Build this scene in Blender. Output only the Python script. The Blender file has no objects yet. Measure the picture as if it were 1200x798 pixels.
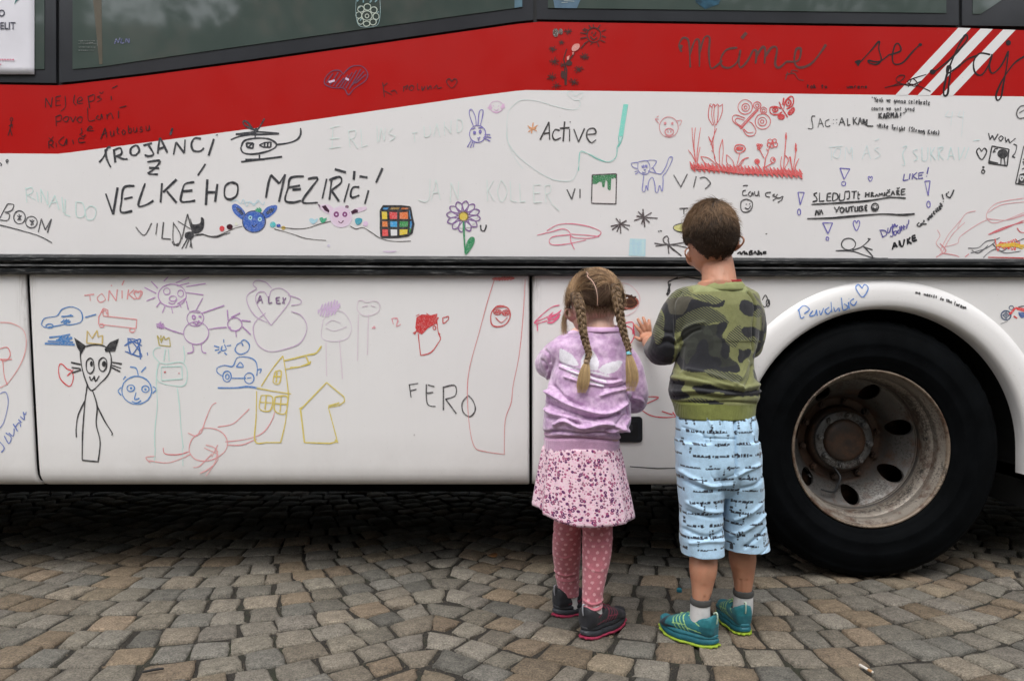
import bpy, bmesh, math, random
import numpy as np
from mathutils import Vector, Matrix, noise
from mathutils.bvhtree import BVHTree

random.seed(7); rng = np.random.default_rng(7)
SC = bpy.context.scene
COL = SC.collection
R = math.radians

# ------------------------------------------------------------------ camera, world, sun
FPX = 900.0                # focal length in photo pixels (photo 1200 wide)
SBUS = 310.0               # photo pixels per metre on the bus side (plane y = 0)
DIST = FPX / SBUS          # camera distance to the bus side
HC = 0.94                  # camera height
HOR = 390.0                # horizon row in the photo
cam_d = bpy.data.cameras.new('camera'); cam = bpy.data.objects.new('camera', cam_d); COL.objects.link(cam)
cam.location = (0, -DIST, HC); cam.rotation_euler = (R(90), 0, 0)
cam_d.sensor_width = 36.0; cam_d.lens = FPX / 1200 * 36.0
cam_d.shift_y = (HOR - 399.0) / 1200.0
cam_d.clip_start = 0.05; cam_d.clip_end = 800
SC.camera = cam

SUN_EL, SUN_AZ = R(64), R(190)       # azimuth measured from +Y clockwise
world = bpy.data.worlds.new('World'); SC.world = world; world.use_nodes = True
nt = world.node_tree; N = nt.nodes; L = nt.links
for n in list(N): N.remove(n)
sky = N.new('ShaderNodeTexSky'); sky.sky_type = 'NISHITA'; sky.sun_disc = False
sky.sun_elevation = SUN_EL; sky.sun_rotation = SUN_AZ; sky.air_density = 1.2; sky.dust_density = 3.0
hs = N.new('ShaderNodeHueSaturation'); hs.inputs['Saturation'].default_value = 0.22
L.new(sky.outputs[0], hs.inputs['Color'])
tc = N.new('ShaderNodeTexCoord'); mp = N.new('ShaderNodeMapping'); mp.inputs['Scale'].default_value = (1.4, 1.4, 3.2)
L.new(tc.outputs['Generated'], mp.inputs[0])
cn = N.new('ShaderNodeTexNoise'); cn.inputs['Scale'].default_value = 2.2; cn.inputs['Detail'].default_value = 6; cn.inputs['Roughness'].default_value = .58
L.new(mp.outputs[0], cn.inputs['Vector'])
cr = N.new('ShaderNodeMapRange'); cr.inputs[1].default_value = .34; cr.inputs[2].default_value = .68; cr.inputs[3].default_value = .62; cr.inputs[4].default_value = 1.35
L.new(cn.outputs['Fac'], cr.inputs[0])
mx = N.new('ShaderNodeMix'); mx.data_type = 'RGBA'; mx.blend_type = 'MULTIPLY'; mx.inputs[0].default_value = 1
cc = N.new('ShaderNodeCombineColor'); [L.new(cr.outputs[0], cc.inputs[i]) for i in range(3)]
L.new(hs.outputs[0], mx.inputs[6]); L.new(cc.outputs[0], mx.inputs[7])
bg = N.new('ShaderNodeBackground'); bg.inputs['Strength'].default_value = 0.15
L.new(mx.outputs[2], bg.inputs[0]); wo = N.new('ShaderNodeOutputWorld'); L.new(bg.outputs[0], wo.inputs[0])
sd = bpy.data.lights.new('sun', 'SUN'); sd.energy = 0.5; sd.angle = R(40); sd.color = (1, .965, .92)
sun = bpy.data.objects.new('sun', sd); COL.objects.link(sun)
sdir = Vector((math.sin(SUN_AZ) * math.cos(SUN_EL), math.cos(SUN_AZ) * math.cos(SUN_EL), math.sin(SUN_EL)))
sun.rotation_euler = sdir.to_track_quat('Z', 'Y').to_euler()
SC.view_settings.view_transform = 'Standard'; SC.view_settings.look = 'None'
SC.view_settings.exposure = 1.10; SC.view_settings.gamma = 1.0; SC.view_settings.use_curve_mapping = False

# ------------------------------------------------------------------ helpers
def W(px, py, Y=0.0):
    s = FPX / (DIST + Y)
    return Vector(((px - 600.0) / s, Y, HC - (py - HOR) / s))
def lin(c):
    out = []
    for v in c[:3]:
        v = v / 255.0
        out.append(v / 12.92 if v <= .04045 else ((v + .055) / 1.055) ** 2.4)
    return tuple(out)
def tag(o, label=None, cat=None, group=None, kind=None):
    if label: o['label'] = label
    if cat: o['category'] = cat
    if group: o['group'] = group
    if kind: o['kind'] = kind
    return o
def empty(name, loc=(0, 0, 0)):
    o = bpy.data.objects.new(name, None); COL.objects.link(o); o.location = loc; o.empty_display_size = .1
    return o
def link(name, me, mats, parent=None, smooth=False):
    if mats is not None:
        me.materials.clear()
        for m in (mats if isinstance(mats, (list, tuple)) else [mats]): me.materials.append(m)
    if smooth: me.polygons.foreach_set('use_smooth', [True] * len(me.polygons))
    o = bpy.data.objects.new(name, me); COL.objects.link(o)
    if parent is not None:
        o.parent = parent
        base = Vector((0, 0, 0)); p = parent
        while p is not None: base += p.location; p = p.parent
        o.location = -base
    return o
def from_bm(name, bm, mats, parent=None, smooth=False):
    me = bpy.data.meshes.new(name); bm.to_mesh(me); bm.free()
    return link(name, me, mats, parent, smooth)
def mesh_pd(name, v, f, mats, parent=None, smooth=False):
    me = bpy.data.meshes.new(name); me.from_pydata([tuple(p) for p in v], [], f); me.update()
    return link(name, me, mats, parent, smooth)
def box(bm, a, b):
    r = bmesh.ops.create_cube(bm, size=1)
    for v in r['verts']:
        v.co = Vector([(a[i] + b[i]) / 2 + v.co[i] * (b[i] - a[i]) for i in range(3)])
def catmull(pts, n=5, closed=False):
    pts = [tuple(p) for p in pts]
    if len(pts) < 3: return pts
    out = []; m = len(pts)
    rngi = range(m) if closed else range(m - 1)
    for i in rngi:
        p0 = pts[(i - 1) % m] if closed or i > 0 else pts[0]
        p1 = pts[i]; p2 = pts[(i + 1) % m]
        p3 = pts[(i + 2) % m] if closed or i + 2 < m else pts[-1]
        for k in range(n):
            t = k / n
            out.append(tuple(.5 * ((2 * b) + (-a + c) * t + (2 * a - 5 * b + 4 * c - d) * t * t + (-a + 3 * b - 3 * c + d) * t ** 3)
                             for a, b, c, d in zip(p0, p1, p2, p3)))
    if not closed: out.append(pts[-1])
    return out

# ---- materials
def newmat(name):
    m = bpy.data.materials.new(name); m.use_nodes = True
    b = m.node_tree.nodes['Principled BSDF']
    return m, m.node_tree, b
def nd(t, typ, **kw):
    n = t.nodes.new(typ)
    for k, v in kw.items():
        if isinstance(k, str) and hasattr(n, k): setattr(n, k, v)
    return n
def texco(t, scale=(1, 1, 1), out='Object'):
    c = nd(t, 'ShaderNodeTexCoord'); m = nd(t, 'ShaderNodeMapping'); m.inputs['Scale'].default_value = scale
    t.links.new(c.outputs[out], m.inputs[0]); return m.outputs[0]
def noisen(t, vec, scale, detail=4, rough=.55):
    n = nd(t, 'ShaderNodeTexNoise'); n.inputs['Scale'].default_value = scale; n.inputs['Detail'].default_value = detail
    n.inputs['Roughness'].default_value = rough; t.links.new(vec, n.inputs['Vector']); return n.outputs['Fac']
def ramp(t, fac, stops):
    r = nd(t, 'ShaderNodeValToRGB'); e = r.color_ramp.elements
    while len(e) > 1: e.remove(e[-1])
    e[0].position = stops[0][0]; e[0].color = tuple(stops[0][1]) + (1,)
    for p, c in stops[1:]:
        x = e.new(p); x.color = tuple(c) + (1,)
    t.links.new(fac, r.inputs[0]); return r.outputs[0]
def mixc(t, fac, a, b, mode='MIX'):
    m = nd(t, 'ShaderNodeMix', data_type='RGBA', blend_type=mode)
    for s, v in ((0, fac), (6, a), (7, b)):
        if isinstance(v, (int, float)): m.inputs[s].default_value = v
        elif isinstance(v, tuple): m.inputs[s].default_value = v + (1,) if len(v) == 3 else v
        else: t.links.new(v, m.inputs[s])
    return m.outputs[2]
def mth(t, op, a, b=None, clamp=False):
    m = nd(t, 'ShaderNodeMath', operation=op); m.use_clamp = clamp
    for s, v in ((0, a), (1, b)):
        if v is None: continue
        if isinstance(v, (int, float)): m.inputs[s].default_value = v
        else: t.links.new(v, m.inputs[s])
    return m.outputs[0]
def sep(t, vec):
    s = nd(t, 'ShaderNodeSeparateXYZ'); t.links.new(vec, s.inputs[0]); return s.outputs
def bump(t, bs, h, strength=.3, dist=.002):
    b = nd(t, 'ShaderNodeBump'); b.inputs['Strength'].default_value = strength; b.inputs['Distance'].default_value = dist
    t.links.new(h, b.inputs['Height']); t.links.new(b.outputs[0], bs.inputs['Normal'])
def simple(name, col, rough=.5, metal=0.0, var=.12, vscale=30, bmp=.1, bscale=200, spec=.5, sheen=0):
    m, t, b = newmat(name); v = texco(t)
    n = noisen(t, v, vscale, 3)
    c = ramp(t, n, [(.3, tuple(x * (1 - var) for x in col)), (.7, tuple(min(1, x * (1 + var)) for x in col))])
    t.links.new(c, b.inputs['Base Color']); b.inputs['Roughness'].default_value = rough; b.inputs['Metallic'].default_value = metal
    b.inputs['Specular IOR Level'].default_value = spec
    if sheen: b.inputs['Sheen Weight'].default_value = sheen; b.inputs['Sheen Roughness'].default_value = .5
    if bmp: bump(t, b, noisen(t, v, bscale, 3), bmp, .001)
    return m
def paint(name, col, seams=False, spec=.5):
    """bus enamel: faint dust, vertical run marks, brown grime that gathers below the rail and by the hatch seams"""
    m, t, b = newmat(name)
    v = texco(t); vs = texco(t, (14, 1, .8)); x, y, z = sep(t, v)
    base = ramp(t, noisen(t, v, 1.7, 5), [(.3, tuple(c * .955 for c in col)), (.7, col)])
    streak = ramp(t, noisen(t, vs, 3.0, 4, .7), [(.52, (0, 0, 0)), (.78, (1, 1, 1))])
    c = mixc(t, mth(t, 'MULTIPLY', streak, .05), base, tuple(q * .72 for q in col))
    speck = ramp(t, noisen(t, v, 130, 2), [(.70, (0, 0, 0)), (.74, (1, 1, 1))])
    c = mixc(t, mth(t, 'MULTIPLY', speck, .22), c, (.25, .2, .16))
    if seams:
        g = 0.0
        for sx in (-1.835, .072):
            d = mth(t, 'ABSOLUTE', mth(t, 'SUBTRACT', x, sx))
            g = mth(t, 'ADD', g, mth(t, 'SUBTRACT', 1.0, mth(t, 'DIVIDE', d, .045), True))
        up = mth(t, 'DIVIDE', mth(t, 'SUBTRACT', z, .80), .38, True)
        dirtn = ramp(t, noisen(t, texco(t, (60, 1, 5)), 2.2, 5, .7), [(.42, (0, 0, 0)), (.62, (1, 1, 1))])
        f = mth(t, 'MULTIPLY', mth(t, 'MULTIPLY', g, mth(t, 'POWER', up, 2.0)), dirtn, True)
        c = mixc(t, mth(t, 'MULTIPLY', f, .85), c, (.13, .085, .055))
        # road dust above the sill
        lo = mth(t, 'SUBTRACT', 1.0, mth(t, 'DIVIDE', mth(t, 'SUBTRACT', z, .35), .22), True)
        c = mixc(t, mth(t, 'MULTIPLY', mth(t, 'MULTIPLY', lo, noisen(t, v, 9, 5, .7)), .45), c, (.27, .235, .20))
    t.links.new(c, b.inputs['Base Color'])
    rr = nd(t, 'ShaderNodeMapRange'); rr.inputs[3].default_value = .25; rr.inputs[4].default_value = .5
    t.links.new(noisen(t, v, 6, 4), rr.inputs[0]); t.links.new(rr.outputs[0], b.inputs['Roughness'])
    bump(t, b, noisen(t, v, 2.2, 2), .25, .004)
    b.inputs['Specular IOR Level'].default_value = spec
    return m

M = {}
M['white'] = paint('white_enamel', (.795, .775, .77))
M['white_low'] = paint('white_enamel_lower', (.80, .785, .775), True)
M['red'] = paint('red_enamel', (.44, .0045, .003), spec=.26)
M['seal'] = simple('black_seal', (.012, .013, .015), .5)
M['dark'] = simple('underbody', (.007, .007, .007), .8, bmp=.3)
M['border'] = simple('window_border', (.035, .037, .042), .16, var=.15, vscale=4, bmp=.05, bscale=6)
def m_glass():
    m, t, b = newmat('tinted_glass'); v = texco(t)
    c = ramp(t, noisen(t, texco(t, (1, 1, .5)), 2.3, 4), [(.3, (.045, .062, .056)), (.7, (.075, .098, .088))])
    t.links.new(c, b.inputs['Base Color']); b.inputs['Roughness'].default_value = .05
    b.inputs['IOR'].default_value = 1.65
    bump(t, b, noisen(t, v, 1.6, 2), .15, .01)
    return m
M['glass'] = m_glass()
def m_rail():
    m, t, b = newmat('rubber_rail'); v = texco(t); x, y, z = sep(t, v)
    lines = noisen(t, texco(t, (5, 3, 60)), 3.0, 6, .75)
    patch = noisen(t, texco(t, (2.2, 1, 1)), 1.4, 3)
    f = mth(t, 'MULTIPLY', ramp(t, lines, [(.52, (0, 0, 0)), (.66, (1, 1, 1))]), ramp(t, patch, [(.38, (0, 0, 0)), (.62, (1, 1, 1))]))
    c = mixc(t, mth(t, 'MULTIPLY', f, .55), (.009, .010, .011), (.33, .33, .32))
    t.links.new(c, b.inputs['Base Color']); b.inputs['Roughness'].default_value = .42; b.inputs['Specular IOR Level'].default_value = .3
    bump(t, b, noisen(t, v, 90, 4), .3, .001)
    return m
M['rail'] = m_rail()
def m_tyre():
    m, t, b = newmat('tyre_rubber'); v = texco(t)
    c = ramp(t, noisen(t, v, 7, 6, .65), [(.35, (.0012, .0016, .002)), (.7, (.0035, .0043, .0052))])
    d = ramp(t, noisen(t, v, 60, 4, .7), [(.62, (0, 0, 0)), (.74, (1, 1, 1))])
    c = mixc(t, mth(t, 'MULTIPLY', d, .16), c, (.022, .021, .019))
    t.links.new(c, b.inputs['Base Color']); b.inputs['Roughness'].default_value = .7; b.inputs['Specular IOR Level'].default_value = .05
    bump(t, b, noisen(t, v, 160, 4, .7), .35, .0015)
    return m
M['tyre'] = m_tyre()
def m_rim(name, base, rustamt, metal=.35, hub=False):
    m, t, b = newmat(name); v = texco(t)
    n1 = noisen(t, v, 14, 7, .72); n2 = noisen(t, v, 120, 4, .75); n3 = noisen(t, v, 5, 4, .6)
    c = ramp(t, n3, [(.3, tuple(x * .55 for x in base)), (.7, base)])
    rust = ramp(t, n1, [(.60 - rustamt, (0, 0, 0)), (.74 - rustamt, (1, 1, 1))])
    if hub == 'rim':   # brake dust and chipped paint lie in bands along the barrel
        x, y, z = sep(t, v); dy = mth(t, 'SUBTRACT', y, .03)
        def bandm(a, w): return mth(t, 'SUBTRACT', 1.0, mth(t, 'DIVIDE', mth(t, 'ABSOLUTE', mth(t, 'SUBTRACT', dy, a)), w), True)
        c = mixc(t, mth(t, 'MULTIPLY', bandm(.056, .018), .75, True), c, (.17, .155, .135))
        c = mixc(t, mth(t, 'MULTIPLY', bandm(.150, .016), 1.3, True), c, (.045, .04, .035))
        chip = ramp(t, noisen(t, v, 75, 5, .8), [(.50, (0, 0, 0)), (.54, (1, 1, 1))])
        c = mixc(t, mth(t, 'MULTIPLY', mth(t, 'MULTIPLY', bandm(.105, .032), 1.6, True), chip), c, (.05, .045, .04))
    if hub is True:   # rust and grease spread outward from the wheel centre
        x, y, z = sep(t, v); dx = mth(t, 'SUBTRACT', x, 1.3713); dz = mth(t, 'SUBTRACT', z, .497)
        rr = mth(t, 'SQRT', mth(t, 'ADD', mth(t, 'MULTIPLY', dx, dx), mth(t, 'MULTIPLY', dz, dz)))
        near = mth(t, 'SUBTRACT', 1.0, mth(t, 'DIVIDE', mth(t, 'SUBTRACT', mth(t, 'ADD', rr, mth(t, 'MULTIPLY', n1, .05)), .196), .018), True)
        rust = mth(t, 'MAXIMUM', rust, near)
    c = mixc(t, rust, c, ramp(t, n2, [(.3, (.035, .020, .014)), (.7, (.12, .062, .036))]))
    sp = ramp(t, mth(t, 'ADD', mth(t, 'MULTIPLY', n2, .6), mth(t, 'MULTIPLY', n3, .45)), [(.55, (0, 0, 0)), (.60, (1, 1, 1))])
    c = mixc(t, mth(t, 'MULTIPLY', sp, .75), c, (.035, .03, .026))
    t.links.new(c, b.inputs['Base Color']); b.inputs['Roughness'].default_value = .5
    mm = mth(t, 'MULTIPLY', mth(t, 'SUBTRACT', 1.0, rust), metal); t.links.new(mm, b.inputs['Metallic'])
    bump(t, b, n2, .4, .001)
    return m
M['rim'] = m_rim('rim_steel', (.33, .29, .245), .10, .25, 'rim')
M['lip'] = m_rim('rim_lip_steel', (.30, .235, .175), .16, .2)
M['disc'] = m_rim('disc_steel', (.17, .163, .155), .08, .6, True)
M['rusty'] = m_rim('rusty_hub', (.05, .036, .03), .20, .1)
M['hubgrey'] = m_rim('hub_steel', (.25, .25, .25), .02, .5)

# ---- voxel blob building
def bm_ring_loft(bm, rings, closed_caps=True):
    """rings: list of equal-length lists of Vectors"""
    vs = [[bm.verts.new(p) for p in r] for r in rings]; n = len(vs[0])
    for a, b in zip(vs, vs[1:]):
        for i in range(n):
            bm.faces.new((a[i], a[(i + 1) % n], b[(i + 1) % n], b[i]))
    if closed_caps:
        bm.faces.new(list(reversed(vs[0]))); bm.faces.new(vs[-1])
def hloft(bm, rows, n=28, fine=4):
    """rows (px,py,half-width px, Y, half-depth m) lofted with smooth interpolation: vertical body sections"""
    rr = catmull(rows, fine)
    rings = []
    for px, py, rx, Y, ry in rr:
        c = W(px, py, Y); a = rx / (FPX / (DIST + Y))
        rings.append([c + Vector((a * math.copysign(abs(math.cos(t)) ** .9, math.cos(t)), ry * math.copysign(abs(math.sin(t)) ** .9, math.sin(t)), 0))
                      for t in [2 * math.pi * i / n for i in range(n)]])
    bm_ring_loft(bm, rings)
def tube(bm, pts, rad, n=14, fine=4, flat=1.0, up=None, caps=True):
    """tapered limb through 3-D points; flat squeezes it along up"""
    pr = catmull([tuple(p) + (r,) for p, r in zip(pts, rad)], fine)
    P = [Vector(p[:3]) for p in pr]; Rr = [p[3] for p in pr]
    T = [(P[min(i + 1, len(P) - 1)] - P[max(i - 1, 0)]).normalized() for i in range(len(P))]
    u = Vector(up) if up else (Vector((0, 0, 1)) if abs(T[0].z) < .8 else Vector((0, 1, 0)))
    rings = []
    # rounded ends
    seq = list(zip(P, Rr, T))
    if caps:
        p, r, d = seq[0]; pre = [(p - d * r * .85, r * .5, d), (p - d * r * .5, r * .85, d)]
        p, r, d = seq[-1]; post = [(p + d * r * .5, r * .85, d), (p + d * r * .85, r * .5, d)]
        seq = pre + seq + post
    for p, r, d in seq:
        u = (u - d * u.dot(d)).normalized(); s = d.cross(u)
        rings.append([p + s * (r * math.cos(a)) + u * (r * flat * math.sin(a)) for a in [2 * math.pi * i / n for i in range(n)]])
    bm_ring_loft(bm, rings)
def ellipsoid(bm, c, r, rot=None, seg=20):
    res = bmesh.ops.create_uvsphere(bm, u_segments=seg, v_segments=seg // 2 + 2, radius=1)
    mt = rot.to_4x4() if rot else Matrix()
    for v in res['verts']:
        v.co = mt @ Vector((v.co.x * r[0], v.co.y * r[1], v.co.z * r[2])) + Vector(c)
def remesh(bm, vox, smooth=6, sfac=.5):
    bmesh.ops.recalc_face_normals(bm, faces=bm.faces)
    me = bpy.data.meshes.new('t'); bm.to_mesh(me); bm.free()
    o = bpy.data.objects.new('t', me); COL.objects.link(o)
    md = o.modifiers.new('r', 'REMESH'); md.mode = 'VOXEL'; md.voxel_size = vox; md.adaptivity = 0
    if smooth:
        s = o.modifiers.new('s', 'SMOOTH'); s.factor = sfac; s.iterations = smooth
    dg = bpy.context.evaluated_depsgraph_get(); dg.update()
    out = bpy.data.meshes.new_from_object(o.evaluated_get(dg))
    bpy.data.objects.remove(o); bpy.data.meshes.remove(me)
    return out
def co_of(me):
    a = np.empty(len(me.vertices) * 3, np.float32); me.vertices.foreach_get('co', a); return a.reshape(-1, 3).astype(np.float64)
def no_of(me):
    a = np.empty(len(me.vertices) * 3, np.float32); me.vertices.foreach_get('normal', a); return a.reshape(-1, 3).astype(np.float64)
def setco(me, a):
    me.vertices.foreach_set('co', a.astype(np.float32).ravel()); me.update()
def vnoise(P, scale, seed=0.0):
    """vectorised smooth value noise, roughly -1..1"""
    Q = P * np.asarray(scale) + seed * 17.31 + 100.0
    I = np.floor(Q).astype(np.int64); Fr = Q - I; Fr = Fr * Fr * (3 - 2 * Fr)
    def h(i, j, k):
        n = (i * 73856093) ^ (j * 19349663) ^ (k * 83492791); n = (n ^ (n >> 13)) * 1274126177 & 0x7fffffff
        return (n % 100003) / 50001.5 - 1
    r = 0
    for a in (0, 1):
        for b in (0, 1):
            for c in (0, 1):
                w = (Fr[:, 0] if a else 1 - Fr[:, 0]) * (Fr[:, 1] if b else 1 - Fr[:, 1]) * (Fr[:, 2] if c else 1 - Fr[:, 2])
                r = r + w * h(I[:, 0] + a, I[:, 1] + b, I[:, 2] + c)
    return r
def segd(X, Y, pts):
    d = np.full(len(X), 1e9)
    for (ax, ay), (bx, by) in zip(pts, pts[1:]):
        dx, dy = bx - ax, by - ay; q = dx * dx + dy * dy + 1e-9
        t = np.clip(((X - ax) * dx + (Y - ay) * dy) / q, 0, 1)
        d = np.minimum(d, np.hypot(X - ax - t * dx, Y - ay - t * dy))
    return d
def inpoly(X, Y, pts):
    r = np.zeros(len(X), bool); n = len(pts)
    for i in range(n):
        x1, y1 = pts[i]; x2, y2 = pts[(i + 1) % n]
        if y1 == y2: continue
        c = ((y1 > Y) != (y2 > Y)) & (X < (x2 - x1) * (Y - y1) / (y2 - y1) + x1)
        r ^= c
    return r
def PL(s, ox=0, oy=0, sc=1.0):
    return [(ox + float(a.split(',')[0]) / sc, oy + float(a.split(',')[1]) / sc) for a in s.split()]
def put_col(me, name, arr):
    at = me.attributes.new(name, 'FLOAT_COLOR', 'POINT')
    a = np.ones((len(arr), 4), np.float32); a[:, :3] = arr; at.data.foreach_set('color', a.ravel())
def put_f(me, name, arr):
    at = me.attributes.new(name, 'FLOAT', 'POINT'); at.data.foreach_set('value', np.asarray(arr, np.float32))
def attr(t, name, out='Color'):
    n = nd(t, 'ShaderNodeAttribute'); n.attribute_name = name; return n.outputs[out]

# ================================================================== GROUND
def m_stone():
    m, t, b = newmat('granite_sett'); v = texco(t)
    tint = attr(t, 'tint')
    n1 = noisen(t, v, 30, 7, .72); n2 = noisen(t, v, 190, 4, .75)
    c = mixc(t, 1.0, tint, ramp(t, n1, [(.25, (.55, .54, .52)), (.75, (1.3, 1.28, 1.22))]), 'MULTIPLY')
    sp = ramp(t, n2, [(.36, (.42, .41, .40)), (.5, (1, 1, 1)), (.64, (1.6, 1.55, 1.5))])
    c = mixc(t, .8, c, sp, 'MULTIPLY')
    st = ramp(t, noisen(t, v, 9, 5, .7), [(.60, (0, 0, 0)), (.72, (1, 1, 1))])
    c = mixc(t, mth(t, 'MULTIPLY', st, .45), c, (.055, .047, .038))
    t.links.new(c, b.inputs['Base Color']); b.inputs['Roughness'].default_value = .82; b.inputs['Specular IOR Level'].default_value = .3
    h = mth(t, 'ADD', mth(t, 'MULTIPLY', noisen(t, v, 55, 6, .7), 1.0), mth(t, 'MULTIPLY', n2, .35))
    bump(t, b, h, .9, .010)
    return m
M['stone'] = m_stone()
def m_joint():
    m, t, b = newmat('joint_grit'); v = texco(t)
    c = ramp(t, noisen(t, v, 260, 4, .7), [(.34, (.006, .0055, .004)), (.55, (.026, .021, .015)), (.68, (.10, .088, .068))])
    ms = ramp(t, noisen(t, v, 4, 5, .7), [(.52, (0, 0, 0)), (.66, (1, 1, 1))])
    c = mixc(t, mth(t, 'MULTIPLY', ms, .6), c, (.022, .032, .009))
    t.links.new(c, b.inputs['Base Color']); b.inputs['Roughness'].default_value = .95
    bump(t, b, noisen(t, v, 220, 4, .8), 1.0, .006)
    return m
M['joint'] = m_joint()
bm = bmesh.new()
r = bmesh.ops.create_grid(bm, x_segments=8, y_segments=8, size=300)
for v in bm.verts: v.co.z = -.0095
ground = from_bm('ground', bm, M['joint']); tag(ground, kind='structure')

# segmental-arch setts: every row is one wave of bows
PER, HALF, RAD, CUSP = 2.14, 1.07, 1.50, -.25
CAP = .07
def bow(x):
    u = abs(((x - CUSP) % PER) - HALF)
    lim_ = HALF - CAP
    if u <= lim_: return RAD - math.sqrt(RAD * RAD - u * u)
    s0 = lim_ / math.sqrt(RAD * RAD - lim_ ** 2); w = u - lim_
    return RAD - math.sqrt(RAD * RAD - lim_ ** 2) + s0 * w - s0 * w * w / (2 * CAP)
def slope(x): return (bow(x + .012) - bow(x - .012)) / .024
ROW = .134
rs = random.Random(11)
cand = []
def corner(x, k, top):
    t = math.atan(slope(x)); off = ROW * .5 * (1 if top else -1)
    u = abs(((x - CUSP) % PER) - HALF); att = 1 - .45 * max(0, (u - HALF + .25) / .25)
    x2 = x - math.sin(t) * math.cos(t) * off * att
    return Vector((x2, k * ROW + bow(x2) + off, 0))
for k in range(-30, 24):
    x = -6.6 + rs.uniform(0, .12); rowj = rs.uniform(-.004, .004)
    while x < 6.6:
        w = rs.choice([rs.uniform(.102, .130), rs.uniform(.102, .130), rs.uniform(.075, .155)])
        xn = x + w * math.cos(math.atan(slope(x + w * .5)))
        P = [corner(x, k, False), corner(xn, k, False), corner(xn, k, True), corner(x, k, True)]
        x = xn
        cen = sum(P, Vector()) / 4
        if cen.y < -3.6 or cen.y > 3.6: continue
        P2 = []
        for p in P:
            d = cen - p; P2.append(p + d.normalized() * min(.0066, d.length * .25) + Vector((rs.uniform(-.0075, .0075), rs.uniform(-.0075, .0075), 0)))
        d = cen.y + DIST; vis = 0
        if d > .5:
            px = 600 + FPX / d * cen.x; py = HOR + FPX / d * HC
            if -40 < px < 1240 and 600 < py < 830: vis = py
        cand.append((vis, P2))
TINTS = [(.24, .225, .205), (.25, .235, .21), (.235, .225, .205), (.225, .22, .208), (.235, .225, .215), (.26, .25, .235), (.212, .212, .208), (.27, .222, .178), (.25, .205, .16), (.24, .20, .16), (.185, .186, .182), (.30, .26, .21), (.225, .215, .20), (.27, .245, .215)]
def sett_mesh(P2, seed):
    q = random.Random(seed)
    z0 = q.uniform(-.003, .003); tx, ty = q.uniform(-.03, .03), q.uniform(-.03, .03)
    dome = q.uniform(.0010, .0032); n = 5
    V, Fc = [], []
    cen = sum(P2, Vector()) / 4
    ts = [0, .075, .5, .925, 1]
    for j in ts:
        for i in ts:
            a = P2[0].lerp(P2[1], i); b = P2[3].lerp(P2[2], i); p = a.lerp(b, j)
            # rounded plan corners and wavy edges
            cu, cv = abs(2 * i - 1), abs(2 * j - 1)
            if cu > .7 and cv > .7: p = p.lerp(cen, .03 + .05 * q.random())
            e = max(cu, cv)
            if e > .99: p = p + Vector((q.uniform(-.0045, .0045), q.uniform(-.0045, .0045), 0))
            z = z0 + dome * (1 - cu ** 2) * (1 - cv ** 2) + tx * (p.x - cen.x) + ty * (p.y - cen.y) - (.0042 if e > .99 else 0) + q.uniform(-.0019, .0019)
            V.append(Vector((p.x, p.y, z)))
    for j in range(4):
        for i in range(4):
            a = j * 5 + i; Fc.append((a, a + 1, a + 6, a + 5))
    per = [0, 4, 24, 20]   # skirt through the 4 corners + midpoints
    loop = [0, 1, 2, 3, 4, 9, 14, 19, 24, 23, 22, 21, 20, 15, 10, 5]
    base = len(V)
    for i in loop: V.append(Vector((V[i].x, V[i].y, -.03)))
    for a in range(16):
        b = (a + 1) % 16; Fc.append((loop[b], loop[a], base + a, base + b))
    t = q.choice(TINTS); v = q.uniform(.54, .84)
    return V, Fc, (t[0] * v * 1.04, t[1] * v, t[2] * v * .92)
cand.sort(key=lambda c: -c[0])
BV, BF, BT = [], [], []
for i, (vis, P2) in enumerate(cand):
    V, Fc, tint = sett_mesh(P2, i * 7 + 3)
    if i < 300:
        me = bpy.data.meshes.new('cobblestone'); me.from_pydata(V, [], Fc); me.update()
        put_col(me, 'tint', np.tile(np.array(tint), (len(V), 1)))
        link('cobblestone', me, M['stone'], ground, True)
    else:
        b0 = len(BV); BV += V; BF += [tuple(a + b0 for a in f) for f in Fc]; BT += [tint] * len(V)
me = bpy.data.meshes.new('cobblestones'); me.from_pydata(BV, [], BF); me.update(); put_col(me, 'tint', np.array(BT))
o = link('cobblestones', me, M['stone'], ground, True); o['kind'] = 'stuff'; 
# grit and moss crumbs in the joints
gv, gf = [], []
for i in range(14000):
    x, y = rng.uniform(-2.6, 2.8), rng.uniform(-1.0, .9); s = rng.uniform(.0012, .0034); z = -.0095 + rng.uniform(0, .006)
    b0 = len(gv); a = rng.uniform(0, 6.28)
    for q in range(3): gv.append((x + s * math.cos(a + q * 2.09), y + s * math.sin(a + q * 2.09), z - .002))
    gv.append((x, y, z + s)); gf += [(b0, b0 + 1, b0 + 3), (b0 + 1, b0 + 2, b0 + 3), (b0 + 2, b0, b0 + 3)]
o = mesh_pd('joint_grit', gv, gf, simple('grit', (.10, .085, .06), .9, var=.6, vscale=60, bmp=0), ground); o['kind'] = 'stuff'

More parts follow.
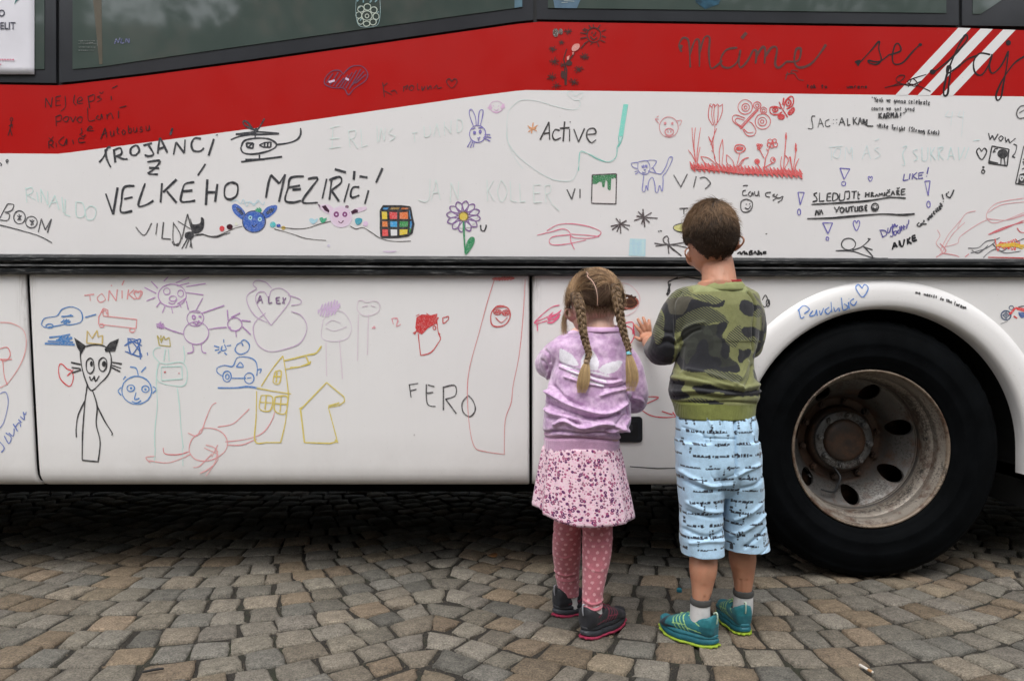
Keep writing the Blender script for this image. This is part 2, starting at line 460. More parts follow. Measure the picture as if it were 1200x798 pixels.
# ================================================================== BUS
bus = empty('bus', (0, 1.2, 0))
tag(bus, 'white coach with a red band, covered all over in felt-pen drawings and names', 'bus')
def slab(name, poly, mat, Y=0.0, th=.01, parent=None, base=bus):
    pts = [W(x, y, 0) for x, y in poly]; n = len(pts)
    V = [Vector((p.x, Y, p.z)) for p in pts] + [Vector((p.x, Y + th, p.z)) for p in pts]
    area = sum(pts[i].x * pts[(i + 1) % n].z - pts[(i + 1) % n].x * pts[i].z for i in range(n))
    idx = list(range(n)) if area > 0 else list(range(n))[::-1]
    F = [tuple(idx), tuple(i + n for i in idx[::-1])] + [(idx[(i + 1) % n], idx[i], idx[i] + n, idx[(i + 1) % n] + n) for i in range(n)]
    return mesh_pd(name, V, F, mat, parent or base)
XL, XR = -900, 2150      # bus ends in photo pixels
def redtop(x):  return np.interp(x, [XL, 0, 66, 85, 170, 300, 550, 606, 632, 1123, 1200, XR], [100, 99.5, 100.5, 99, 89, 72, 36.5, 28.5, 26, 33, 36, 44])
def redbot(x):  return np.interp(x, [XL, 0, 68, 82, 300, 550, 604, 616, 800, 950, 1200, XR], [180, 180, 180.5, 179, 150.4, 114, 107, 106, 108, 110.5, 113.5, 122])
def railtop(x): return 298 + (x) * 6 / 1200
def railbot(x): return 322 + (x) * 3.2 / 1200
# upper side: white lower part and red band in one sheet metal skin, three white slanting stripes
xs = sorted(set(list(np.linspace(XL, XR, 62)) + [0, 66, 85, 170, 300, 550, 606, 632, 68, 82, 604, 616, 800, 950, 1123, 1200]))
V, F, MI = [], [], []
for x in xs:
    for y in (railtop(x) + 6, 240, redbot(x), redtop(x)):
        V.append(Vector(((x - 600) / SBUS, 0, HC - (y - HOR) / SBUS)))
nx = len(xs)
for i in range(nx - 1):
    for j in range(3):
        a = i * 4 + j; F.append((a, a + 4, a + 5, a + 1)); MI.append(1 if j == 2 else 0)
# back faces give the skin its thickness
b0 = len(V); V += [v + Vector((0, .012, 0)) for v in V]
for i in range(nx - 1):
    a = i * 4 + 3; F.append((a, a + 4, a + 4 + b0, a + b0)); MI.append(1)
o = mesh_pd('side_panel', V, F, [M['white'], M['red']], bus); o.data.polygons.foreach_set('material_index', MI)
tag(o, 'upper side panel, red above and white below')
for a, b in ((1123, 1049), (1149, 1075), (1175.5, 1102)):
    o = slab('painted_stripe', [(a, redtop(a)), (a + 14.5, redtop(a + 14)), (b + 14.5, redbot(b) + .3), (b, redbot(b) + .3)], M['white'], -.0007, .0006)
# windows: black bonded border, tinted pane a little proud
TOPY = -235
def window(border, glass, label=None, gm=None):
    w = slab('window', border, M['border'], -.003, .012)
    g = slab('pane', glass, gm or M['glass'], -.0055, .0025, w)
    if label: tag(w, label)
    return w, g
slab('seal', [(XL, TOPY - 12), (XR, TOPY - 12)] + [(x, float(redtop(x)) + 3) for x in xs[::-1]], M['seal'], .012, .01)
ft = lambda x: float(redtop(x)) - 2.6
w1, _ = window([(-560, TOPY), (66, TOPY), (66, ft(66)), (0, ft(0)), (-560, ft(0))], [(-546, TOPY + 14), (53, TOPY + 14), (53, 82), (-546, 82)])
gl2 = [(86, 82), (120, 79), (170, 71.5), (250, 60), (400, 38.8), (550, 17.8), (612, 9.5)]
w2, _ = window([(70, TOPY), (625, TOPY), (625, ft(625)), (606, ft(606)), (550, ft(550)), (300, ft(300)), (170, ft(170)), (95, ft(95)), (82, ft(84)), (70, ft(70))],
       [(86, TOPY + 14)] + [(612, TOPY + 14)] + gl2[::-1])
w3, _ = window([(629, TOPY), (1123, TOPY), (1123, ft(1123)), (632, ft(632)), (629, ft(632))], [(642, TOPY + 14), (1108, TOPY + 14), (1108, 16.5), (642, 10.5)])
w4, _ = window([(1127, TOPY), (1700, TOPY), (1700, ft(1700)), (1127, ft(1127))], [(1139, TOPY + 14), (1688, TOPY + 14), (1688, -20), (1220, -20), (1176, -1), (1160, 10), (1148, 17.5), (1139, 17.5)])
window([(1704, TOPY), (XR - 10, TOPY), (XR - 10, 36), (1704, 36)], [(1716, TOPY + 14), (XR - 22, TOPY + 14), (XR - 22, 20), (1716, 20)])
window([(XL + 10, TOPY), (-564, TOPY), (-564, ft(0)), (XL + 10, ft(0))], [(XL + 22, TOPY + 14), (-576, TOPY + 14), (-576, 82), (XL + 22, 82)])
# things seen through the panes: rubber strip, taped notes and blue corners
slab('sticker', [(603, -40), (612, -40), (612, 9), (603, 10.5)], simple('blue_film', (.11, .19, .24), .2), -.0062, .0005, w2)
slab('sticker', [(104, -60), (119, -60), (121, 76), (117.5, 76.5)], simple('beige_strip', (.10, .085, .06), .3), -.0062, .0004, w2)
slab('sticker', [(646, -12), (686, -14), (676, 10.9), (650, 10.6)], simple('blue_note', (.10, .17, .24), .3), -.0062, .0005, w3)
slab('sticker', [(808, -30), (852, -30), (842, 6), (826, 12), (815, 4)], simple('blue_smear', (.02, .075, .12), .3, var=.6), -.0062, .0005, w3)
# rubber rail: stepped extrusion with a groove
prof = [(0, .012), (0, -.010), (.06, -.022), (.18, -.026), (.34, -.026), (.40, -.016), (.46, -.012), (.50, -.012), (.53, -.020), (.60, -.022), (.66, -.014), (.70, -.013), (.76, -.024), (.90, -.024), (.97, -.016), (1.0, -.004), (1.0, .012)]
V, F = [], []
rx_ = np.linspace(XL, XR, 80)
for x in rx_:
    for t, y in prof:
        py = railtop(x) + t * (railbot(x) - railtop(x)); V.append(Vector(((x - 600) / SBUS, y, HC - (py - HOR) / SBUS)))
n = len(prof)
for i in range(len(rx_) - 1):
    for j in range(n - 1):
        a = i * n + j; F.append((a, a + n, a + n + 1, a + 1))
o = mesh_pd('bumper_rail', V, F, M['rail'], bus); tag(o, 'scuffed black rubber rub rail along the side')
# a thin pale scuffed bead in the rail groove
beadm = simple('scuffed_bead', (.16, .16, .16), .4, var=.8, vscale=14, bmp=.4)
V, F = [], []
for x in rx_:
    for t, y in ((.47, -.0125), (.47, -.0150), (.52, -.0150), (.52, -.0125)):
        py = railtop(x) + t * (railbot(x) - railtop(x)) + 1.2; V.append(Vector(((x - 600) / SBUS, y - .006, HC - (py - HOR) / SBUS)))
for i in range(len(rx_) - 1):
    for j in range(3):
        a = i * 4 + j; F.append((a, a + 4, a + 5, a + 1))
mesh_pd('rail_bead', V, F, beadm, bus)

# lower hatches: flat face, rolled sill
ACX, ACY = 1035.0, 527.0
SILL = [(0, 0), (.003, 0), (.006, 0), (.45, 0), (.88, 0), (.90, 0), (.915, 0), (.945, 0.0015), (.968, .006), (.985, .014), (.995, .024), (1.0, .036)]
def hatch(name, xl, xr, mat, label=None, cut=False, sill=569.5):
    """xl/xr: functions of y giving the two edges"""
    cols = np.linspace(0, 1, 3 if not cut else 110)
    V, F, ok = [], [], []
    def edge(u): return u
    ncol = [0, .002, .006, .0062, .0085] + list(cols[1:-1]) + [.9915, .9938, .994, .998, 1] if not cut else [0, .002, .006, .0062, .0085] + list(cols[1:])
    ncol = sorted(ncol)
    for u in ncol:
        e = .012 if u in (0, 1) else (.003 if u in (.002, .998) else 0)
        if cut and u > .5: e = 0
        for t, yy in SILL:
            top = 320; py = top + t * (sill - top)
            px = xl(py) + u * (xr(py) - xl(py))
            if cut and px > ACX - 180:
                dx = px - ACX
                lim = ACY - math.sqrt(max(0, 180 ** 2 - dx * dx)) if abs(dx) < 180 else sill
                py = top + t * (lim - top); yy = yy if abs(dx) >= 180 else 0
            V.append(Vector(((px - 600) / SBUS, yy + e, HC - (py - HOR) / SBUS)))
    n = len(SILL)
    for i in range(len(ncol) - 1):
        for j in range(n - 1):
            a = i * n + j; F.append((a, a + n, a + n + 1, a + 1))
    F = [f[::-1] for f in F]
    o = mesh_pd(name, V, F, mat, bus, True)
    md = o.modifiers.new('t', 'SOLIDIFY'); md.thickness = .012; md.offset = -1
    if label: tag(o, label)
    return o
seamL = lambda y: np.interp(y, [300, 330, 528, 556, 572], [30.5, 31.2, 41.5, 43.5, 47])
seamM = lambda y: 622.0
hatch('hatch_panel', lambda y: XL, lambda y: seamL(y) - 1.6, M['white_low'], 'luggage hatch left of the slanting seam')
hatch('hatch_panel', lambda y: seamL(y) + 1.6, lambda y: seamM(y) - 1.4, M['white_low'], 'wide luggage hatch covered with drawings of animals, a house and a name')
hatch('hatch_panel', lambda y: seamM(y) + 1.6, lambda y: XR, M['white_low'], 'hatch panel that runs into the wheel arch', cut=True)
# arch flare
FL = [(200, 0.004), (197, -.006), (192, -.014), (186, -.018), (176, -.019), (170, -.017), (166.5, -.010), (165, .004), (165, .05)]
V, F = [], []
path = [(180, y) for y in ()]
secs = [('L', 572.0), ('L', 550.0)] + [('A', a) for a in np.linspace(180, 0, 64)] + [('R', 545.0), ('R', 556.0)]
for kind, q in secs:
    for r_, y in FL:
        if kind == 'A': px, py = ACX + r_ * math.cos(R(q)), ACY - r_ * math.sin(R(q))
        elif kind == 'L': px, py = ACX - r_, q
        else: px, py = ACX + r_, q
        V.append(Vector(((px - 600) / SBUS, y, HC - (py - HOR) / SBUS)))
n = len(FL)
for i in range(len(secs) - 1):
    for j in range(n - 1):
        a = i * n + j; F.append((a, a + 1, a + n + 1, a + n))
o = mesh_pd('wheel_arch_flare', V, F, M['white_low'], bus, True); tag(o, 'raised white arch round the wheel')
def flareY(px, py):
    r_ = math.hypot(px - ACX, py - ACY)
    rs_, ys_ = zip(*sorted((a, b) for a, b in FL[:7]))
    return float(np.interp(r_, rs_, ys_)) if 165 <= r_ <= 200 and py < ACY else 0.0
# wheel well liner and underbody
bm = bmesh.new()
arc = [(ACX + 178 * math.cos(R(a)), ACY - 178 * math.sin(R(a))) for a in np.linspace(0, 180, 30)]
arc = [(arc[0][0], 600)] + arc + [(arc[-1][0], 600)]
f_ = [bm.verts.new(Vector((W(x, y).x, .02, W(x, y).z))) for x, y in arc]; b_ = [bm.verts.new(Vector((W(x, y).x, .78, W(x, y).z))) for x, y in arc]
for i in range(len(arc) - 1): bm.faces.new((f_[i], f_[i + 1], b_[i + 1], b_[i]))
bm.faces.new(b_)
from_bm('wheel_well', bm, M['dark'], bus)
zs = W(0, 566).z; xw0, xw1 = W(ACX - 178, 0).x, W(ACX + 178, 0).x
bm = bmesh.new()
x0, x1 = W(XL, 0).x, W(XR, 0).x
box(bm, (x0, .04, zs), (xw0, 2.5, zs + .05)); box(bm, (xw1, .04, zs), (x1, 2.5, zs + .05)); box(bm, (xw0, .78, zs - .001), (xw1, 1.72, zs + .049))
box(bm, (x0, 1.12, .11), (xw0 - .1, 1.5, zs - .002)); box(bm, (xw1 + .1, 1.12, .11), (x1, 1.5, zs - .002)); box(bm, (x0, 1.74, .09), (x1, 1.95, zs - .002))  # low boxes added to block far-side light and keep the underside black
from_bm('underbody', bm, M['dark'], bus)
bm = bmesh.new(); box(bm, (x0, 2.49, zs - .01), (x1, 2.51, 3.12)); box(bm, (x0 - .02, -.002, zs), (x0 + .001, 2.51, 3.12)); box(bm, (x1 - .001, -.002, zs), (x1 + .02, 2.51, 3.12))
o = from_bm('body_shell', bm, M['white'], bus)
bm = bmesh.new(); box(bm, (x0, .03, 3.08), (x1, 2.48, 3.13)); box(bm, (x0, .0, HC - (TOPY - 2 - HOR) / SBUS + .0), (x1, .03, 3.13))
from_bm('roof', bm, M['white'], bus)
# recessed black pull handle in the hatch by the girl
def rrect(x0_, y0_, x1_, y1_, r_, n=5):
    P = []
    for cx_, cy_, a0 in ((x1_ - r_, y0_ + r_, 270), (x1_ - r_, y1_ - r_, 0), (x0_ + r_, y1_ - r_, 90), (x0_ + r_, y0_ + r_, 180)):
        P += [(cx_ + r_ * math.cos(R(a0 + 90 * i / n)), cy_ + r_ * math.sin(R(a0 + 90 * i / n))) for i in range(n + 1)]
    return P
hp = slab('hatch_handle', rrect(712, 488, 752.5, 518, 4), simple('handle_plastic', (.012, .012, .014), .35), -.006, .006)
slab('handle_recess', rrect(718, 494, 747, 514, 3), simple('handle_recess_black', (.004, .004, .005), .6), -.0075, .0015, hp)
slab('pull_lever', rrect(721, 497, 741, 505, 2), simple('lever_plastic', (.03, .03, .033), .3), -.012, .0045, hp)
# scratch in the panel right of the girl
slab('panel_crease', [(738, 546), (770, 548.2), (792, 548), (792, 548.9), (770, 549.3), (738, 547)], M['seal'], -.0008, .0006)

# ---- wheel
WX, WZ, WY = W(1021, 526.5, .03).x, W(1021, 526.5, .03).z, .03
WZ = .497
def lathe(profile, n=96, y0=WY, cx=WX, cz=WZ, close=False):
    """profile: (depth, radius) turned round the axle (Y)"""
    V, F = [], []
    m_ = len(profile)
    for i in range(n):
        a = 2 * math.pi * i / n
        for d, r_ in profile: V.append(Vector((cx + r_ * math.cos(a), y0 + d, cz + r_ * math.sin(a))))
    for i in range(n):
        b = (i + 1) % n
        for j in range(m_ - 1 + (1 if close else 0)):
            j2 = (j + 1) % m_
            F.append((i * m_ + j, i * m_ + j2, b * m_ + j2, b * m_ + j))
    return V, F
def make_wheel(detail=True, cx=WX, y0=WY, flip=1, par=bus):
    wh = empty('wheel', (0, 0, 0)); wh.parent = par
    b = par.location; wh.location = Vector((cx, y0, WZ)) - b
    def mk(name, prof_, mat, n=96, close=False, split=0):
        V, F = lathe([(d * flip, r_) for d, r_ in prof_], n, y0, cx, WZ, close)
        o = mesh_pd(name, V, F, mat, None, True); o.parent = wh; o.location = -Vector((cx, y0, WZ))
        if split: md = o.modifiers.new('e', 'EDGE_SPLIT'); md.split_angle = R(split)
        return o
    def mk_t(prof_, mat):
        n = 150; V, F = lathe([(d * flip, r_) for d, r_ in prof_], n, y0, cx, WZ)
        m_ = len(prof_)
        for i in range(n):
            for j, (d, r_) in enumerate(prof_):
                if r_ > .492 and i % 3 == 0:
                    v = V[i * m_ + j]; c = Vector((cx, v.y, WZ)); V[i * m_ + j] = c + (v - c) * .985
        bm_ = None
        o = mesh_pd('tyre', V, F, mat, None, True); o.parent = wh; o.location = -Vector((cx, y0, WZ)); return o
    ty = mk_t([(.012, .292), (.004, .302), (-.006, .312), (-.006, .320), (-.012, .328), (-.020, .352), (-.0215, .356), (-.0205, .360), (-.024, .395), (-.0255, .400), (-.0245, .405), (-.021, .440), (-.018, .444), (-.014, .462), (-.013, .466), (.002, .484), (.016, .4935), (.05, .497), (.052, .487), (.06, .487), (.062, .4975), (.12, .498), (.122, .486), (.132, .486), (.134, .498), (.20, .4975), (.25, .492), (.275, .47), (.285, .40), (.265, .33), (.24, .29)], M['tyre'])
    mk('rim_lip', [(.018, .300), (.006, .3035), (-.002, .302), (-.004, .298), (-.001, .2935), (.010, .291), (.018, .2885)], M['lip'])
    mk('rim', [(.010, .2908), (.022, .287), (.036, .2785), (.042, .2775), (.072, .2765), (.074, .2745), (.084, .267), (.100, .262), (.138, .2605), (.146, .2605), (.148, .2585), (.156, .2575), (.158, .254), (.168, .253)], M['rim'], split=25)
    # pierced disc
    V, F = lathe([(d * flip, r_) for d, r_ in [(.164, .256), (.168, .248), (.185, .235), (.205, .217), (.232, .198), (.262, .186), (.278, .180), (.292, .170), (.298, .150), (.298, .10), (.306, .10), (.306, .155), (.300, .175), (.285, .188), (.268, .194), (.240, .206), (.212, .225), (.192, .242), (.176, .254)]], 84, y0, cx, WZ, True)
    me = bpy.data.meshes.new('d'); me.from_pydata([tuple(v) for v in V], [], F); me.update()
    bmc = bmesh.new(); bmc.from_mesh(me); bmesh.ops.recalc_face_normals(bmc, faces=bmc.faces); bmc.to_mesh(me); bmc.free()
    to = bpy.data.objects.new('d', me); COL.objects.link(to)
    bmh = bmesh.new()
    for i in range(7):
        a = R(-19 + 4 + 360 / 7 * i)      # image angle, clockwise down
        c = Vector((cx + .219 * math.cos(a), y0 + .205 * flip, WZ - .219 * math.sin(a)))
        q = bmesh.ops.create_cone(bmh, cap_ends=True, segments=22, radius1=.034, radius2=.034, depth=.14)
        rot = Matrix.Rotation(R(90), 3, 'X')
        for v in q['verts']: v.co = rot @ v.co + c
    bmesh.ops.recalc_face_normals(bmh, faces=bmh.faces)
    mh = bpy.data.meshes.new('h'); bmh.to_mesh(mh); bmh.free(); ho = bpy.data.objects.new('h', mh); COL.objects.link(ho)
    md = to.modifiers.new('b', 'BOOLEAN'); md.operation = 'DIFFERENCE'; md.object = ho; md.solver = 'EXACT'
    dg = bpy.context.evaluated_depsgraph_get(); dg.update()
    dm = bpy.data.meshes.new_from_object(to.evaluated_get(dg)); bpy.data.objects.remove(to); bpy.data.objects.remove(ho)
    o = link('wheel_disc', dm, M['disc'], None, True); o.parent = wh; o.location = -Vector((cx, y0, WZ))
    es = o.modifiers.new('e', 'EDGE_SPLIT'); es.split_angle = R(35)
    mk('hub_drum', [(.45, .140), (.292, .140), (.270, .136), (.258, .128), (.256, .10)], M['rusty'], 48)
    mk('hub_flange', [(.262, .120), (.244, .120), (.240, .117), (.240, .085)], M['hubgrey'], 48)
    mk('hub_cap', [(.242, .088), (.232, .086), (.224, .080), (.218, .066), (.214, .045), (.213, .0001)], M['rusty'], 48)
    def nut(c, r_, h, mat, name):
        bm = bmesh.new(); q = bmesh.ops.create_cone(bm, cap_ends=True, segments=6, radius1=r_, radius2=r_ * .92, depth=h)
        rot = Matrix.Rotation(R(90), 3, 'X') @ Matrix.Rotation(random.random(), 3, 'Z')
        for v in q['verts']: v.co = rot @ v.co + c
        q = bmesh.ops.create_cone(bm, cap_ends=True, segments=10, radius1=r_ * .55, radius2=r_ * .5, depth=h * 1.9)
        for v in q['verts']: v.co = rot @ v.co + c
        o = from_bm(name, bm, mat); o.parent = wh; o.location = -Vector((cx, y0, WZ))
    for i in range(8):
        a = R(-8 + 45 * i); nut(Vector((cx + .1025 * math.cos(a), y0 + .232 * flip, WZ + .1025 * math.sin(a))), .0135, .018, M['hubgrey'], 'flange_bolt')
    for i in range(10):
        a = R(10 + 36 * i); nut(Vector((cx + .158 * math.cos(a), y0 + .286 * flip, WZ + .158 * math.sin(a))), .015, .022, M['rusty'], 'wheel_nut')
    if detail:
        bm = bmesh.new()
        tube(bm, [Vector((cx - .04, y0 + .25, WZ - .112)), Vector((cx - .02, y0 + .23, WZ - .15)), Vector((cx - .045, y0 + .20, WZ - .18)), Vector((cx - .075, y0 + .17, WZ - .20)), Vector((cx - .13, y0 + .15, WZ - .185))], [.004, .006, .0045, .004, .003], 8)
        o = from_bm('cable', bm, M['seal'], None, True); o.parent = wh; o.location = -Vector((cx, y0, WZ))
    return wh
wh = make_wheel(); tag(wh, 'rear wheel with rusty deep-dish rim')
# the inner tyre of the pair
V, F = lathe([(.30, .29), (.29, .36), (.292, .45), (.31, .49), (.34, .497), (.52, .497), (.56, .48), (.57, .40), (.55, .30)], 72)
mesh_pd('inner_tyre', V, F, M['tyre'], bus, True)
V, F = lathe([(.55, .27), (.20 + .1, .27), (.30, .20)], 48); mesh_pd('inner_rim', V, F, M['rusty'], bus, True)
bm = bmesh.new(); tube(bm, [Vector((WX, .35, WZ)), Vector((WX, 2.1, WZ))], [.09, .09], 16); from_bm('axle', bm, M['dark'], bus, True)
V, F = lathe([(-.30, .29), (-.03, .31), (.012, .40), (-.014, .46), (-.05, .495), (-.26, .495), (-.29, .45), (-.30, .30)], 60, 2.46); mesh_pd('far_tyre', V, F, M['tyre'], bus, True)

# ================================================================== UNSEEN TREES AND HOUSES ADDED BEHIND THE CAMERA TO DARKEN REFLECTIONS AND LOW LIGHT
def m_leaf():
    m, t, b = newmat('leaf'); v = texco(t)
    t.links.new(ramp(t, noisen(t, v, 1.5, 4), [(.3, (.022, .045, .016)), (.7, (.055, .088, .032))]), b.inputs['Base Color']); b.inputs['Roughness'].default_value = .7
    return m
bark = simple('bark', (.09, .075, .06), .9, bmp=.6, bscale=40); leafm = m_leaf()
def added_tree_proto():
    q = random.Random(21)
    t_ = empty('tree', (0, 0, 0)); bm = bmesh.new()
    tube(bm, [Vector((0, 0, -.1)), Vector((.03, 0, 1.5)), Vector((0, .05, 3.2)), Vector((.1, 0, 6)), Vector((.1, .1, 8.5))], [.24, .19, .17, .10, .03], 10, 3)
    for i in range(11):
        a = i * 2.4; z = 2.6 + i * .5; r_ = 2.1 - abs(i - 4) * .15
        tube(bm, [Vector((0, 0, z)), Vector((math.cos(a) * r_ * .5, math.sin(a) * r_ * .5, z + .8)), Vector((math.cos(a) * r_, math.sin(a) * r_, z + 1.3))], [.07, .045, .015], 6, 2)
    me = bpy.data.meshes.new('trunk'); bm.to_mesh(me); bm.free(); o = link('trunk', me, bark, None, True); o.parent = t_
    V, F = [], []
    cl = [(Vector((q.gauss(0, 1.15), q.gauss(0, 1.15), 6.2 + q.gauss(0, 1.9))), q.uniform(.5, 1.0)) for _ in range(90)]
    for c, r_ in cl:
        for i in range(70):
            p = c + Vector((q.gauss(0, 1), q.gauss(0, 1), q.gauss(0, 1))).normalized() * r_ * q.random() ** .4; b0 = len(V)
            u_ = Vector((q.gauss(0, 1), q.gauss(0, 1), q.gauss(0, 1))).normalized(); w_ = u_.orthogonal().normalized(); s_ = q.uniform(.07, .13)
            V += [p - u_ * s_, p + w_ * s_ * .6, p + u_ * s_, p - w_ * s_ * .6]; F.append((b0, b0 + 1, b0 + 2, b0 + 3))
    me = bpy.data.meshes.new('crown'); me.from_pydata([tuple(v) for v in V], [], F); me.update(); o = link('crown', me, leafm, None); o.parent = t_
    return t_
tp_ = added_tree_proto()
for i in range(9):
    if i == 0: t_ = tp_
    else:
        t_ = tp_.copy(); COL.objects.link(t_)
        for ch in [c for c in bpy.data.objects if c.parent == tp_]:
            c2 = ch.copy(); COL.objects.link(c2); c2.parent = t_
    t_.location = (-17 + i * 4.2 + rs.uniform(-.6, .6), -12.5 + rs.uniform(-1, 1), 0); t_.rotation_euler = (0, 0, i * 1.7); s_ = rs.uniform(.92, 1.12); t_.scale = (s_, s_, s_)
    tag(t_, 'unseen leafy tree added behind the camera to darken reflections', 'tree', 'added unseen trees')
plast = [simple('ochre_plaster', (.20, .16, .11), .9, vscale=1), simple('grey_plaster', (.18, .175, .16), .9, vscale=1), simple('cream_plaster', (.24, .22, .18), .9, vscale=1)]
tile = simple('clay_tiles', (.20, .075, .045), .85, vscale=2)
for i, (x0, w_, h_) in enumerate(((-46, 37, 8.5), (-8.9, 15, 10), (6.2, 40, 9))):  # unseen houses, added to stop low light passing under the crowns
    e = empty('added_house', (x0 + w_ / 2, -21, 0)); bm = bmesh.new(); box(bm, (x0, -31, -.05), (x0 + w_, -21, h_)); from_bm('wall', bm, plast[i], e)
    V = [(x0 - .2, -20.6, h_), (x0 + w_ + .2, -20.6, h_), (x0 + w_ + .2, -26, h_ + 4), (x0 - .2, -26, h_ + 4), (x0 - .2, -31.4, h_), (x0 + w_ + .2, -31.4, h_)]
    mesh_pd('roof', V, [(0, 1, 2, 3), (3, 2, 5, 4), (0, 3, 4), (1, 5, 2)], tile, e)
    for fl in range(3):
        for k_ in range(int(w_ / 2.6)):
            xx = x0 + 1.1 + k_ * 2.6; zz = 1.0 + fl * 2.9
            if zz + 1.5 > h_: continue
            bm = bmesh.new(); box(bm, (xx, -21.02, zz), (xx + 1.1, -20.96, zz + 1.5)); f_o = from_bm('window', bm, plast[2], e)
            bm = bmesh.new(); box(bm, (xx + .08, -20.975, zz + .08), (xx + 1.02, -20.95, zz + 1.42)); from_bm('pane', bm, M['glass'], f_o)
    tag(e, ('ochre', 'grey', 'cream')[i] + ' plastered unseen house added behind the trees to block low light', 'house')

# ================================================================== FELT-PEN DRAWINGS ON THE BUS SIDE
FONT = {
'A': "0,1 .5,0 1,1;.2,.62 .82,.6", 'B': "0,0 .02,1;~0,0 .7,.05 .75,.38 .1,.48;~.1,.48 .9,.55 .85,.95 .02,1", 'C': "~.95,.12 .5,0 .08,.45 .35,.95 .95,.85",
'D': "0,0 .02,1;~0,0 .7,.1 .9,.5 .6,.92 .02,1", 'E': ".9,0 .08,.03 0,1 .9,.97;.05,.5 .75,.47", 'F': ".95,0 .05,.03 .1,1;.05,.48 .75,.42",
'G': "~.95,.12 .45,0 .05,.5 .4,1 .95,.85 .95,.55 .6,.55", 'H': "0,0 .05,1;.95,0 .9,1;.05,.52 .92,.48", 'I': ".5,0 .5,1", 'J': ".3,0 1,0;~.7,0 .72,.7 .45,1 .1,.8",
'K': "0,0 .05,1;.9,0 .05,.55;.2,.45 1,1", 'L': ".1,0 .02,1 .9,.93", 'M': "0,1 .12,0 .5,.6 .88,0 1,1", 'N': "0,1 .08,0 .9,1 .95,0", 'O': "~.5,0 .08,.3 .1,.8 .5,1 .92,.72 .88,.22 .5,0",
'P': "0,0 .02,1;~0,.02 .75,.05 .8,.45 .02,.55", 'R': "0,0 .02,1;~0,.02 .75,.05 .8,.42 .05,.52;.3,.5 .95,1", 'S': "~.9,.1 .5,0 .1,.22 .5,.5 .85,.75 .5,1 .05,.88",
'T': "0,.03 1,0;.5,0 .5,1", 'U': "~.05,0 .05,.7 .45,1 .85,.7 .92,0;.92,0 .95,1", 'V': "0,0 .45,1 1,0", 'W': "0,0 .25,1 .5,.3 .75,1 1,0", 'X': "0,0 1,1;1,0 0,1", 'Y': "0,0 .5,.5;1,0 .4,1",
'Z': "0,.03 .95,0 0,1 1,.97;.2,.5 .8,.5", '!': ".6,0 .5,.7;.48,.93 .5,1", '-': "0,.5 1,.5", '*': ".5,0 .5,1;0,.3 1,.75;.05,.8 .95,.2", '.': ".3,.95 .4,1", ':': ".4,.4 .45,.45;.4,.8 .45,.85",
'"': ".3,0 .25,.2;.6,0 .55,.2", '(': "~.7,-.1 .3,.4 .6,1.1", ')': "~.3,-.1 .7,.4 .4,1.1", '9': "~.85,.25 .45,0 .15,.25 .5,.5 .85,.25;~.85,.25 .8,.7 .5,1", '2': "~.1,.2 .5,0 .85,.25 .1,1;.1,1 .95,.95",
'a': "~.85,.5 .45,.38 .12,.7 .45,1 .82,.7;~.85,.4 .82,.9 1,1", 'b': "~.15,0 .15,.95;~.15,.6 .6,.4 .85,.7 .5,1 .15,.9", 'c': "~.85,.5 .45,.38 .12,.7 .45,1 .9,.9", 'd': "~.85,.55 .45,.4 .12,.7 .45,1 .85,.8;.88,0 .9,1",
'e': "~.15,.7 .8,.62 .6,.38 .2,.5 .15,.85 .5,1 .95,.85", 'f': "~.8,.05 .45,.05 .4,1.2;.1,.5 .8,.45", 'g': "~.8,.5 .4,.38 .15,.65 .5,.9 .8,.6 .8,1.2 .3,1.3", 'h': ".15,0 .15,1;~.15,.6 .6,.4 .8,.7 .85,1",
'i': ".5,.4 .5,1;.5,.18 .52,.22", 'j': "~.6,.4 .6,1.1 .2,1.25;.6,.18 .62,.22", 'k': ".15,0 .15,1;.75,.4 .15,.7 .85,1", 'l': "~.4,0 .4,.9 .7,1", 'm': "0,.4 .05,1;~.05,.6 .3,.4 .45,1;~.45,.6 .7,.4 .9,1",
'n': ".1,.4 .12,1;~.12,.6 .5,.38 .8,.6 .85,1", 'o': "~.5,.4 .12,.65 .4,1 .85,.75 .5,.4", 'p': ".15,.4 .12,1.35;~.15,.5 .65,.38 .85,.7 .5,.98 .15,.9", 'r': ".2,.4 .25,1;~.25,.65 .5,.4 .85,.45",
's': "~.8,.45 .4,.4 .3,.62 .75,.8 .5,1 .1,.95", 't': "~.45,.05 .42,.85 .8,1;.1,.4 .85,.35", 'u': "~.1,.4 .15,.95 .6,1 .85,.6;.85,.4 .9,1", 'v': ".1,.4 .45,1 .9,.4", 'w': ".05,.4 .25,1 .5,.5 .7,1 .95,.4",
'y': ".1,.4 .5,.85;.9,.4 .3,1.3", 'z': ".1,.42 .85,.4 .1,1 .9,.97", "'": ".5,0 .45,.2"}
MARKS = {'Á': 'A', 'É': 'E', 'Ě': 'E', 'Í': 'I', 'Ř': 'R', 'Č': 'C', 'Š': 'S', 'Ó': 'O', 'á': 'a', 'í': 'i', 'č': 'c', 'š': 's', 'ř': 'r', 'ě': 'e', 'é': 'e', 'Ž': 'Z', 'ž': 'z'}
ACUTE, CARON = 'ÁÉÍÓáíé', 'ĚŘČŠčšřěŽž'
inkc = {}
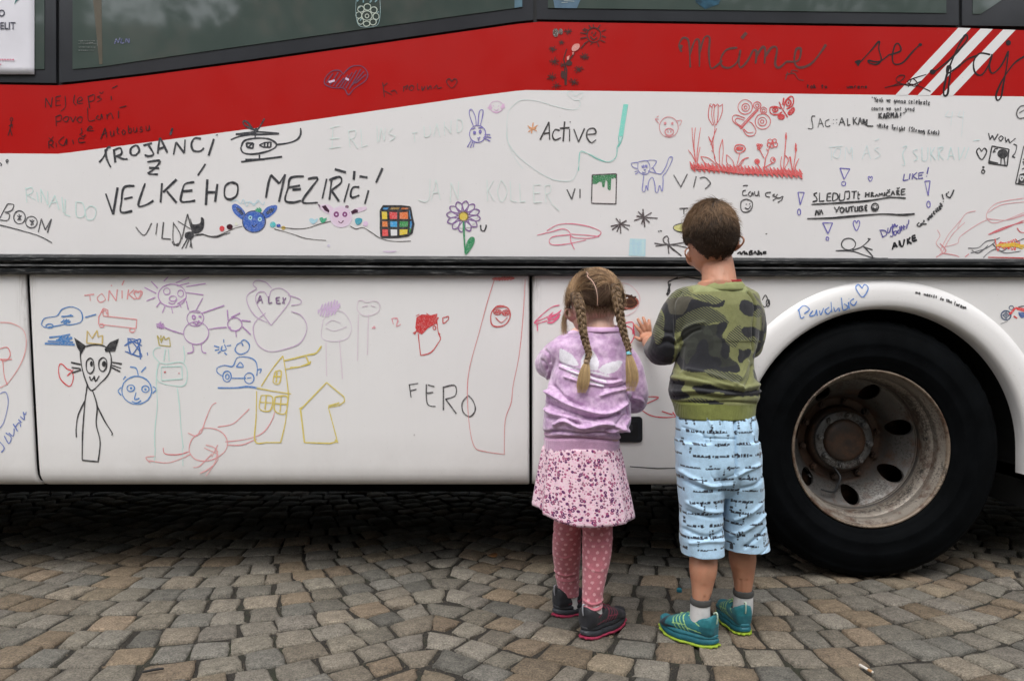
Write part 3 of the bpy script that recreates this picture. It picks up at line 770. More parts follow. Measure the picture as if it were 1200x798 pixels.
def ink(rgb):
    if rgb not in inkc:
        m, t, b = newmat('felt_pen_ink'); c = tuple(min(.8, x * 1.16) for x in lin(rgb))
        if sum(c) / 3 > .52: c = tuple(x * .66 + .77 * .34 for x in c)
        v = texco(t); n = noisen(t, v, 70, 3)
        lo = tuple(x * .90 + p_ * .10 for x, p_ in zip(c, (.74, .72, .71))) if sum(c) / 3 > .012 and not (rgb[0] > rgb[1] * 1.45 and rgb[0] < 125) else tuple(x * 1.2 for x in c)
        cc_ = ramp(t, n, [(.38, c), (.72, lo)])
        dry = ramp(t, noisen(t, v, 330, 3, .8), [(.54, (0, 0, 0)), (.60, (1, 1, 1))])
        if not (rgb[0] > rgb[1] * 1.45 and rgb[0] < 125): cc_ = mixc(t, mth(t, 'MULTIPLY', dry, .12 if sum(rgb) < 130 else .42), cc_, (.75, .73, .72))
        t.links.new(cc_, b.inputs['Base Color']); b.inputs['Roughness'].default_value = .4
        inkc[rgb] = m
    return inkc[rgb]
didx = [0]
crnd = random.Random(5)
def draw(label, rgb, lw, crop, cmds, name='marker_drawing', Yf=None):
    if '|' in cmds:
        for lb, cm in zip(label.split('|'), cmds.split('|')): draw(lb, rgb, lw, crop, cm, name, Yf)
        return
    """crop=(ox,oy,scale): coordinates were read from an enlarged view of that place of the bus side"""
    lw = lw * (.78 if min(rgb) > 110 else .90)
    ox, oy, sc = crop; V, F, MI = [], [], []; mats = [ink(rgb)]; cur = 0; width = lw
    base = .0009 + (didx[0] % 6) * 1.3e-4; didx[0] += 1; ns = [0]
    def yv(px, py): return (Yf(px, py) if Yf else 0)
    def add_stroke(P, w):
        # lift the pen's ribbon at sharp corners so that each leg keeps its full width
        cut = [0]
        for i in range(1, len(P) - 1):
            ax, ay, bx, by = P[i][0] - P[i - 1][0], P[i][1] - P[i - 1][1], P[i + 1][0] - P[i][0], P[i + 1][1] - P[i][1]
            if ax * bx + ay * by < .45 * math.hypot(ax, ay) * math.hypot(bx, by): cut.append(i)
        cut.append(len(P) - 1)
        for a, b in zip(cut, cut[1:]):
            if b > a: add_leg(P[a:b + 1], w)
    def add_leg(P, w):
        if len(P) < 2: return
        # light resample so that ribbons follow the pen
        Q = [P[0]]
        for p in P[1:]:
            if math.hypot(p[0] - Q[-1][0], p[1] - Q[-1][1]) > .35: Q.append(p)
        if len(Q) < 2: Q.append((Q[0][0] + .5, Q[0][1] + .3))
        P = Q; off = base + ns[0] * 1.2e-5; ns[0] += 1; b0 = len(V); n = len(P); ph = crnd.uniform(0, 9)
        for i, (x, y) in enumerate(P):
            a = P[max(i - 1, 0)]; b = P[min(i + 1, n - 1)]; dx, dy = b[0] - a[0], b[1] - a[1]; l = math.hypot(dx, dy) + 1e-6
            ww = w * .5 * (1 + .20 * math.sin(ph + i * .37) + crnd.uniform(-.10, .10)); 
            if i in (0, n - 1) and n > 3: ww *= .8
            for sg in (1, -1):
                qx, qy = x - dy / l * ww * sg, y + dx / l * ww * sg
                p = W(qx, qy, 0); V.append(Vector((p.x, yv(qx, qy) - off - i * 4e-7, p.z)))
        for i in range(n - 1):
            a = b0 + i * 2; F.append((a, a + 2, a + 3, a + 1)); MI.append(cur)
    def add_fill(P):
        off = base - 4e-5 + ns[0] * 1.2e-5; ns[0] += 1; b0 = len(V)
        ar = sum(P[i][0] * P[(i + 1) % len(P)][1] - P[(i + 1) % len(P)][0] * P[i][1] for i in range(len(P)))
        if ar > 0: P = P[::-1]
        for x, y in P: p = W(x, y, 0); V.append(Vector((p.x, yv(x, y) - off, p.z)))
        F.append(tuple(range(b0, b0 + len(P)))); MI.append(cur)
    wob = lambda: crnd.uniform(-.25, .25)
    def ell(cx, cy, rx, ry, n=22):
        a0 = crnd.uniform(0, 6); return [(cx + rx * math.cos(a0 + 2 * math.pi * i / n * 1.03) + wob() * .5, cy + ry * math.sin(a0 + 2 * math.pi * i / n * 1.03) + wob() * .5) for i in range(n + 1)]
    pp = lambda tok: [(ox + float(q.split(',')[0]) / sc, oy + float(q.split(',')[1]) / sc) for q in tok]
    for c in [q.strip() for q in cmds.split(';') if q.strip()]:
        k = c[0]; tk = c.split()
        if k == 'c': v = tuple(int(q) for q in tk[1].split(',')); m = ink(v); mats.append(m) if m not in mats else None; cur = mats.index(m)
        elif k == 'w': width = float(tk[1])
        elif k == 'o': (cx, cy), = pp(tk[1:2]); rx, ry = [float(q) / sc for q in tk[2].split(',')]; add_stroke(ell(cx, cy, rx, ry), width)
        elif k == 'e': (cx, cy), = pp(tk[1:2]); rx, ry = [float(q) / sc for q in tk[2].split(',')]; add_fill(ell(cx, cy, rx, ry)[:-2])
        elif k == 'f': add_fill(pp(tk[1:]))
        elif k == 'F': add_fill(catmull(pp(tk[1:]), 4, True))
        elif k == 's':
            (cx, cy), = pp(tk[1:2]); rx, ry = [float(q) / sc for q in tk[2].split(',')]; n = int(tk[3]) if len(tk) > 3 else 8; P = []
            for i in range(n):
                u = -1 + 2 * i / (n - 1); h = math.sqrt(max(0, 1 - u * u)) * crnd.uniform(.8, 1.1)
                P.append((cx + rx * u - rx * .25 * h * (1 if i % 2 else -1), cy + ry * h * (1 if i % 2 else -1)))
            add_stroke(P, width)
        elif k == 'b':   # asterisk star with n arms
            (cx, cy), = pp(tk[1:2]); rr, n = float(tk[2].split(',')[0]) / sc, int(tk[2].split(',')[1])
            for i in range(n):
                a = 2 * math.pi * i / n + crnd.uniform(-.15, .15); q = rr * crnd.uniform(.75, 1.1)
                add_stroke([(cx, cy), (cx + q * math.cos(a), cy + q * math.sin(a) * .8)], width)
        elif k == 'h':   # heart
            (cx, cy), = pp(tk[1:2]); rx, ry = [float(q) / sc for q in tk[2].split(',')]
            add_stroke(catmull([(cx, cy - ry * .4), (cx + rx * .55, cy - ry), (cx + rx, cy - ry * .35), (cx, cy + ry), (cx - rx, cy - ry * .35), (cx - rx * .5, cy - ry), (cx, cy - ry * .4)], 4), width)
        elif k == 't':   # t x,y height advance angle TEXT
            (x0, y0), = pp(tk[1:2]); h = float(tk[2]) / sc; adv = float(tk[3]) / sc; ang = R(float(tk[4])); txt = c.split(None, 5)[5]
            for i, ch in enumerate(txt):
                if ch == ' ': continue
                g = MARKS.get(ch, ch); dxx, dyy = crnd.uniform(-.06, .06) * h, crnd.uniform(-.06, .06) * h; hh = h * crnd.uniform(.92, 1.08)
                glyph = FONT.get(g, ''); sl = crnd.uniform(-.08, .06)
                strokes = [q for q in glyph.split(';') if q]
                if ch in ACUTE: strokes.append('.5,-.12 .75,-.35')
                if ch in CARON: strokes.append('.25,-.35 .5,-.12 .8,-.35')
                for st in strokes:
                    sm = st[0] == '~'; st = st.lstrip('~')
                    loc = [(float(q.split(',')[0]), float(q.split(',')[1])) for q in st.split()]
                    if sm: loc = catmull(loc, 4)
                    P = []
                    for gx, gy in loc:
                        lx = i * adv + (gx + (1 - gy) * -sl) * adv * .74 + dxx; ly = gy * hh + dyy
                        P.append((x0 + lx * math.cos(ang) - ly * math.sin(ang) * .6, y0 + lx * math.sin(ang) + ly))
                    add_stroke(P, width)
        else:
            sm = k == '~'; P = pp(c.lstrip('~').split())
            add_stroke(catmull(P, 6) if sm else P, width)
    F2 = []
    o = mesh_pd(name, V, F, mats, bus); o.data.polygons.foreach_set('material_index', MI); tag(o, label)
    return o
A1 = (0, 0, 3.99); A2 = (250, 0, 3.99); A3 = (500, 0, 3.99); A4 = (750, 0, 3.992); A5 = (950, 0, 3.992)
D1 = (0, 150, 4.433); D2 = (230, 150, 4.433); D3 = (450, 150, 4.433); D4 = (680, 150, 4.433); D5 = (930, 150, 4.433)
E1 = (0, 300, 2.85); E2 = (150, 300, 2.85); E3 = (340, 300, 2.85); E4 = (600, 290, 3.19); E5 = (860, 300, 1.994); F1 = (1060, 150, 3.193); F2c = (1080, 230, 4.2)
K = (28, 30, 38); DK = (60, 18, 16); PX = (0, 0, 1)
wr = 'marker_writing'
# --- red band
draw('dark handwriting on the red band, three slanting lines', (40, 10, 12), 1.15, A1,
 "213,505 214,460 240,503 245,457;262,455 262,497 285,492;262,475 280,470;262,455 285,450;~305,450 306,500 285,522;~350,445 345,480 358,495;~366,478 385,468 378,455 365,465 364,485 388,484;~412,450 420,508;~412,455 440,445 440,470 415,478;~470,450 455,455 475,465 455,478;465,432 475,440 485,430;~520,450 522,470;525,415 550,402;"
 "~262,545 264,590;~262,548 285,540 285,565 262,570;~310,545 295,560 312,572 322,552 310,545;330,548 342,572 355,545;~372,548 360,562 378,575 385,552 372,548;~410,505 415,565 445,562;~460,540 450,555 470,560 475,535 482,560;~500,535 502,560;~502,545 518,530 530,558;~555,520 555,555;560,505 592,497;"
 "228,662 230,695;~228,662 248,660 245,676 230,678;236,678 252,692;228,645 240,655 250,640;262,668 265,690;~300,640 275,665 298,682 312,650 312,680;~340,655 345,675;~395,650 370,648 372,668 400,665;380,635 392,642 400,630;~380,600 384,620 372,632;~408,608 432,600 420,592 408,612 440,612;"
 "472,652 492,600 500,645;475,632 502,622;t 512,598 38 28 -7 utobusu", wr)
draw('tiny walking stick man on the red band', (50, 14, 14), 1.1, A1, "o 54,560 6,8;54,570 48,605 38,636;48,605 58,636;42,590 62,585;52,575 60,600")
draw('grey outlined heart filled with slanting hatching on red', (96, 52, 76), 1.3, A2,
 "~608,350 590,332 555,335 525,365 522,395 560,412 610,415 632,445 660,415 710,380 722,345 695,312 650,312 620,335 608,350;530,390 560,345;545,400 585,340;560,405 600,350;575,408 612,365;590,412 630,352;605,412 650,340;620,415 670,330;635,420 690,325;650,400 705,335;665,392 715,350;w 2;c 205,150,190;540,386 568,378;618,368 634,376")
draw('faint name with a small heart on the red band', (62, 20, 22), 1.15, A2, "792,388 800,455;795,405 815,390;797,425 835,445;~830,430 848,425 860,440;~890,405 890,430;~892,410 910,400 900,420;~925,400 915,415 928,425 938,408 925,400;~955,392 955,420 965,420;~975,405 978,425 990,405;~1000,400 1002,420 1015,402 1020,420;~1030,415 1045,400 1050,415 1068,410;h 1115,392 25,22", wr)
draw('tall brown flower stalk with many small blooms|brown smiling sun', (62, 30, 26), 1.35, A3,
 "w 1.6;652,400 655,330 640,280 655,230;648,400 645,320;650,350 630,335;655,300 690,250;w .9;e 640,352 14,18;e 665,298 16,12;c 74,54,46;e 603,155 14,20;e 627,150 10,14;c 62,30,26;b 662,150 20,8;b 588,232 20,8;b 630,200 16,7;b 596,290 26,9;b 738,268 24,9;b 710,326 24,9;b 586,362 26,9;b 688,385 24,9;b 606,402 22,7;b 635,305 18,7;"
 "c 205,130,120;F 678,228 690,210 712,208 714,225 698,240 682,242;f 655,268 668,262 664,282 656,284;f 680,248 688,246 684,262;|c 62,30,26;o 782,166 32,34;775,150 770,160;790,152 788,162;~765,172 780,188 798,175;b 782,166 6,3;"
 "782,130 778,115;800,135 812,118;818,150 838,142;820,170 838,178;812,190 835,200;798,200 806,222;775,202 765,212;755,195 735,208;748,178 718,182;748,160 718,156;755,145 735,135;768,134 758,120;740,205 720,230;745,150 728,140")
draw('grey looping cursive word on the red band', (84, 46, 42), 2.4, A4,
 "~195,245 182,215 200,180 225,190 232,250 235,318;~232,260 255,195 275,190 278,250 278,315;~278,250 300,180 325,178 322,250 330,318 355,312 385,285;~455,225 405,235 378,275 385,312 420,318 455,290 470,235;~470,235 462,290 470,318 500,290 530,235;w 3.2;475,182 498,155;w 2.6;~530,235 545,245 540,300;~542,270 570,225 585,232 582,300;~582,270 615,225 640,230 632,300 650,318 685,290;~685,290 740,285 752,232 730,235 722,290 745,318 800,300 850,240 870,210;w 3.4;852,238 868,212;~188,228 195,212;w 1;690,338 680,375;~680,352 720,345 740,372 765,378;705,340 712,330 740,335", wr)
draw('black cursive word with round dots across the red band', (26, 16, 18), 1.5, A5,
 "w 2.4;~208,290 222,296 232,286 214,288;f 204,288 238,285 222,314;w 1.7;~225,300 280,240 320,195 318,230 330,280 310,302 278,298 270,285 320,290 370,255;~370,258 420,240 412,208 395,212 382,262 390,300 430,295 480,240 510,212;e 512,211 9,7;"
 "w 2.2;e 570,338 14,12;~575,340 640,290 690,240 730,190 728,165 712,180 680,240 640,340 622,420 625,450 640,440 645,400 655,320 640,315 640,345 680,320 700,305;w 1.9;~700,305 740,275 780,262;~840,258 790,252 762,290 768,340 800,352 835,300 848,255;~848,255 835,310 850,345 890,310 925,240;e 924,202 12,13;~925,240 915,320 900,400 890,455 872,470 868,440 900,370 950,300 1000,265", wr)
draw('thin dark writing and a scribbled bow on red', (44, 14, 16), 1.15, A5, "t -20,395 18 17 1 tak to;t 168,398 16 17 0 umrene;~345,412 400,395 440,360 415,355 400,380 460,402 520,380;~455,410 475,370 500,395 480,405 455,380 540,350;~370,405 470,395 540,420 560,430", wr)
# --- upper white part, left
draw('bold black capitals of a first line with a small second line', K, 2.5, D1,
 "~516,180 540,150 560,105 575,102;~548,112 555,160 576,206;592,112 600,180;~590,118 625,105 632,135 600,150;~610,148 640,162 664,162;~700,92 680,110 682,138 705,142 724,120 715,95 700,92;745,92 790,80;~768,84 785,110 798,138 775,148 752,142;~820,135 828,70 835,58 870,130;822,112 862,98;~902,140 915,75;915,75 958,132 962,62;~1045,58 1012,55 995,85 1005,118 1040,122 1060,105;1112,58 1084,145;1126,36 1128,40;897,2 885,38;"
 "~765,178 832,172 800,215 770,238 822,242;775,208 828,210", wr)
draw('bold black capitals of a place name running across the panel', K, 2.6, D1,
 "550,342 588,450 612,310;~700,302 645,310 632,380 630,438 688,432;645,370 690,360;~755,288 735,345 720,405 760,400 798,378;842,288 835,388;918,268 848,335;868,330 918,390;1068,188 1028,248;~1010,282 962,292 948,330 940,380 975,384 1016,378;952,330 1000,326;"
 "1078,268 1070,402;1130,292 1118,385;1078,335 1125,335;~1195,285 1170,305 1168,355 1195,372 1230,350 1235,300 1212,285 1195,285", wr)
draw('bold black capitals that end the place name with accents', K, 2.6, D2,
 "~362,365 375,290 388,245;388,245 432,290 462,242;462,242 430,385;~560,252 492,260 478,310 462,375 500,388 545,378;480,310 540,300;545,318 500,322;~580,265 632,262 600,310 552,385 632,388;678,265 655,368;~705,262 700,300 692,375;~690,272 745,255 752,285 702,325;702,325 742,382;795,290 768,385;~848,308 815,310 802,345 812,362 848,350;895,325 876,395;720,215 778,232;822,225 818,270;848,252 890,258;968,210 934,285", wr)
draw('black helicopter with loops for a rotor', K, 2.2, A2,
 "~82,655 120,640 200,625;~105,630 200,618 308,626;~105,628 200,630 305,628;~200,612 150,590 140,570 158,572 200,612 240,555;o 200,612 6,8;196,620 196,645;~130,690 145,660 195,648 255,650 292,670 290,690 250,710 185,722 140,715 128,690;~295,678 350,670 390,655 408,630 408,600;155,670 188,672 185,695 158,690 155,670;165,688 180,675;215,680 240,668 270,666 268,690 235,690 215,680;240,668 240,690;255,668 254,690;216,725 216,745;130,758 322,734;150,748 240,746")
draw('pale turquoise name, almost faded', (176, 216, 208), 1.3, D1, "135,310 140,388;~132,320 165,310 170,335 140,350;145,350 185,375;192,335 200,385;215,388 212,318 250,400 248,330;255,412 285,350 308,425;265,390 300,385;322,360 330,440;340,370 338,450 365,460;~395,385 400,460 440,455 432,395 395,385;~470,405 445,430 455,475 490,470 498,420 470,405", wr)
draw('thin black comic word with crossed rings for vowels, underlined', (50, 50, 56), 1.4, D1, "~40,395 15,440 0,470;~40,395 72,400 60,430 25,438;~25,438 50,450 40,480 0,478;o 102,465 30,34;90,455 112,478;112,455 92,480;100,448 104,482;o 164,490 30,30;155,478 175,502;178,480 160,505;168,475 166,508;200,542 215,472 236,530 268,474 247,545;~0,505 80,525 200,560 272,598", wr)
draw('tiny ditto mark at the edge', K, 1.3, D1, "~0,180 8,190 4,200;o 38,172 5,6;36,180 38,186", wr)
draw('thin black name before the black cat', (50, 48, 50), 1.5, D1, "~706,515 750,558 788,495;818,495 810,555;850,490 842,575 888,578;~902,490 900,585 925,610 940,560 900,492;~895,590 905,608 930,600;~975,448 960,510 945,580;975,448 1000,540;925,485 990,525", wr)
draw('small solid black cat beside the name', (26, 26, 32), 1.3, D1, "F 990,468 1002,500 1040,495 1045,465 1060,475 1058,520 1035,545 1005,548 995,520;F 965,545 1000,540 1008,565 985,580 962,570;w 1.1;975,575 945,628;985,575 965,625;990,575 998,625;995,570 988,620;~1010,560 1050,552 1080,562 1120,568 1160,555 1197,545")
draw('blue creature head with long black-lined ears', (25, 85, 175), 1.2, D2,
 "F 186,405 205,395 235,415 255,445 240,475 215,460 192,435;F 340,450 365,415 400,402 420,405 415,430 385,460 355,470;e 300,487 60,56;c 20,40,80;w 1.3;o 300,487 60,56;f 205,410 235,425 250,450 235,455 212,430;f 362,440 385,418 408,420 398,438 370,452;c 120,200,215;e 281,467 10,12;e 331,475 10,12;c 15,30,70;e 281,467 4,5;e 331,475 4,5;~290,505 300,515 315,502;c 30,150,110;b 325,428 18,9;e 322,430 9,7")
draw('thin wavy ground line', (70, 65, 60), 1.0, D2, "~0,560 40,555 70,562 110,560 160,540 200,522 240,512;~405,525 460,540 510,555 560,572 610,580 675,585;~420,515 470,520 520,525 580,520 640,500 700,485;~800,510 830,525 865,518 905,540 960,575 1030,590 1115,588")
draw('red blot|dark maroon blot|pale blot|turquoise ring blot|navy blot|ochre blot|light blue heart blot|green heart blot|teal heart blot|pink ring blot|pale blue scrawl above the blue creature', (205, 40, 50), 1.0, D2,
 "e 134,524 13,15|c 60,25,35;e 174,514 16,14|c 215,220,190;e 208,500 8,9|c 70,190,195;o 398,503 13,13;s 398,503 12,10 8|c 35,70,170;e 428,508 11,9|c 190,160,60;e 453,520 11,10|c 120,195,215;F 588,475 602,470 615,478 630,470 628,485 608,500 592,490|c 50,160,120;F 640,470 655,465 662,472 678,468 672,485 655,495 645,485|c 40,150,170;F 825,475 845,468 862,475 858,492 840,505 828,495|c 215,170,215;e 880,498 13,13|c 165,205,225;w .9;~180,385 210,375 230,395 245,372 262,408 280,380 300,405 320,375 345,400 355,385;~240,395 270,385 300,395 330,380")
draw('pink creature head with long ears', (214, 178, 208), 1.0, D2,
 "F 655,400 690,400 722,430 700,448 670,440 650,420;F 640,395 632,398 655,405 650,425 635,410;F 795,440 830,418 880,410 882,425 840,440 802,450;e 753,460 52,50;c 224,190,220;w 2;o 753,462 54,52;c 60,30,50;f 652,408 672,402 692,430 690,442 668,430;f 795,440 825,422 842,428 838,440 805,450;c 120,60,110;e 728,450 14,15;e 772,450 13,14;c 215,180,215;e 728,450 5,5;e 772,450 4,5;c 80,30,60;w 1;~738,485 752,495 765,482;c 120,90,110;e 783,410 10,8;c 190,180,205;e 688,612 8,7;c 205,175,210;970,642 1040,640;985,645 1030,644")
cube = "c 28,28,32;w 2.6;"
pal = [(222, 190, 30), (210, 55, 55), (228, 110, 45), (228, 120, 50), (40, 150, 205), (45, 140, 70), (214, 58, 55), (235, 235, 235), (225, 190, 30)]
cube_f = ""
gx = [[958, 997, 1050, 1100], [960, 1000, 1050, 1104], [960, 1005, 1050, 1106], [962, 1005, 1048, 1098]]; gy = [432, 480, 520, 566]
for j in range(3):
    for i in range(3):
        cube_f += "c %d,%d,%d;f %d,%d %d,%d %d,%d %d,%d;" % (*pal[j * 3 + i], gx[j][i], gy[j], gx[j][i + 1], gy[j] - (0), gx[j + 1][i + 1], gy[j + 1], gx[j + 1][i], gy[j + 1])
draw('colour grid puzzle cube outlined in thick black', (40, 130, 190), 2.6, D2,
 "f 960,430 970,410 1015,408 1003,430;c 150,115,40;f 1003,430 1015,408 1065,410 1055,430;c 190,100,40;f 1055,430 1065,410 1110,412 1100,430;c 40,130,190;f 1100,430 1112,412 1118,480 1104,480;f 1104,482 1118,482 1126,525 1106,520;c 50,140,70;f 1106,522 1126,525 1112,555 1100,562;" + cube_f + cube +
 "958,430 960,480 960,520 962,568 1048,566 1100,558 1118,545 1128,500 1118,455 1112,412 1065,408 1015,408 972,408 958,430;958,430 1055,432 1102,430 1112,412;1102,430 1106,480 1104,520 1100,558;958,480 1060,480 1106,480 1124,478;960,520 1050,522 1106,520;997,432 1002,520 1005,566;1050,432 1050,566;1010,408 998,430;1065,410 1055,430")
draw('faint pale green name in capitals', (196, 218, 210), 1.1, A2, "545,600 590,590;545,650 590,648;540,695 595,688;560,595 555,700;632,610 640,690;~632,615 665,612 660,645 635,650;645,650 675,695;690,605 695,690 720,680;765,590 768,665;775,665 785,600 800,660 805,598;~840,600 820,625 850,640 825,662;928,625 955,620;940,622 942,665;~985,590 990,640 1015,630 1012,590;1030,640 1045,580 1060,640;1080,570 1082,635;1085,590 1110,625 1112,565;~1140,560 1142,620 1165,600 1160,565 1140,560", wr)
draw('faint pale green name of two words', (198, 216, 209), 1.2, D3, "~240,265 235,360 215,385 180,375;245,380 270,270 292,370;255,340 285,335;345,385 348,285 385,370 388,280;535,270 538,380;570,275 540,325;542,325 572,380;~610,270 590,330 612,385 640,330 610,270;655,275 660,380 690,385;705,290 708,385 735,382;775,300 780,390 820,385;775,300 815,295;778,340 810,338;835,300 842,390;~835,302 865,300 862,335 840,345;845,345 870,390;870,395 910,430", wr)
# --- upper white part, middle
draw('blue-violet rabbit head with long ears and whiskers', (112, 102, 176), 1.1, A3, "o 238,628 38,40;~218,590 202,545 200,520 212,515 228,550 232,588;~240,586 245,530 255,515 264,522 258,560 250,590;w 1.6;o 224,622 4,6;o 250,618 4,6;w 1.1;210,605 228,600;242,600 262,598;238,645 244,650 250,642;240,655 246,658;270,632 298,630;268,640 302,645;265,645 298,662;208,658 190,690;215,665 204,692;222,668 218,690")
draw('small pink face with round ears', (212, 140, 200), 1.0, A3, "o 326,500 32,26;s 296,502 10,14 7;s 356,500 10,14 7;310,495 313,498;335,495 338,498;~315,512 326,518 336,510;~305,520 326,530 345,520")
draw('thin teal thread with a heart at its end', (196, 216, 211), .75, A3, "~690,470 660,445 662,430 680,428 695,450 725,435 730,450 712,468 690,470;~712,468 718,490 700,512 660,512 590,495 520,475 450,468 410,490 382,530 375,600 385,680 420,750 450,790")
draw('teal felt pen standing on its nib', (120, 205, 190), 1.0, A3, "f 920,488 942,490 918,640 896,638;c 165,222,212;f 896,640 916,642 904,670;c 96,190,175;w .9;896,640 900,670 890,690;916,642 905,672 895,690;~890,690 885,735 850,758 800,745 745,715 718,712 712,760 710,800")
draw('faint teal thread below the pen', (186, 214, 208), .8, D3, "~1020,125 1010,200 985,265 940,278 860,262 760,200 680,130 640,60 640,0;~1020,125 1080,140 1160,178 1197,165")
draw('orange asterisk', (222, 145, 85), 1.2, A3, "472,590 515,615;498,575 490,625;475,618 518,588;478,600 512,602")
draw('black word lettered by hand after the asterisk', (45, 42, 42), 1.7, A3, "530,655 572,572 575,655;540,628 575,622;~622,612 600,608 588,635 600,655 628,645;645,570 638,662;622,602 668,598;668,605 668,662;670,570 672,574;688,605 710,665 738,602;~750,630 790,625 782,602 755,608 748,640 768,668 792,655", wr)
draw('thin black letters before the green pot', (60, 58, 60), 1.5, D3, "950,320 975,372 992,315;1018,318 1018,365", wr)
draw('square card with green paint running down', (36, 120, 70), 1.2, D4, "f 62,245 186,240 186,265 175,258 170,268 162,262 160,280 158,322 150,326 142,318 140,280 132,270 125,308 115,308 112,285 100,280 85,292 60,292;c 226,208,205;f 62,294 84,294 100,284 112,290 114,310 127,310 134,275 140,320 150,328 160,322 165,265 185,268 185,392 60,392;c 60,50,52;w 1.3;62,245 58,392 185,396 188,240 62,245")
draw('blue-violet outline cat with raised tail', (122, 122, 184), 1.1, D4, "~300,180 265,185 275,205 298,212;~345,172 372,168 395,175 378,205 365,212;~300,178 345,172 362,205 350,238 320,240 300,218 300,180;w 1.8;o 326,202 4,5;o 343,200 4,5;w 1;330,215 334,222 340,216;~320,230 332,234 342,228;300,225 282,228;302,232 285,242;~352,225 390,235 420,238 445,200 460,158 475,152 478,165 455,215 430,250;~330,245 325,290 322,325 335,330 342,300 350,325 355,280 375,258 388,300 390,330 402,335 412,300 425,330 430,280 428,250;375,205 392,235")
draw('three thin black letters right of the cat', (80, 78, 80), 1.6, D4, "485,245 522,308 556,240;602,252 588,310;~620,262 648,258 675,285 668,300 648,318", wr)
draw('pink pig face', (208, 130, 135), 1.0, A3, "o 1132,596 44,48;~1085,560 1068,558 1085,578;1085,545 1075,548;~1165,568 1192,565 1182,590;w 1.8;o 1114,578 3,4;o 1148,578 3,4;w 1.2;o 1134,618 20,16;1128,612 1128,622;1141,612 1141,622;~1118,632 1134,640 1150,630")
draw('crimson meadow of grass, tulip, reeds and small flowers', (208, 74, 74), .85, D4,
 "~580,0 585,80 598,180;~598,0 590,90 600,180;~625,0 610,100 604,180;~560,115 585,150 605,195;~568,175 590,210;~622,100 612,150 606,200;~705,8 690,60 690,110 680,80 668,60;~690,110 690,125 680,118;~690,110 700,170 720,195;~738,60 722,120 725,195;~738,60 742,120 735,195;~625,150 670,160 715,205;~625,150 650,185 700,205;~760,140 760,180 780,200;~760,140 790,170 800,200;w 1.2;e 827,108 20,10;~800,108 808,92 830,88 850,95 856,110 848,122 825,132 808,124 800,108;w 1;827,132 822,160 810,205;~875,155 845,165 822,195;~850,165 835,190 815,205;"
 "o 930,98 10,11;e 930,98 5,5;o 922,90 6,6;o 940,92 6,6;o 925,108 6,6;~965,110 975,125 962,160 955,215;930,112 955,160;o 985,70 12,10;o 1008,68 10,10;o 1012,88 12,12;o 995,95 11,9;o 980,88 10,10;o 1000,80 4,4;975,122 985,95;e 918,175 9,9;o 918,175 12,12;o 1000,168 12,14;o 1005,165 5,5;918,188 945,225;1000,182 960,205;e 1068,48 5,20;1068,25 1070,60;1067,65 1055,215;~1045,150 1040,190 1048,220;~1060,140 1080,170 1055,220;~1085,150 1095,190 1100,220;e 1119,105 6,22;1118,80 1118,130;1118,130 1105,220;~1135,160 1120,190 1112,225;~1090,150 1098,200 1105,230;w 1.3;"
 + ''.join("%d,%d %d,%d;" % (570 + i * 6.3, 178 + (i % 3) * 7 + i * .42, 578 + i * 6.3, 214 + i * .42 + (i % 4) * 5) for i in range(92))
 + "~575,205 620,212 660,215 700,222 760,222 820,232 880,235 940,240 1000,235 1060,238 1100,245 1155,240;~600,215 680,212 760,228 860,238 960,232 1080,240 1150,232;~590,195 640,208 700,214;~1000,228 1060,222 1120,232", )
draw('crimson tulip on a bent stem', (200, 80, 84), 1.0, A4, "~340,588 320,550 325,495 335,488;~352,588 345,540 350,490;~352,588 372,560 385,520 385,488;325,492 335,505 342,488 352,500 362,488 372,500 388,488;~345,588 335,540 338,500;~358,588 365,540 365,495;~350,590 345,640 330,680;358,602 338,655;320,640 335,670;~332,660 340,700 352,742")
draw('outlined butterfly with spiral wings|small red filled butterfly', (205, 85, 88), 1.0, A4,
 "w 2;470,605 552,515;w 1;465,598 545,512;o 492,502 34,34;o 494,504 18,18;o 494,504 7,7;o 548,495 17,17;o 548,496 8,8;o 578,518 15,15;o 578,519 7,7;o 574,570 36,36;o 572,570 20,20;o 571,570 8,8;~492,555 450,540 432,550 440,575 480,600 470,590 445,570 455,555 488,565;~480,605 500,635 530,635 542,612 525,580 510,572;~485,605 505,622 530,620|"
 "c 195,35,40;w 1.6;655,495 690,550;~660,510 630,500 608,508 612,532 640,538 665,525;o 632,515 12,10;e 632,515 5,4;~672,510 680,475 705,453 718,465 712,495 685,512;o 694,482 12,15;e 694,482 5,6;e 660,548 18,14;F 695,520 718,502 724,520 705,540 690,535;658,495 650,478;668,492 672,460")
draw('small black tag name in capitals', (50, 50, 52), 1.2, A4, "~820,545 802,550 808,600 785,602;832,598 842,555 858,595;838,580 855,578;~885,560 868,570 870,592 890,590;905,560 905,564;905,578 905,582", wr)
draw('small black name with a drawn-out last stroke', (45, 45, 48), 1.4, A5, "132,588 145,552 160,588;138,575 156,572;172,555 172,588 185,585;198,550 200,585;215,550 202,568;203,568 218,585;222,585 230,552 240,582;226,570 238,568;w 2;244,582 246,558 256,585 262,560 260,590;w 1.4;262,590 292,592;120,560 121,563;120,575 121,578", wr)
draw('quoted verse in small black handwriting, four lines', (40, 40, 44), 1.0, A5, "t 285,455 22 11.5 3 \"Yeah we gonna celebrate;t 282,498 18 12 1 cause we got good;w 1.4;t 318,532 24 18.5 -2 KARMA!\";w 1.1;t 308,578 19 11.5 7 -Mike Twight (Strong Kids)", wr)
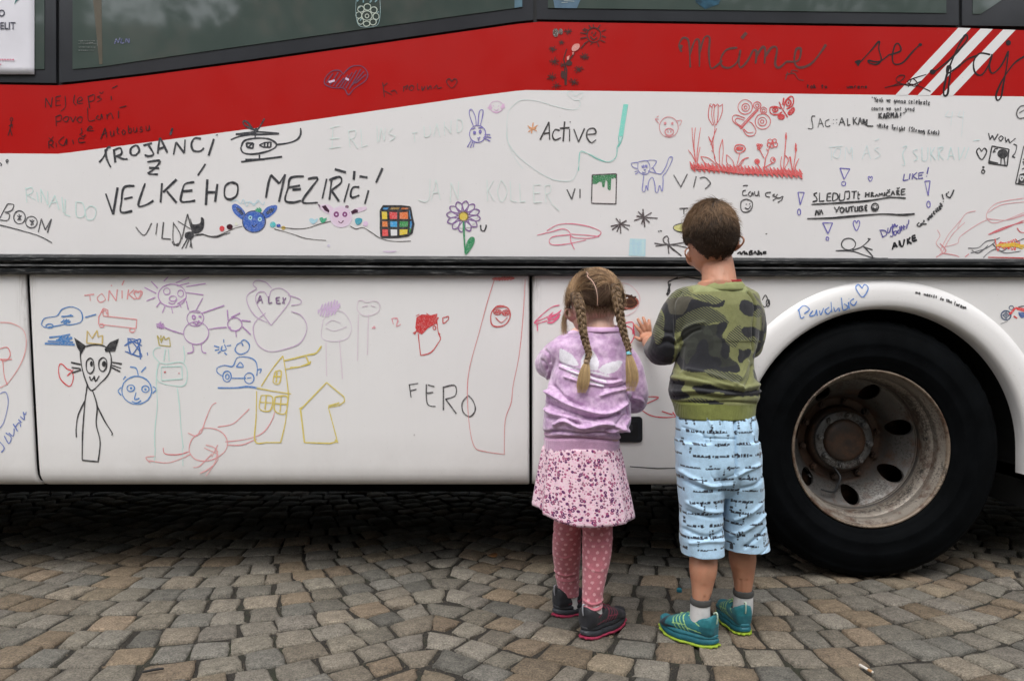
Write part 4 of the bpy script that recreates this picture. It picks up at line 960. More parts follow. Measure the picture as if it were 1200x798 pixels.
draw('faint pale blue name of two words with nines above', (200, 214, 214), 1.2, A5, "~645,520 630,545 660,545 662,525 655,590;~700,520 690,545 712,545 715,525 705,640;c 196,216,216;85,690 150,685;95,690 98,750;~120,695 105,730 130,740 140,700 120,695;~160,750 165,690 180,720 192,690 195,750;240,745 262,680 280,745;248,720 275,718;300,660 320,650;~320,690 300,700 325,725 300,745;c 180,214,212;~430,690 450,685 430,720 440,770 425,772;~500,700 478,710 500,740 482,755;~520,690 522,750 545,745 548,690;560,690 562,755;580,690 562,720 585,750;595,690 598,750;~595,692 620,692 600,720 622,750;640,750 655,690 672,750;645,730 668,728;690,690 695,750;~720,690 700,740;740,690 720,745;760,660 790,655", wr)
draw('purple-blue word with a steep exclamation mark', (66, 58, 140), 1.4, D5, "575,240 568,275 595,270;605,238 600,268;618,238 615,268;640,232 618,252;620,252 642,268;650,235 648,265 672,262;650,248 668,246;650,235 675,232;700,205 692,240;690,250 691,254", wr)
draw('violet exclamation mark above the underlined lines|violet exclamation mark left of the lines|violet exclamation mark right of the lines|violet exclamation mark below the lines|small violet heart above the lines|violet heart below the lines', (92, 82, 170), 1.2, D5, "240,210 292,214 262,268 240,210;o 259,290 11,11|22,335 55,336 34,400 22,335;o 28,438 8,15|680,278 708,276 698,352 680,278;o 700,398 9,16|150,494 202,494 178,550 150,494;o 175,576 7,9|h 398,266 11,13|h 326,508 17,27", )
draw('two underlined lines in black capitals with a smiley', (30, 30, 34), 1.6, D5,
 "~122,338 105,345 118,362 120,378 98,384;135,338 133,382 160,380;175,342 172,380 195,378;175,342 195,340;173,360 192,358;~205,338 203,378 228,368 226,345 205,338;~240,340 238,375 262,372 265,335;~290,332 288,365 275,370;265,332 290,330;300,332 328,330;315,332 312,368;335,332 333,368 342,368;335,348 345,346;375,335 372,362;392,335 390,360;374,348 392,346;402,360 404,335 414,340 404,348 418,358;422,358 432,345 438,358;442,358 445,340 452,350 460,338 465,356;472,335 472,356;~500,332 482,340 485,355 502,352;505,352 515,328 525,350;508,342 522,340;535,325 537,350;535,325 548,328 537,338 550,350;560,320 558,348 580,345;560,320 580,318;560,334 576,332;485,322 492,328 500,320;535,312 542,318 550,310;w 1.9;~92,398 240,390 380,380 500,362 582,366;w 1.6;112,455 118,428 130,452 132,425;135,452 142,425 152,450;210,412 222,428;238,408 220,440;~250,412 240,425 250,440 262,425 250,412;272,412 272,435 285,435 288,410;290,412 312,408;300,410 302,435;318,410 318,435 332,432 332,408;~342,408 342,432 362,425 350,418 360,410 342,408;370,405 372,430 382,428;370,405 382,403;371,418 380,416;o 422,412 18,19;415,405 416,408;430,404 431,407;~410,416 422,424 434,414;w 2;~70,472 200,468 320,458 460,448 560,452 628,447", wr)
draw('slanting violet words by the black tag', (58, 50, 138), 1.5, D5, "~448,530 462,565;~445,532 475,535 482,555 458,568;~490,520 488,545 498,540 505,515;~510,510 515,560 500,562;~512,500 515,525;515,512 525,498 518,520;~528,500 530,515 540,505;~528,535 518,545 528,558 535,540 528,535;~550,512 552,545 538,545 545,530;~558,508 560,535;~570,505 572,530;560,520 580,512;590,500 585,525;598,478 595,500", wr)
draw('black tag in bold capitals', (20, 20, 26), 2.1, D5, "512,632 522,595 538,620;518,618 535,610;548,585 550,612;~548,585 558,615 568,610 575,578;590,575 592,605;605,568 592,590;595,590 612,602;615,562 618,590 640,582;615,562 632,558;617,576 634,570", wr)
draw('black word climbing to the right with a smile', (36, 36, 42), 1.5, D5, "~652,492 640,505 655,512 662,495 665,510;~672,482 678,485 668,498 690,500;w 1.8;t 690,462 22 14 -46 vorcicek;w 1.5;770,345 778,372;776,382 778,385;~798,340 790,348;~806,332 800,338;~790,350 812,362 832,322", wr)
draw('lying black stick figure with a big head', (40, 40, 44), 1.5, D5, "o 285,604 37,30;~218,638 300,640 370,662 425,678 490,678;~305,636 350,620 385,590 398,575;362,618 410,634;365,618 400,655 412,670;385,575 395,580")
draw('black capital word above a framed picture', (40, 40, 44), 1.4, D5, "1012,28 1020,62 1032,40 1042,65 1062,32;~1078,42 1065,55 1075,68 1088,52 1078,42;1098,48 1102,75 1115,58 1122,80 1152,55;~1142,85 1158,95 1150,130 1135,150;1135,150 1150,155", wr)
draw('black heart with tiny marks below|small black framed picture of a tree', (36, 36, 38), 1.5, D5, "h 976,136 26,30;o 984,228 8,9;982,200 984,212;988,200 988,210|1030,95 1118,112 1108,198 1012,184 1030,95;e 1085,135 27,24;1078,155 1075,192;1092,155 1098,195;f 1014,170 1062,182 1060,194 1012,184;1035,130 1045,110 1060,108;1035,120 1048,125")
draw('black framed panel cut off by the picture edge', (36, 36, 38), 1.5, D5, "1195,95 1152,290 1240,300;f 1168,262 1175,240 1200,235 1205,285 1165,288;c 230,230,230;h 1184,262 9,12;c 36,36,38;1190,165 1215,162;1192,190 1215,185;1188,180 1210,176;1185,215 1210,205")
draw('big brown curl and loops at the upper right edge', (60, 58, 60), 1.6, A5, "~1010,495 980,500 962,530 975,555 1010,548;1000,515 975,530", wr)
draw('wild pink and red scribbles at the right edge|black, red and yellow scribble knot at the right edge', (214, 150, 155), .9, D5,
 "~745,530 760,560 740,600 770,640 740,675;~760,640 800,560 850,500 880,465;~770,650 820,560 890,490;~770,620 850,600 870,560 1000,480 1100,480 1197,450;~850,520 890,450 945,432;~1197,365 1060,390 1005,440 1010,480 1060,492 1197,440;~1010,440 1080,400 1197,385;~1000,470 1100,480 1197,455;c 200,90,100;w 1.2;~1010,555 1080,530 1197,480;~1020,550 1100,515 1197,490;~1160,520 1175,540 1197,545;c 205,120,125;w .9;~770,650 830,660 860,670;~890,670 910,655;~760,600 790,640 740,670|c 80,80,84;w 1.1;~905,625 960,622 1000,590 1050,580 1070,570;~920,650 1000,625 1050,590;~925,635 960,650 1010,610;~985,675 1010,650 1050,630 1100,650 1180,640;~1030,600 1080,640 1140,600 1197,575;c 215,60,50;w 1.1;"
 + ''.join("~%d,%d %d,%d %d,%d;" % (1045 + i * 8, 575 + (i * 37) % 40, 1060 + i * 8, 640 - (i * 23) % 50, 1075 + i * 7, 590 + (i * 29) % 45) for i in range(15)) + "c 225,175,40;w 2;~1060,605 1110,615 1197,610;~1080,620 1140,600 1197,620;~1050,612 1120,605 1190,628;c 190,60,60;w 1.2;1010,672 1197,676")
draw('pink looping scribble above the rail', (222, 110, 135), 1.1, D3, "~795,558 870,540 930,525 965,545 970,590 990,632;~845,535 900,505 970,498 1060,512 1120,535 1122,555 1080,572 1000,572 970,562;~970,552 1060,558 1118,565;~970,555 880,565 858,590 880,608 960,602 1050,582")
draw('white daisy with yellow centre, green stem and leaf', (236, 232, 238), 1.1, D3,
 ''.join("e %d,%d %d,%d;" % (413 + 50 * math.cos(a), 461 + 48 * math.sin(a), 22, 16) for a in [i * 2 * math.pi / 12 for i in range(12)]) + "c 120,85,140;w 1.4;" +
 ''.join("~%.0f,%.0f %.0f,%.0f %.0f,%.0f %.0f,%.0f %.0f,%.0f %.0f,%.0f %.0f,%.0f;" % tuple(v for r_, d in ((26, 0), (50, -.21), (72, -.22), (88, 0), (72, .22), (50, .21), (26, 0)) for v in (413 + r_ * math.cos(a + d), 461 + r_ * .92 * math.sin(a + d))) for a in [i * 2 * math.pi / 12 + .15 for i in range(12)]) +
 "c 205,180,60;e 413,461 23,23;c 120,100,40;w 1.3;o 413,461 23,23;c 30,130,80;w 2;~413,486 416,560 422,655;F 422,658 428,600 450,568 470,572 468,600 445,640;c 40,40,44;w 1.5;~502,505 505,530 520,535 530,515 530,502")
draw('black many-armed asterisk left of its larger twin|larger black asterisk with nine arms', (60, 45, 48), 1.5, D4, "208,500 185,470;208,500 210,550;208,500 158,512;208,500 165,530;208,500 252,530;208,500 258,508;208,500 240,482;208,500 205,475;208,500 190,540|330,465 325,422;330,465 280,482;330,465 292,458;330,465 300,435;330,465 370,440;330,465 402,470;330,465 360,492;330,465 335,510;330,465 318,500;322,440 335,515")
draw('light blue square of felt pen over the rail', (150, 205, 220), 3.2, D4, "f 258,575 340,578 338,668 252,664;c 140,198,216;275,580 280,660;305,590 300,655;262,600 330,605;c 165,212,224;325,585 325,660")
draw('spidery black creature left of the boy', (55, 48, 50), 1.5, D4, "~455,605 435,595 432,575 450,562 460,580;~385,600 455,607 540,595;390,615 455,606;455,607 535,598;~455,607 500,610 560,625;455,607 460,655;455,607 525,665;455,607 490,640;462,608 455,580;515,420 560,418;538,420 538,450;c 200,195,120;F 485,515 505,500 530,498 530,540 500,535;c 60,60,60;w 1.1;~530,495 490,508 485,525 505,538 530,542;404,535 410,542;412,534 424,537")
draw('small black greeting with a ring smiley', (55, 52, 54), 1.5, D4, "~860,325 845,330 845,350 868,350;845,302 858,300 870,300;~885,330 872,345 885,356 895,335 898,352;~905,330 908,350 922,350 925,328 930,358;~990,335 965,340 965,355 985,360;~1010,345 998,352 1018,362 1000,378;~1025,345 1015,360 1035,365 1052,355 1045,375 1025,388;~862,370 835,385 838,430 865,438 890,420 892,385 862,370;862,395 862,400;880,392 880,398;~855,415 872,422 885,405", wr)
draw('small bold black tag above the rail', (24, 22, 24), 2.0, D4, "e 966,551 5,3;~815,655 830,645 835,658 850,640 855,658;w 1.8;~865,645 860,655 872,655;~880,640 878,658 895,655 885,645 895,640 880,640;900,655 908,640 915,655;920,640 930,640 918,658 932,655;~935,645 935,655;~940,645 938,658 945,652;950,655 952,642 962,655 962,640", wr)
# --- lower hatches
draw('red and blue heart shapes cut by the seam', (222, 150, 150), 1.2, E1, "~0,222 40,225 80,250 88,300 70,360 30,420 0,440;c 214,110,110;~0,310 25,305 35,330 20,350 0,345;0,345 40,345;~10,350 15,400 25,430;c 110,125,185;~0,460 20,455 28,490 15,550 0,575", )
draw('blue slanting word at the far left', (78, 104, 176), 1.3, E1, "~0,620 15,640 5,655;~15,600 30,625 38,605 20,590;~30,590 45,600 48,575;~45,560 60,585;~52,570 65,555 70,570;~62,545 72,555;~68,535 82,545 78,520;~78,520 85,530 88,520", wr)
draw('faded pink name with a heart', (214, 140, 142), 1.5, E1, "282,132 315,128;300,130 302,150;~340,125 325,140 335,155 352,145 340,125;362,150 365,115 388,150 392,112;408,115 408,142;415,82 408,98;372,97 373,101;~430,112 425,145;448,112 430,130;432,130 450,145;~445,125 470,118 465,138 448,145;h 462,130 14,14", wr)
draw('blue outline car with a dash behind|blue scribble below the outline car', (58, 118, 180), 1.4, E1, "~138,228 150,208 190,200 208,178 240,170 268,182 276,205 268,222 235,230 215,228;~138,228 150,238 175,236 215,228 215,222;o 166,234 12,7;s 220,218 16,8 9;205,202 245,200;210,205 240,196;285,205 322,195|w 2;~165,272 200,268 235,262;150,292 250,296;160,284 245,288;s 215,278 25,14 10")
draw('pink outline lorry', (216, 130, 132), 1.3, E1, "345,175 330,205 330,228 455,242 457,212 345,200 345,175 360,180 362,202;~340,190 352,182 358,195;o 340,232 7,6;o 442,248 9,7")
draw('gold pen crown above the black cat', (196, 170, 90), 1.4, E1, "290,290 292,250 308,275 325,248 328,270 343,265 342,295 290,290")
draw('tall black cat with a long body, whiskers and pointed ears', (28, 28, 32), 1.6, E1,
 "~285,302 270,315 272,360 285,410 305,448 335,425 365,390 372,340 355,305 320,296 285,302;f 248,272 288,300 272,328 258,305;f 398,276 385,318 352,320 350,310 368,288;~302,340 290,352 290,380 302,392 314,378 312,350 302,340;~345,338 332,350 332,375 345,385 356,370 356,348 345,338;e 306,360 5,9;e 348,360 7,10;~300,402 305,415 315,405 320,418 332,400;315,400 316,410;238,355 270,362;240,372 270,376;240,390 272,380;375,355 408,360;375,365 405,374;374,372 402,386;"
 "~292,432 285,480 280,540 276,600 275,680;275,681 328,686;~310,450 325,500 322,560 335,620 328,688;~285,482 262,530 255,575 256,605;~325,500 350,550 375,590 372,597")
draw('small red heart left of the black cat', (206, 60, 66), 1.5, E1, "~225,378 205,360 196,375 202,410 232,435 245,410 240,385 225,378;232,395 245,380;225,400 235,390")
draw('blue round baby face with big eyes', (70, 128, 190), 1.5, E1, "o 457,448 50,47;o 437,441 13,11;o 486,444 12,11;e 438,441 4,4;e 486,445 4,4;~455,455 450,478 466,475;~440,485 457,490 472,482;~462,398 455,375 435,370;472,388 488,370;~405,438 395,450 405,465;~510,435 522,445 510,458;~412,412 420,402")
draw('blue scribbled star', (46, 96, 166), 1.6, E1, "~415,300 470,278 440,330 430,275 475,335 418,318;~425,275 460,285 470,345;w 1.2;~415,300 440,285 475,300;492,322 494,332")
draw('purple smiling sun', (178, 130, 186), 1.3, E2, "o 148,132 47,38;o 130,118 11,11;o 176,125 10,11;o 150,142 12,9;~135,155 152,160 165,145;55,105 95,125;78,85 100,108;92,138 62,150;120,85 135,70;160,90 205,72;165,100 205,90;195,102 260,92;195,122 252,130;170,155 178,172;145,170 150,192;125,165 115,190;108,155 95,170;165,160 195,140")
draw('purple figure with outstretched arms', (168, 124, 178), 1.3, E2, "o 225,208 28,26;o 228,257 42,38;w 1.6;o 220,205 5,6;236,202 246,203;~218,222 230,228 238,215;w 1.2;202,180 195,150;228,180 250,140;245,192 322,165;205,185 240,190;~185,260 150,250 115,235;~268,245 300,240 330,238;100,225 120,240;95,235 118,228;110,218 112,245;b 110,232 16,7;~215,292 218,318 198,325;~245,290 248,318 262,324;o 357,228 24,22;332,180 335,215;345,205 375,190;380,215 410,218;382,235 410,262;360,250 362,270;345,250 340,235")
draw('purple heart and a name inside a big plum shape', (186, 156, 190), 1.2, E2, "~478,232 430,160 432,125 455,120 470,140 480,115 510,108 540,130 535,160 478,232;~430,108 418,95 430,82 460,88 480,108;~430,110 400,130 400,160 425,200 465,222;~535,130 575,145 575,160 545,165;~460,190 420,230 430,290 470,318 520,312 575,290 598,240 580,200 545,185;c 120,90,130;w 1.5;432,158 442,132 450,158;436,148 448,146;470,135 470,158 482,156;495,140 497,160 510,158;495,140 508,138;496,150 506,148;518,138 522,160;528,140 515,158", wr)
draw('blue little car with a sun and a cloud', (70, 122, 186), 1.5, E2, "~300,372 322,365 350,368 365,340 400,338 425,350 432,375 430,400;~298,372 298,388 318,402;~345,408 395,408;o 331,402 14,18;o 405,408 16,18;o 332,403 6,8;398,408 412,406;~362,370 375,355 385,370 362,370;~432,380 445,378 440,392;w 2;~300,440 360,440 400,436 440,442;w 1.4;~315,300 312,315 328,312 322,295;288,300 305,305;290,315 305,312;320,278 320,290;330,300 345,298;300,325 310,318;322,322 330,330;~365,295 358,315 375,328 400,318 405,295 388,280 375,290 365,295;380,290 385,300")
draw('gold crown above the pale worm', (172, 158, 80), 1.5, E2, "98,265 105,298 142,302 138,272 125,280 120,268 112,285 98,265;110,265 112,290")
draw('pale turquoise long worm with red eyes', (160, 214, 202), 1.3, E2, "~105,355 85,330 90,310 110,305;~100,360 95,420 98,500 90,580 90,640;~165,440 172,500 178,580 185,640;~105,355 130,360 180,355 198,385 190,430 150,432 105,420 95,395 105,355;~125,310 120,350;~135,310 138,350;~185,300 190,340 185,360;112,370 180,368 182,410 112,415 112,370;~92,640 88,690;~182,640 184,700;c 190,70,70;w 2;123,385 124,390;170,390 171,393")
draw('red crab-like scribble with long feelers', (220, 140, 142), 1.2, E2, "~245,590 262,540 280,500 295,490;~300,570 350,560 385,530 405,510;~200,590 230,600 250,575 300,580 330,610 325,650 280,680 230,680 205,650 215,610 245,590;~325,620 400,610 450,590 480,550 490,520;~330,630 380,630 430,610;c 206,90,96;~118,640 125,660 170,662 205,652;c 222,150,150;~75,690 60,672 90,668;~70,682 130,690 180,675 210,660;~295,640 300,680 270,710 240,725;~280,660 240,700 218,705;~300,650 290,690 260,735;~260,630 290,640 300,665;255,640 300,660;300,630 280,670")
draw('yellow pen house tower with windows', (206, 186, 84), 1.6, E2, "~445,435 480,380 512,340 520,345 535,450 532,500 525,560 510,622;~430,450 428,540 425,618 465,622 510,622;~430,440 480,450 545,460;~520,350 585,335 600,330 627,325;~525,378 580,368 610,358;595,335 605,360;~492,385 485,420 505,425 512,385 492,385;498,385 495,422;487,402 512,402;~445,465 440,510 475,515 482,470 445,465;462,465 458,512;442,488 480,490;~492,470 490,515 525,525 532,470 492,470;512,468 508,520;490,492 530,495;482,490 492,490")
draw('yellow pen arrow-shaped house', (208, 190, 84), 1.6, E3, "~0,372 30,370 60,358 70,352;~0,345 50,332 85,325 105,300;35,512 122,422 180,470 182,485 165,498 128,505 158,618 135,625 48,622 35,512;30,510 50,498;128,500 165,490;150,612 160,622")
draw('faint tall pink figures', (202, 178, 200), 1.15, E3, "~110,215 105,270 140,285 190,275 205,235 180,190 140,185 110,215;~120,240 150,250 190,235;~118,230 140,215 170,225;c 196,152,206;w 1.3;s 128,178 34,26 16;s 140,170 26,22 12;w 1;c 208,184,200;~120,290 122,400;~165,285 175,410;~228,150 225,180 250,200 290,190 300,165 285,150 255,155 240,148 228,150;240,170 260,165;270,165 285,170;~228,195 225,350;~262,195 258,330;c 215,150,160;s 280,238 6,5 5")
draw('two pinkish digits', (214, 140, 150), 1.2, E3, "340,210 345,228;~338,210 358,208 355,230;~350,210 360,208;~362,215 355,235 370,228", wr)
draw('red solid-haired portrait with a heart', (190, 22, 24), 1.0, E3, "f 422,205 440,195 470,198 492,192 488,215 490,225 462,240 440,262 425,255 418,240;w 1.4;415,262 428,240;410,258 425,250;478,230 495,205;w 1.1;~428,260 432,300 436,332;~436,332 470,322 495,290 502,275 495,258;~490,215 495,255 502,260;o 482,240 5,6;~510,205 512,225 528,212 528,202 518,205 510,205;420,200 432,195;455,192 468,200")
draw('black name in thin capitals', (58, 56, 58), 1.6, E3, "~396,430 428,425;398,428 404,472;400,450 422,445;~460,430 482,436;~455,428 458,492 486,502;455,458 478,455;~512,435 512,515;~512,438 550,432 552,465 518,478;~520,478 555,526;~595,465 575,490 578,520 600,536 618,515 612,485 595,465", wr)
draw('tall thin red tower outline', (206, 130, 132), 1.1, E3, "~682,80 660,150 630,260 600,370 592,450 598,560 615,635 650,652 718,662;~785,78 778,200 765,330 745,430 738,490 718,550 715,662;c 210,110,106;w 2;s 712,76 36,5 18;680,74 745,76;c 190,60,60;w 1.4;~690,168 672,190 672,225 690,236 720,228 735,200 728,175 705,166 690,168;w 1.2;s 692,186 10,6 7;s 720,190 10,6 7;w 1;o 692,187 13,9;o 720,190 12,9;~686,205 705,222 726,205;w 2;690,170 715,168;c 180,175,175;e 415,597 3,3")
draw('pink pointed flower scribble left of the girl', (224, 86, 124), 1.3, (600, 310, 7.975), "~205,545 280,470 370,400 445,380;~205,545 260,520 330,490 420,460 460,425;~205,545 240,550 330,525;235,550 238,620;~335,515 345,480 385,445;~340,510 400,480 450,440;w 2;~345,505 370,490 400,470;~335,520 400,505 450,465;~330,540 380,540 440,490;345,490 380,450")
draw('dark scribbled oval inside a thin ring right of the girl', (64, 40, 30), 2.2, (640, 300, 4.692), "F 412,215 450,212 495,230 508,255 490,280 450,295 415,292;s 455,252 45,36 16;c 150,60,34;w 1.6;~430,285 470,290 500,270 505,250 490,232;c 90,60,44;~440,240 470,235 488,255;~430,262 460,270 490,262;c 235,235,235;w 1;438,232 450,230;c 214,160,165;w .9;~410,148 460,160 505,205 515,250 490,300 450,325 410,328")
draw('crimson looping scribble between girl and boy', (206, 40, 84), 1.5, (640, 300, 4.692), "~375,380 385,400 392,420;~390,385 430,370 475,365 480,400 485,440 465,480;~430,380 470,400 478,430;~385,425 400,430 415,440;c 216,150,170;~395,350 420,300")
draw('red angular line below the boy\'s hand', (204, 50, 70), 1.2, E4, "~495,558 548,560 500,585;~480,605 520,628 570,635 615,632;600,615 612,632;560,612 600,625")
draw('black claw outline above the boy\'s shoulder', (30, 30, 34), 1.5, E4, "~715,122 650,112 590,125 585,140 590,165 580,180;w 2;~592,135 582,165 590,150 578,178;w 1.5;~585,128 620,112;o 956,208 6,13;960,200 962,215")
draw('blue cursive word with a heart on the arch', (66, 120, 190), 1.5, E5, "~148,125 152,145 160,142;~146,128 160,116 172,125 160,135;~180,128 172,140 184,138 188,126;~188,126 190,140;~195,128 198,138 205,122;~218,120 208,128 215,136 224,126;~222,108 224,132;~228,120 232,130 240,122 242,130;~246,98 250,126 262,120 252,112;~262,108 265,124;263,100 264,101;~275,100 266,108 275,116 282,106;h 295,82 14,15", wr, flareY)
draw('tiny black handwriting on the arch', (34, 32, 34), 1.4, E5, "t 420,82 6 6 11 ma;t 440,86 6 5.2 14 meerft;t 476,95 6 5.2 19 jo the;t 510,106 7 5.2 22 fureon", wr, flareY)
draw('small red and blue motorbike at the right edge', (44, 70, 104), 1.6, F2c, "o 415,586 24,22;w 1;o 415,586 12,11;415,565 415,607;392,586 438,586;o 441,549 11,9;c 214,48,50;f 458,545 480,548 500,550 520,560 505,570 480,562 470,560;w 2.2;460,550 440,575 430,580;c 60,90,150;f 475,570 505,572 512,595 490,600 478,585;w 1.5;c 200,50,50;470,600 452,590;c 150,148,150;w .9;388,628 425,612;c 44,44,60;475,545 504,540")
draw('small spider-like scribble in the arch corner', (50, 46, 48), 1.3, PX, "~893,352 897,346 900,354 896,360 892,356")
# --- on the glass
draw('white pen flower on the tinted window', (168, 180, 166), .9, A2, "c 92,132,138;w 3;675,5 680,8;700,12 706,12;735,10 740,14;760,8 764,12;682,40 684,44;770,60 772,64;690,95 694,98;760,100 764,96;c 168,180,166;w .9;o 720,78 24,22;o 720,80 9,9;o 722,38 16,15;o 752,52 15,14;o 762,82 14,15;o 748,108 15,14;o 718,116 15,12;o 690,104 14,15;o 682,76 14,15;o 692,48 15,14;c 110,140,142;w .7;~670,0 668,60 680,120 720,132 770,120 782,60 780,0", Yf=lambda x, y: -.0056)
draw('faint blue scrawl on the tinted window', (52, 62, 110), 1.4, A1, "540,210 548,185 556,205 566,182;~575,185 570,205 585,205;~592,205 595,185 608,205 608,185;c 60,72,66;w .8;370,195 450,195;370,210 455,208;370,225 450,226;370,240 445,240;458,190 460,220;380,202 440,204", wr, Yf=lambda x, y: -.0056)
draw('pale pen stroke on the right window', (150, 165, 165), .8, A3, "620,5 685,2;630,18 660,16;640,8 690,12;790,0 800,5", wr, Yf=lambda x, y: -.0062)

# ---- paper notice in the left window
paper = simple('paper', (.72, .71, .76), .6, var=.04, vscale=5, bmp=.4, bscale=18)
pr = slab('poster', [(-150, -130), (42.5, -130), (42, 60), (41.8, 89), (-150, 88)], paper, -.0082, .0008, None, None) if False else None
pts = [(-150, -130), (42.5, -130), (42, 60), (41.8, 89), (-150, 88)]
bm = bmesh.new()
gx_ = np.linspace(-150, 42, 24); gy_ = np.linspace(-130, 88.5, 26); gridv = []
for j in gy_:
    row = []
    for i in gx_:
        p = W(i, j, 0); row.append(bm.verts.new((p.x, -.0085 - .0016 * (math.sin(i * .09) * math.sin(j * .07) + 1) * (1 if abs(i - 42) > 1 else .3), p.z)))
    gridv.append(row)
for j in range(25):
    for i in range(23): bm.faces.new((gridv[j][i], gridv[j + 1][i], gridv[j + 1][i + 1], gridv[j][i + 1]))
poster = from_bm('poster', bm, paper, None, True)
md = poster.modifiers.new('s', 'SOLIDIFY'); md.thickness = .0004
tag(poster, 'white printed paper notice taped to the leftmost bus window', 'poster')
def text(body, px, py, hpx, mat, Y, align='LEFT', parent=None, sy=1.0):
    c = bpy.data.curves.new('t', 'FONT'); c.body = body; c.size = 1; c.align_x = align; c.offset = .02
    o = bpy.data.objects.new('t', c); COL.objects.link(o)
    dg = bpy.context.evaluated_depsgraph_get(); dg.update(); me = bpy.data.meshes.new_from_object(o.evaluated_get(dg)); bpy.data.objects.remove(o)
    co = co_of(me); h = .70; s = hpx / SBUS / h; p = W(px, py, 0)
    out = np.stack([p.x + co[:, 0] * s * sy, np.full(len(co), Y), p.z + co[:, 1] * s], 1); setco(me, out)
    return link('printed_text', me, mat, parent)
inkp = simple('print_ink', (.05, .05, .075), .6, bmp=0)
text('IO', 8.5, 21, 7.6, inkp, -.0125, 'RIGHT', poster, .92)
text('ELIT', 20.8, 36, 8, inkp, -.0125, 'RIGHT', poster, .88)
def pfill(P, mat, Y=-.0122):
    V = [Vector((W(x, y).x, Y, W(x, y).z)) for x, y in P]; return mesh_pd('printed_mark', V, [tuple(range(len(V)))], mat, poster)
pk = simple('print_pink', (.62, .22, .30), .6, bmp=0); gn = simple('print_green', (.06, .22, .20), .6, bmp=0)
for i in range(7): pfill([(19 - i * 3.1, 70.7), (19 - i * 3.1, 72.4), (16.6 - i * 3.1, 72.4), (16.6 - i * 3.1, 70.7)], pk)
pfill([(4, 76.5), (4, 77.6), (0, 77.6), (0, 76.5)], pk)
pfill([(26, -2), (19, 7.5), (20.5, 2), (22, -4)], gn); pfill([(25.5, 0), (27, -4), (23, -4), (20, 5)], gn, -.0124)

# ================================================================== PEOPLE
def m_skin(name, col):
    m, t, b = newmat(name); v = texco(t)
    c = ramp(t, noisen(t, v, 16, 4), [(.3, tuple(x * .84 for x in col)), (.7, (min(1, col[0] * 1.08), col[1], col[2]))])
    c = mixc(t, mth(t, 'MULTIPLY', ramp(t, noisen(t, v, 48, 5, .7), [(.45, (0, 0, 0)), (.7, (1, 1, 1))]), .35), c, (col[0] * .95, col[1] * .70, col[2] * .66))
    c = mixc(t, mth(t, 'MULTIPLY', ramp(t, noisen(t, v, 230, 2), [(.66, (0, 0, 0)), (.72, (1, 1, 1))]), .35), c, tuple(x * .6 for x in col))
    t.links.new(c, b.inputs['Base Color']); b.inputs['Roughness'].default_value = .52
    b.inputs['Subsurface Weight'].default_value = .12; b.inputs['Subsurface Radius'].default_value = (.008, .003, .002); b.inputs['Subsurface Scale'].default_value = .5
    bump(t, b, noisen(t, v, 500, 3), .12, .0008)
    return m
SKB = m_skin('skin_tanned', (.49, .245, .15)); SKG = m_skin('skin_fair', (.60, .375, .29))
def cloth_mat(name, rough=.85, fine=900, bs=.25, sheen=.25):
    m, t, b = newmat(name); v = texco(t)
    c = mixc(t, 1.0, attr(t, 'col'), ramp(t, noisen(t, v, 60, 4), [(.25, (.88, .88, .88)), (.75, (1.1, 1.1, 1.1))]), 'MULTIPLY')
    t.links.new(c, b.inputs['Base Color']); b.inputs['Roughness'].default_value = rough
    b.inputs['Sheen Weight'].default_value = sheen
    c = mixc(t, 1.0, c, ramp(t, noisen(t, v, 330, 3, .8), [(.35, (.88, .88, .88)), (.65, (1.10, 1.10, 1.10))]), 'MULTIPLY'); t.links.new(c, b.inputs['Base Color'])
    bump(t, b, noisen(t, v, fine * .6, 3, .8), bs * 1.3, .0014)
    return m, t, b, c, v
SK0 = 376.0
def plan(co, s=SK0):
    """print coordinates on the back of a garment: metres on the cloth, scaled"""
    return 600 + co[:, 0] * s, HOR + (HC - co[:, 2]) * s
def finish(name, me, mats, parent):
    me.polygons.foreach_set('use_smooth', [True] * len(me.polygons)); me.update()
    return link(name, me, mats, parent, True)
def hair_mat(name):
    m, t, b = newmat(name)
    t.links.new(attr(t, 'col'), b.inputs['Base Color']); b.inputs['Roughness'].default_value = .6
    b.inputs['Specular IOR Level'].default_value = .25
    return m
HM = hair_mat('hair')
def strands_mesh(name, S, C, wid, parent, normalsrc=None, layer=None):
    """S: list of polylines (n,3); C colours; thin three-sided hairs"""
    V, F, CC = [], [], []
    for P, c in zip(S, C):
        n = len(P); b0 = len(V)
        for i in range(n):
            p = P[i]; d = (P[min(i + 1, n - 1)] - P[max(i - 1, 0)]); d.normalize()
            u = d.cross(Vector((.3, .9, .2)));
            if u.length < .01: u = d.cross(Vector((1, 0, 0)))
            u.normalize(); w = d.cross(u); r_ = wid * (1 - .8 * (i / (n - 1)) ** 1.5) * .5
            for q in range(3):
                a = q * 2.0944; V.append(p + u * (r_ * math.cos(a)) + w * (r_ * math.sin(a)))
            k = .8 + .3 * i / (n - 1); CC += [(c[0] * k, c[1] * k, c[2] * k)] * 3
        for i in range(n - 1):
            for q in range(3):
                a = b0 + i * 3 + q; b = b0 + i * 3 + (q + 1) % 3; F.append((a, b, b + 3, a + 3))
    me = bpy.data.meshes.new(name); me.from_pydata([tuple(v) for v in V], [], F); me.update(); put_col(me, 'col', np.array(CC))
    return link(name, me, HM, parent, True)

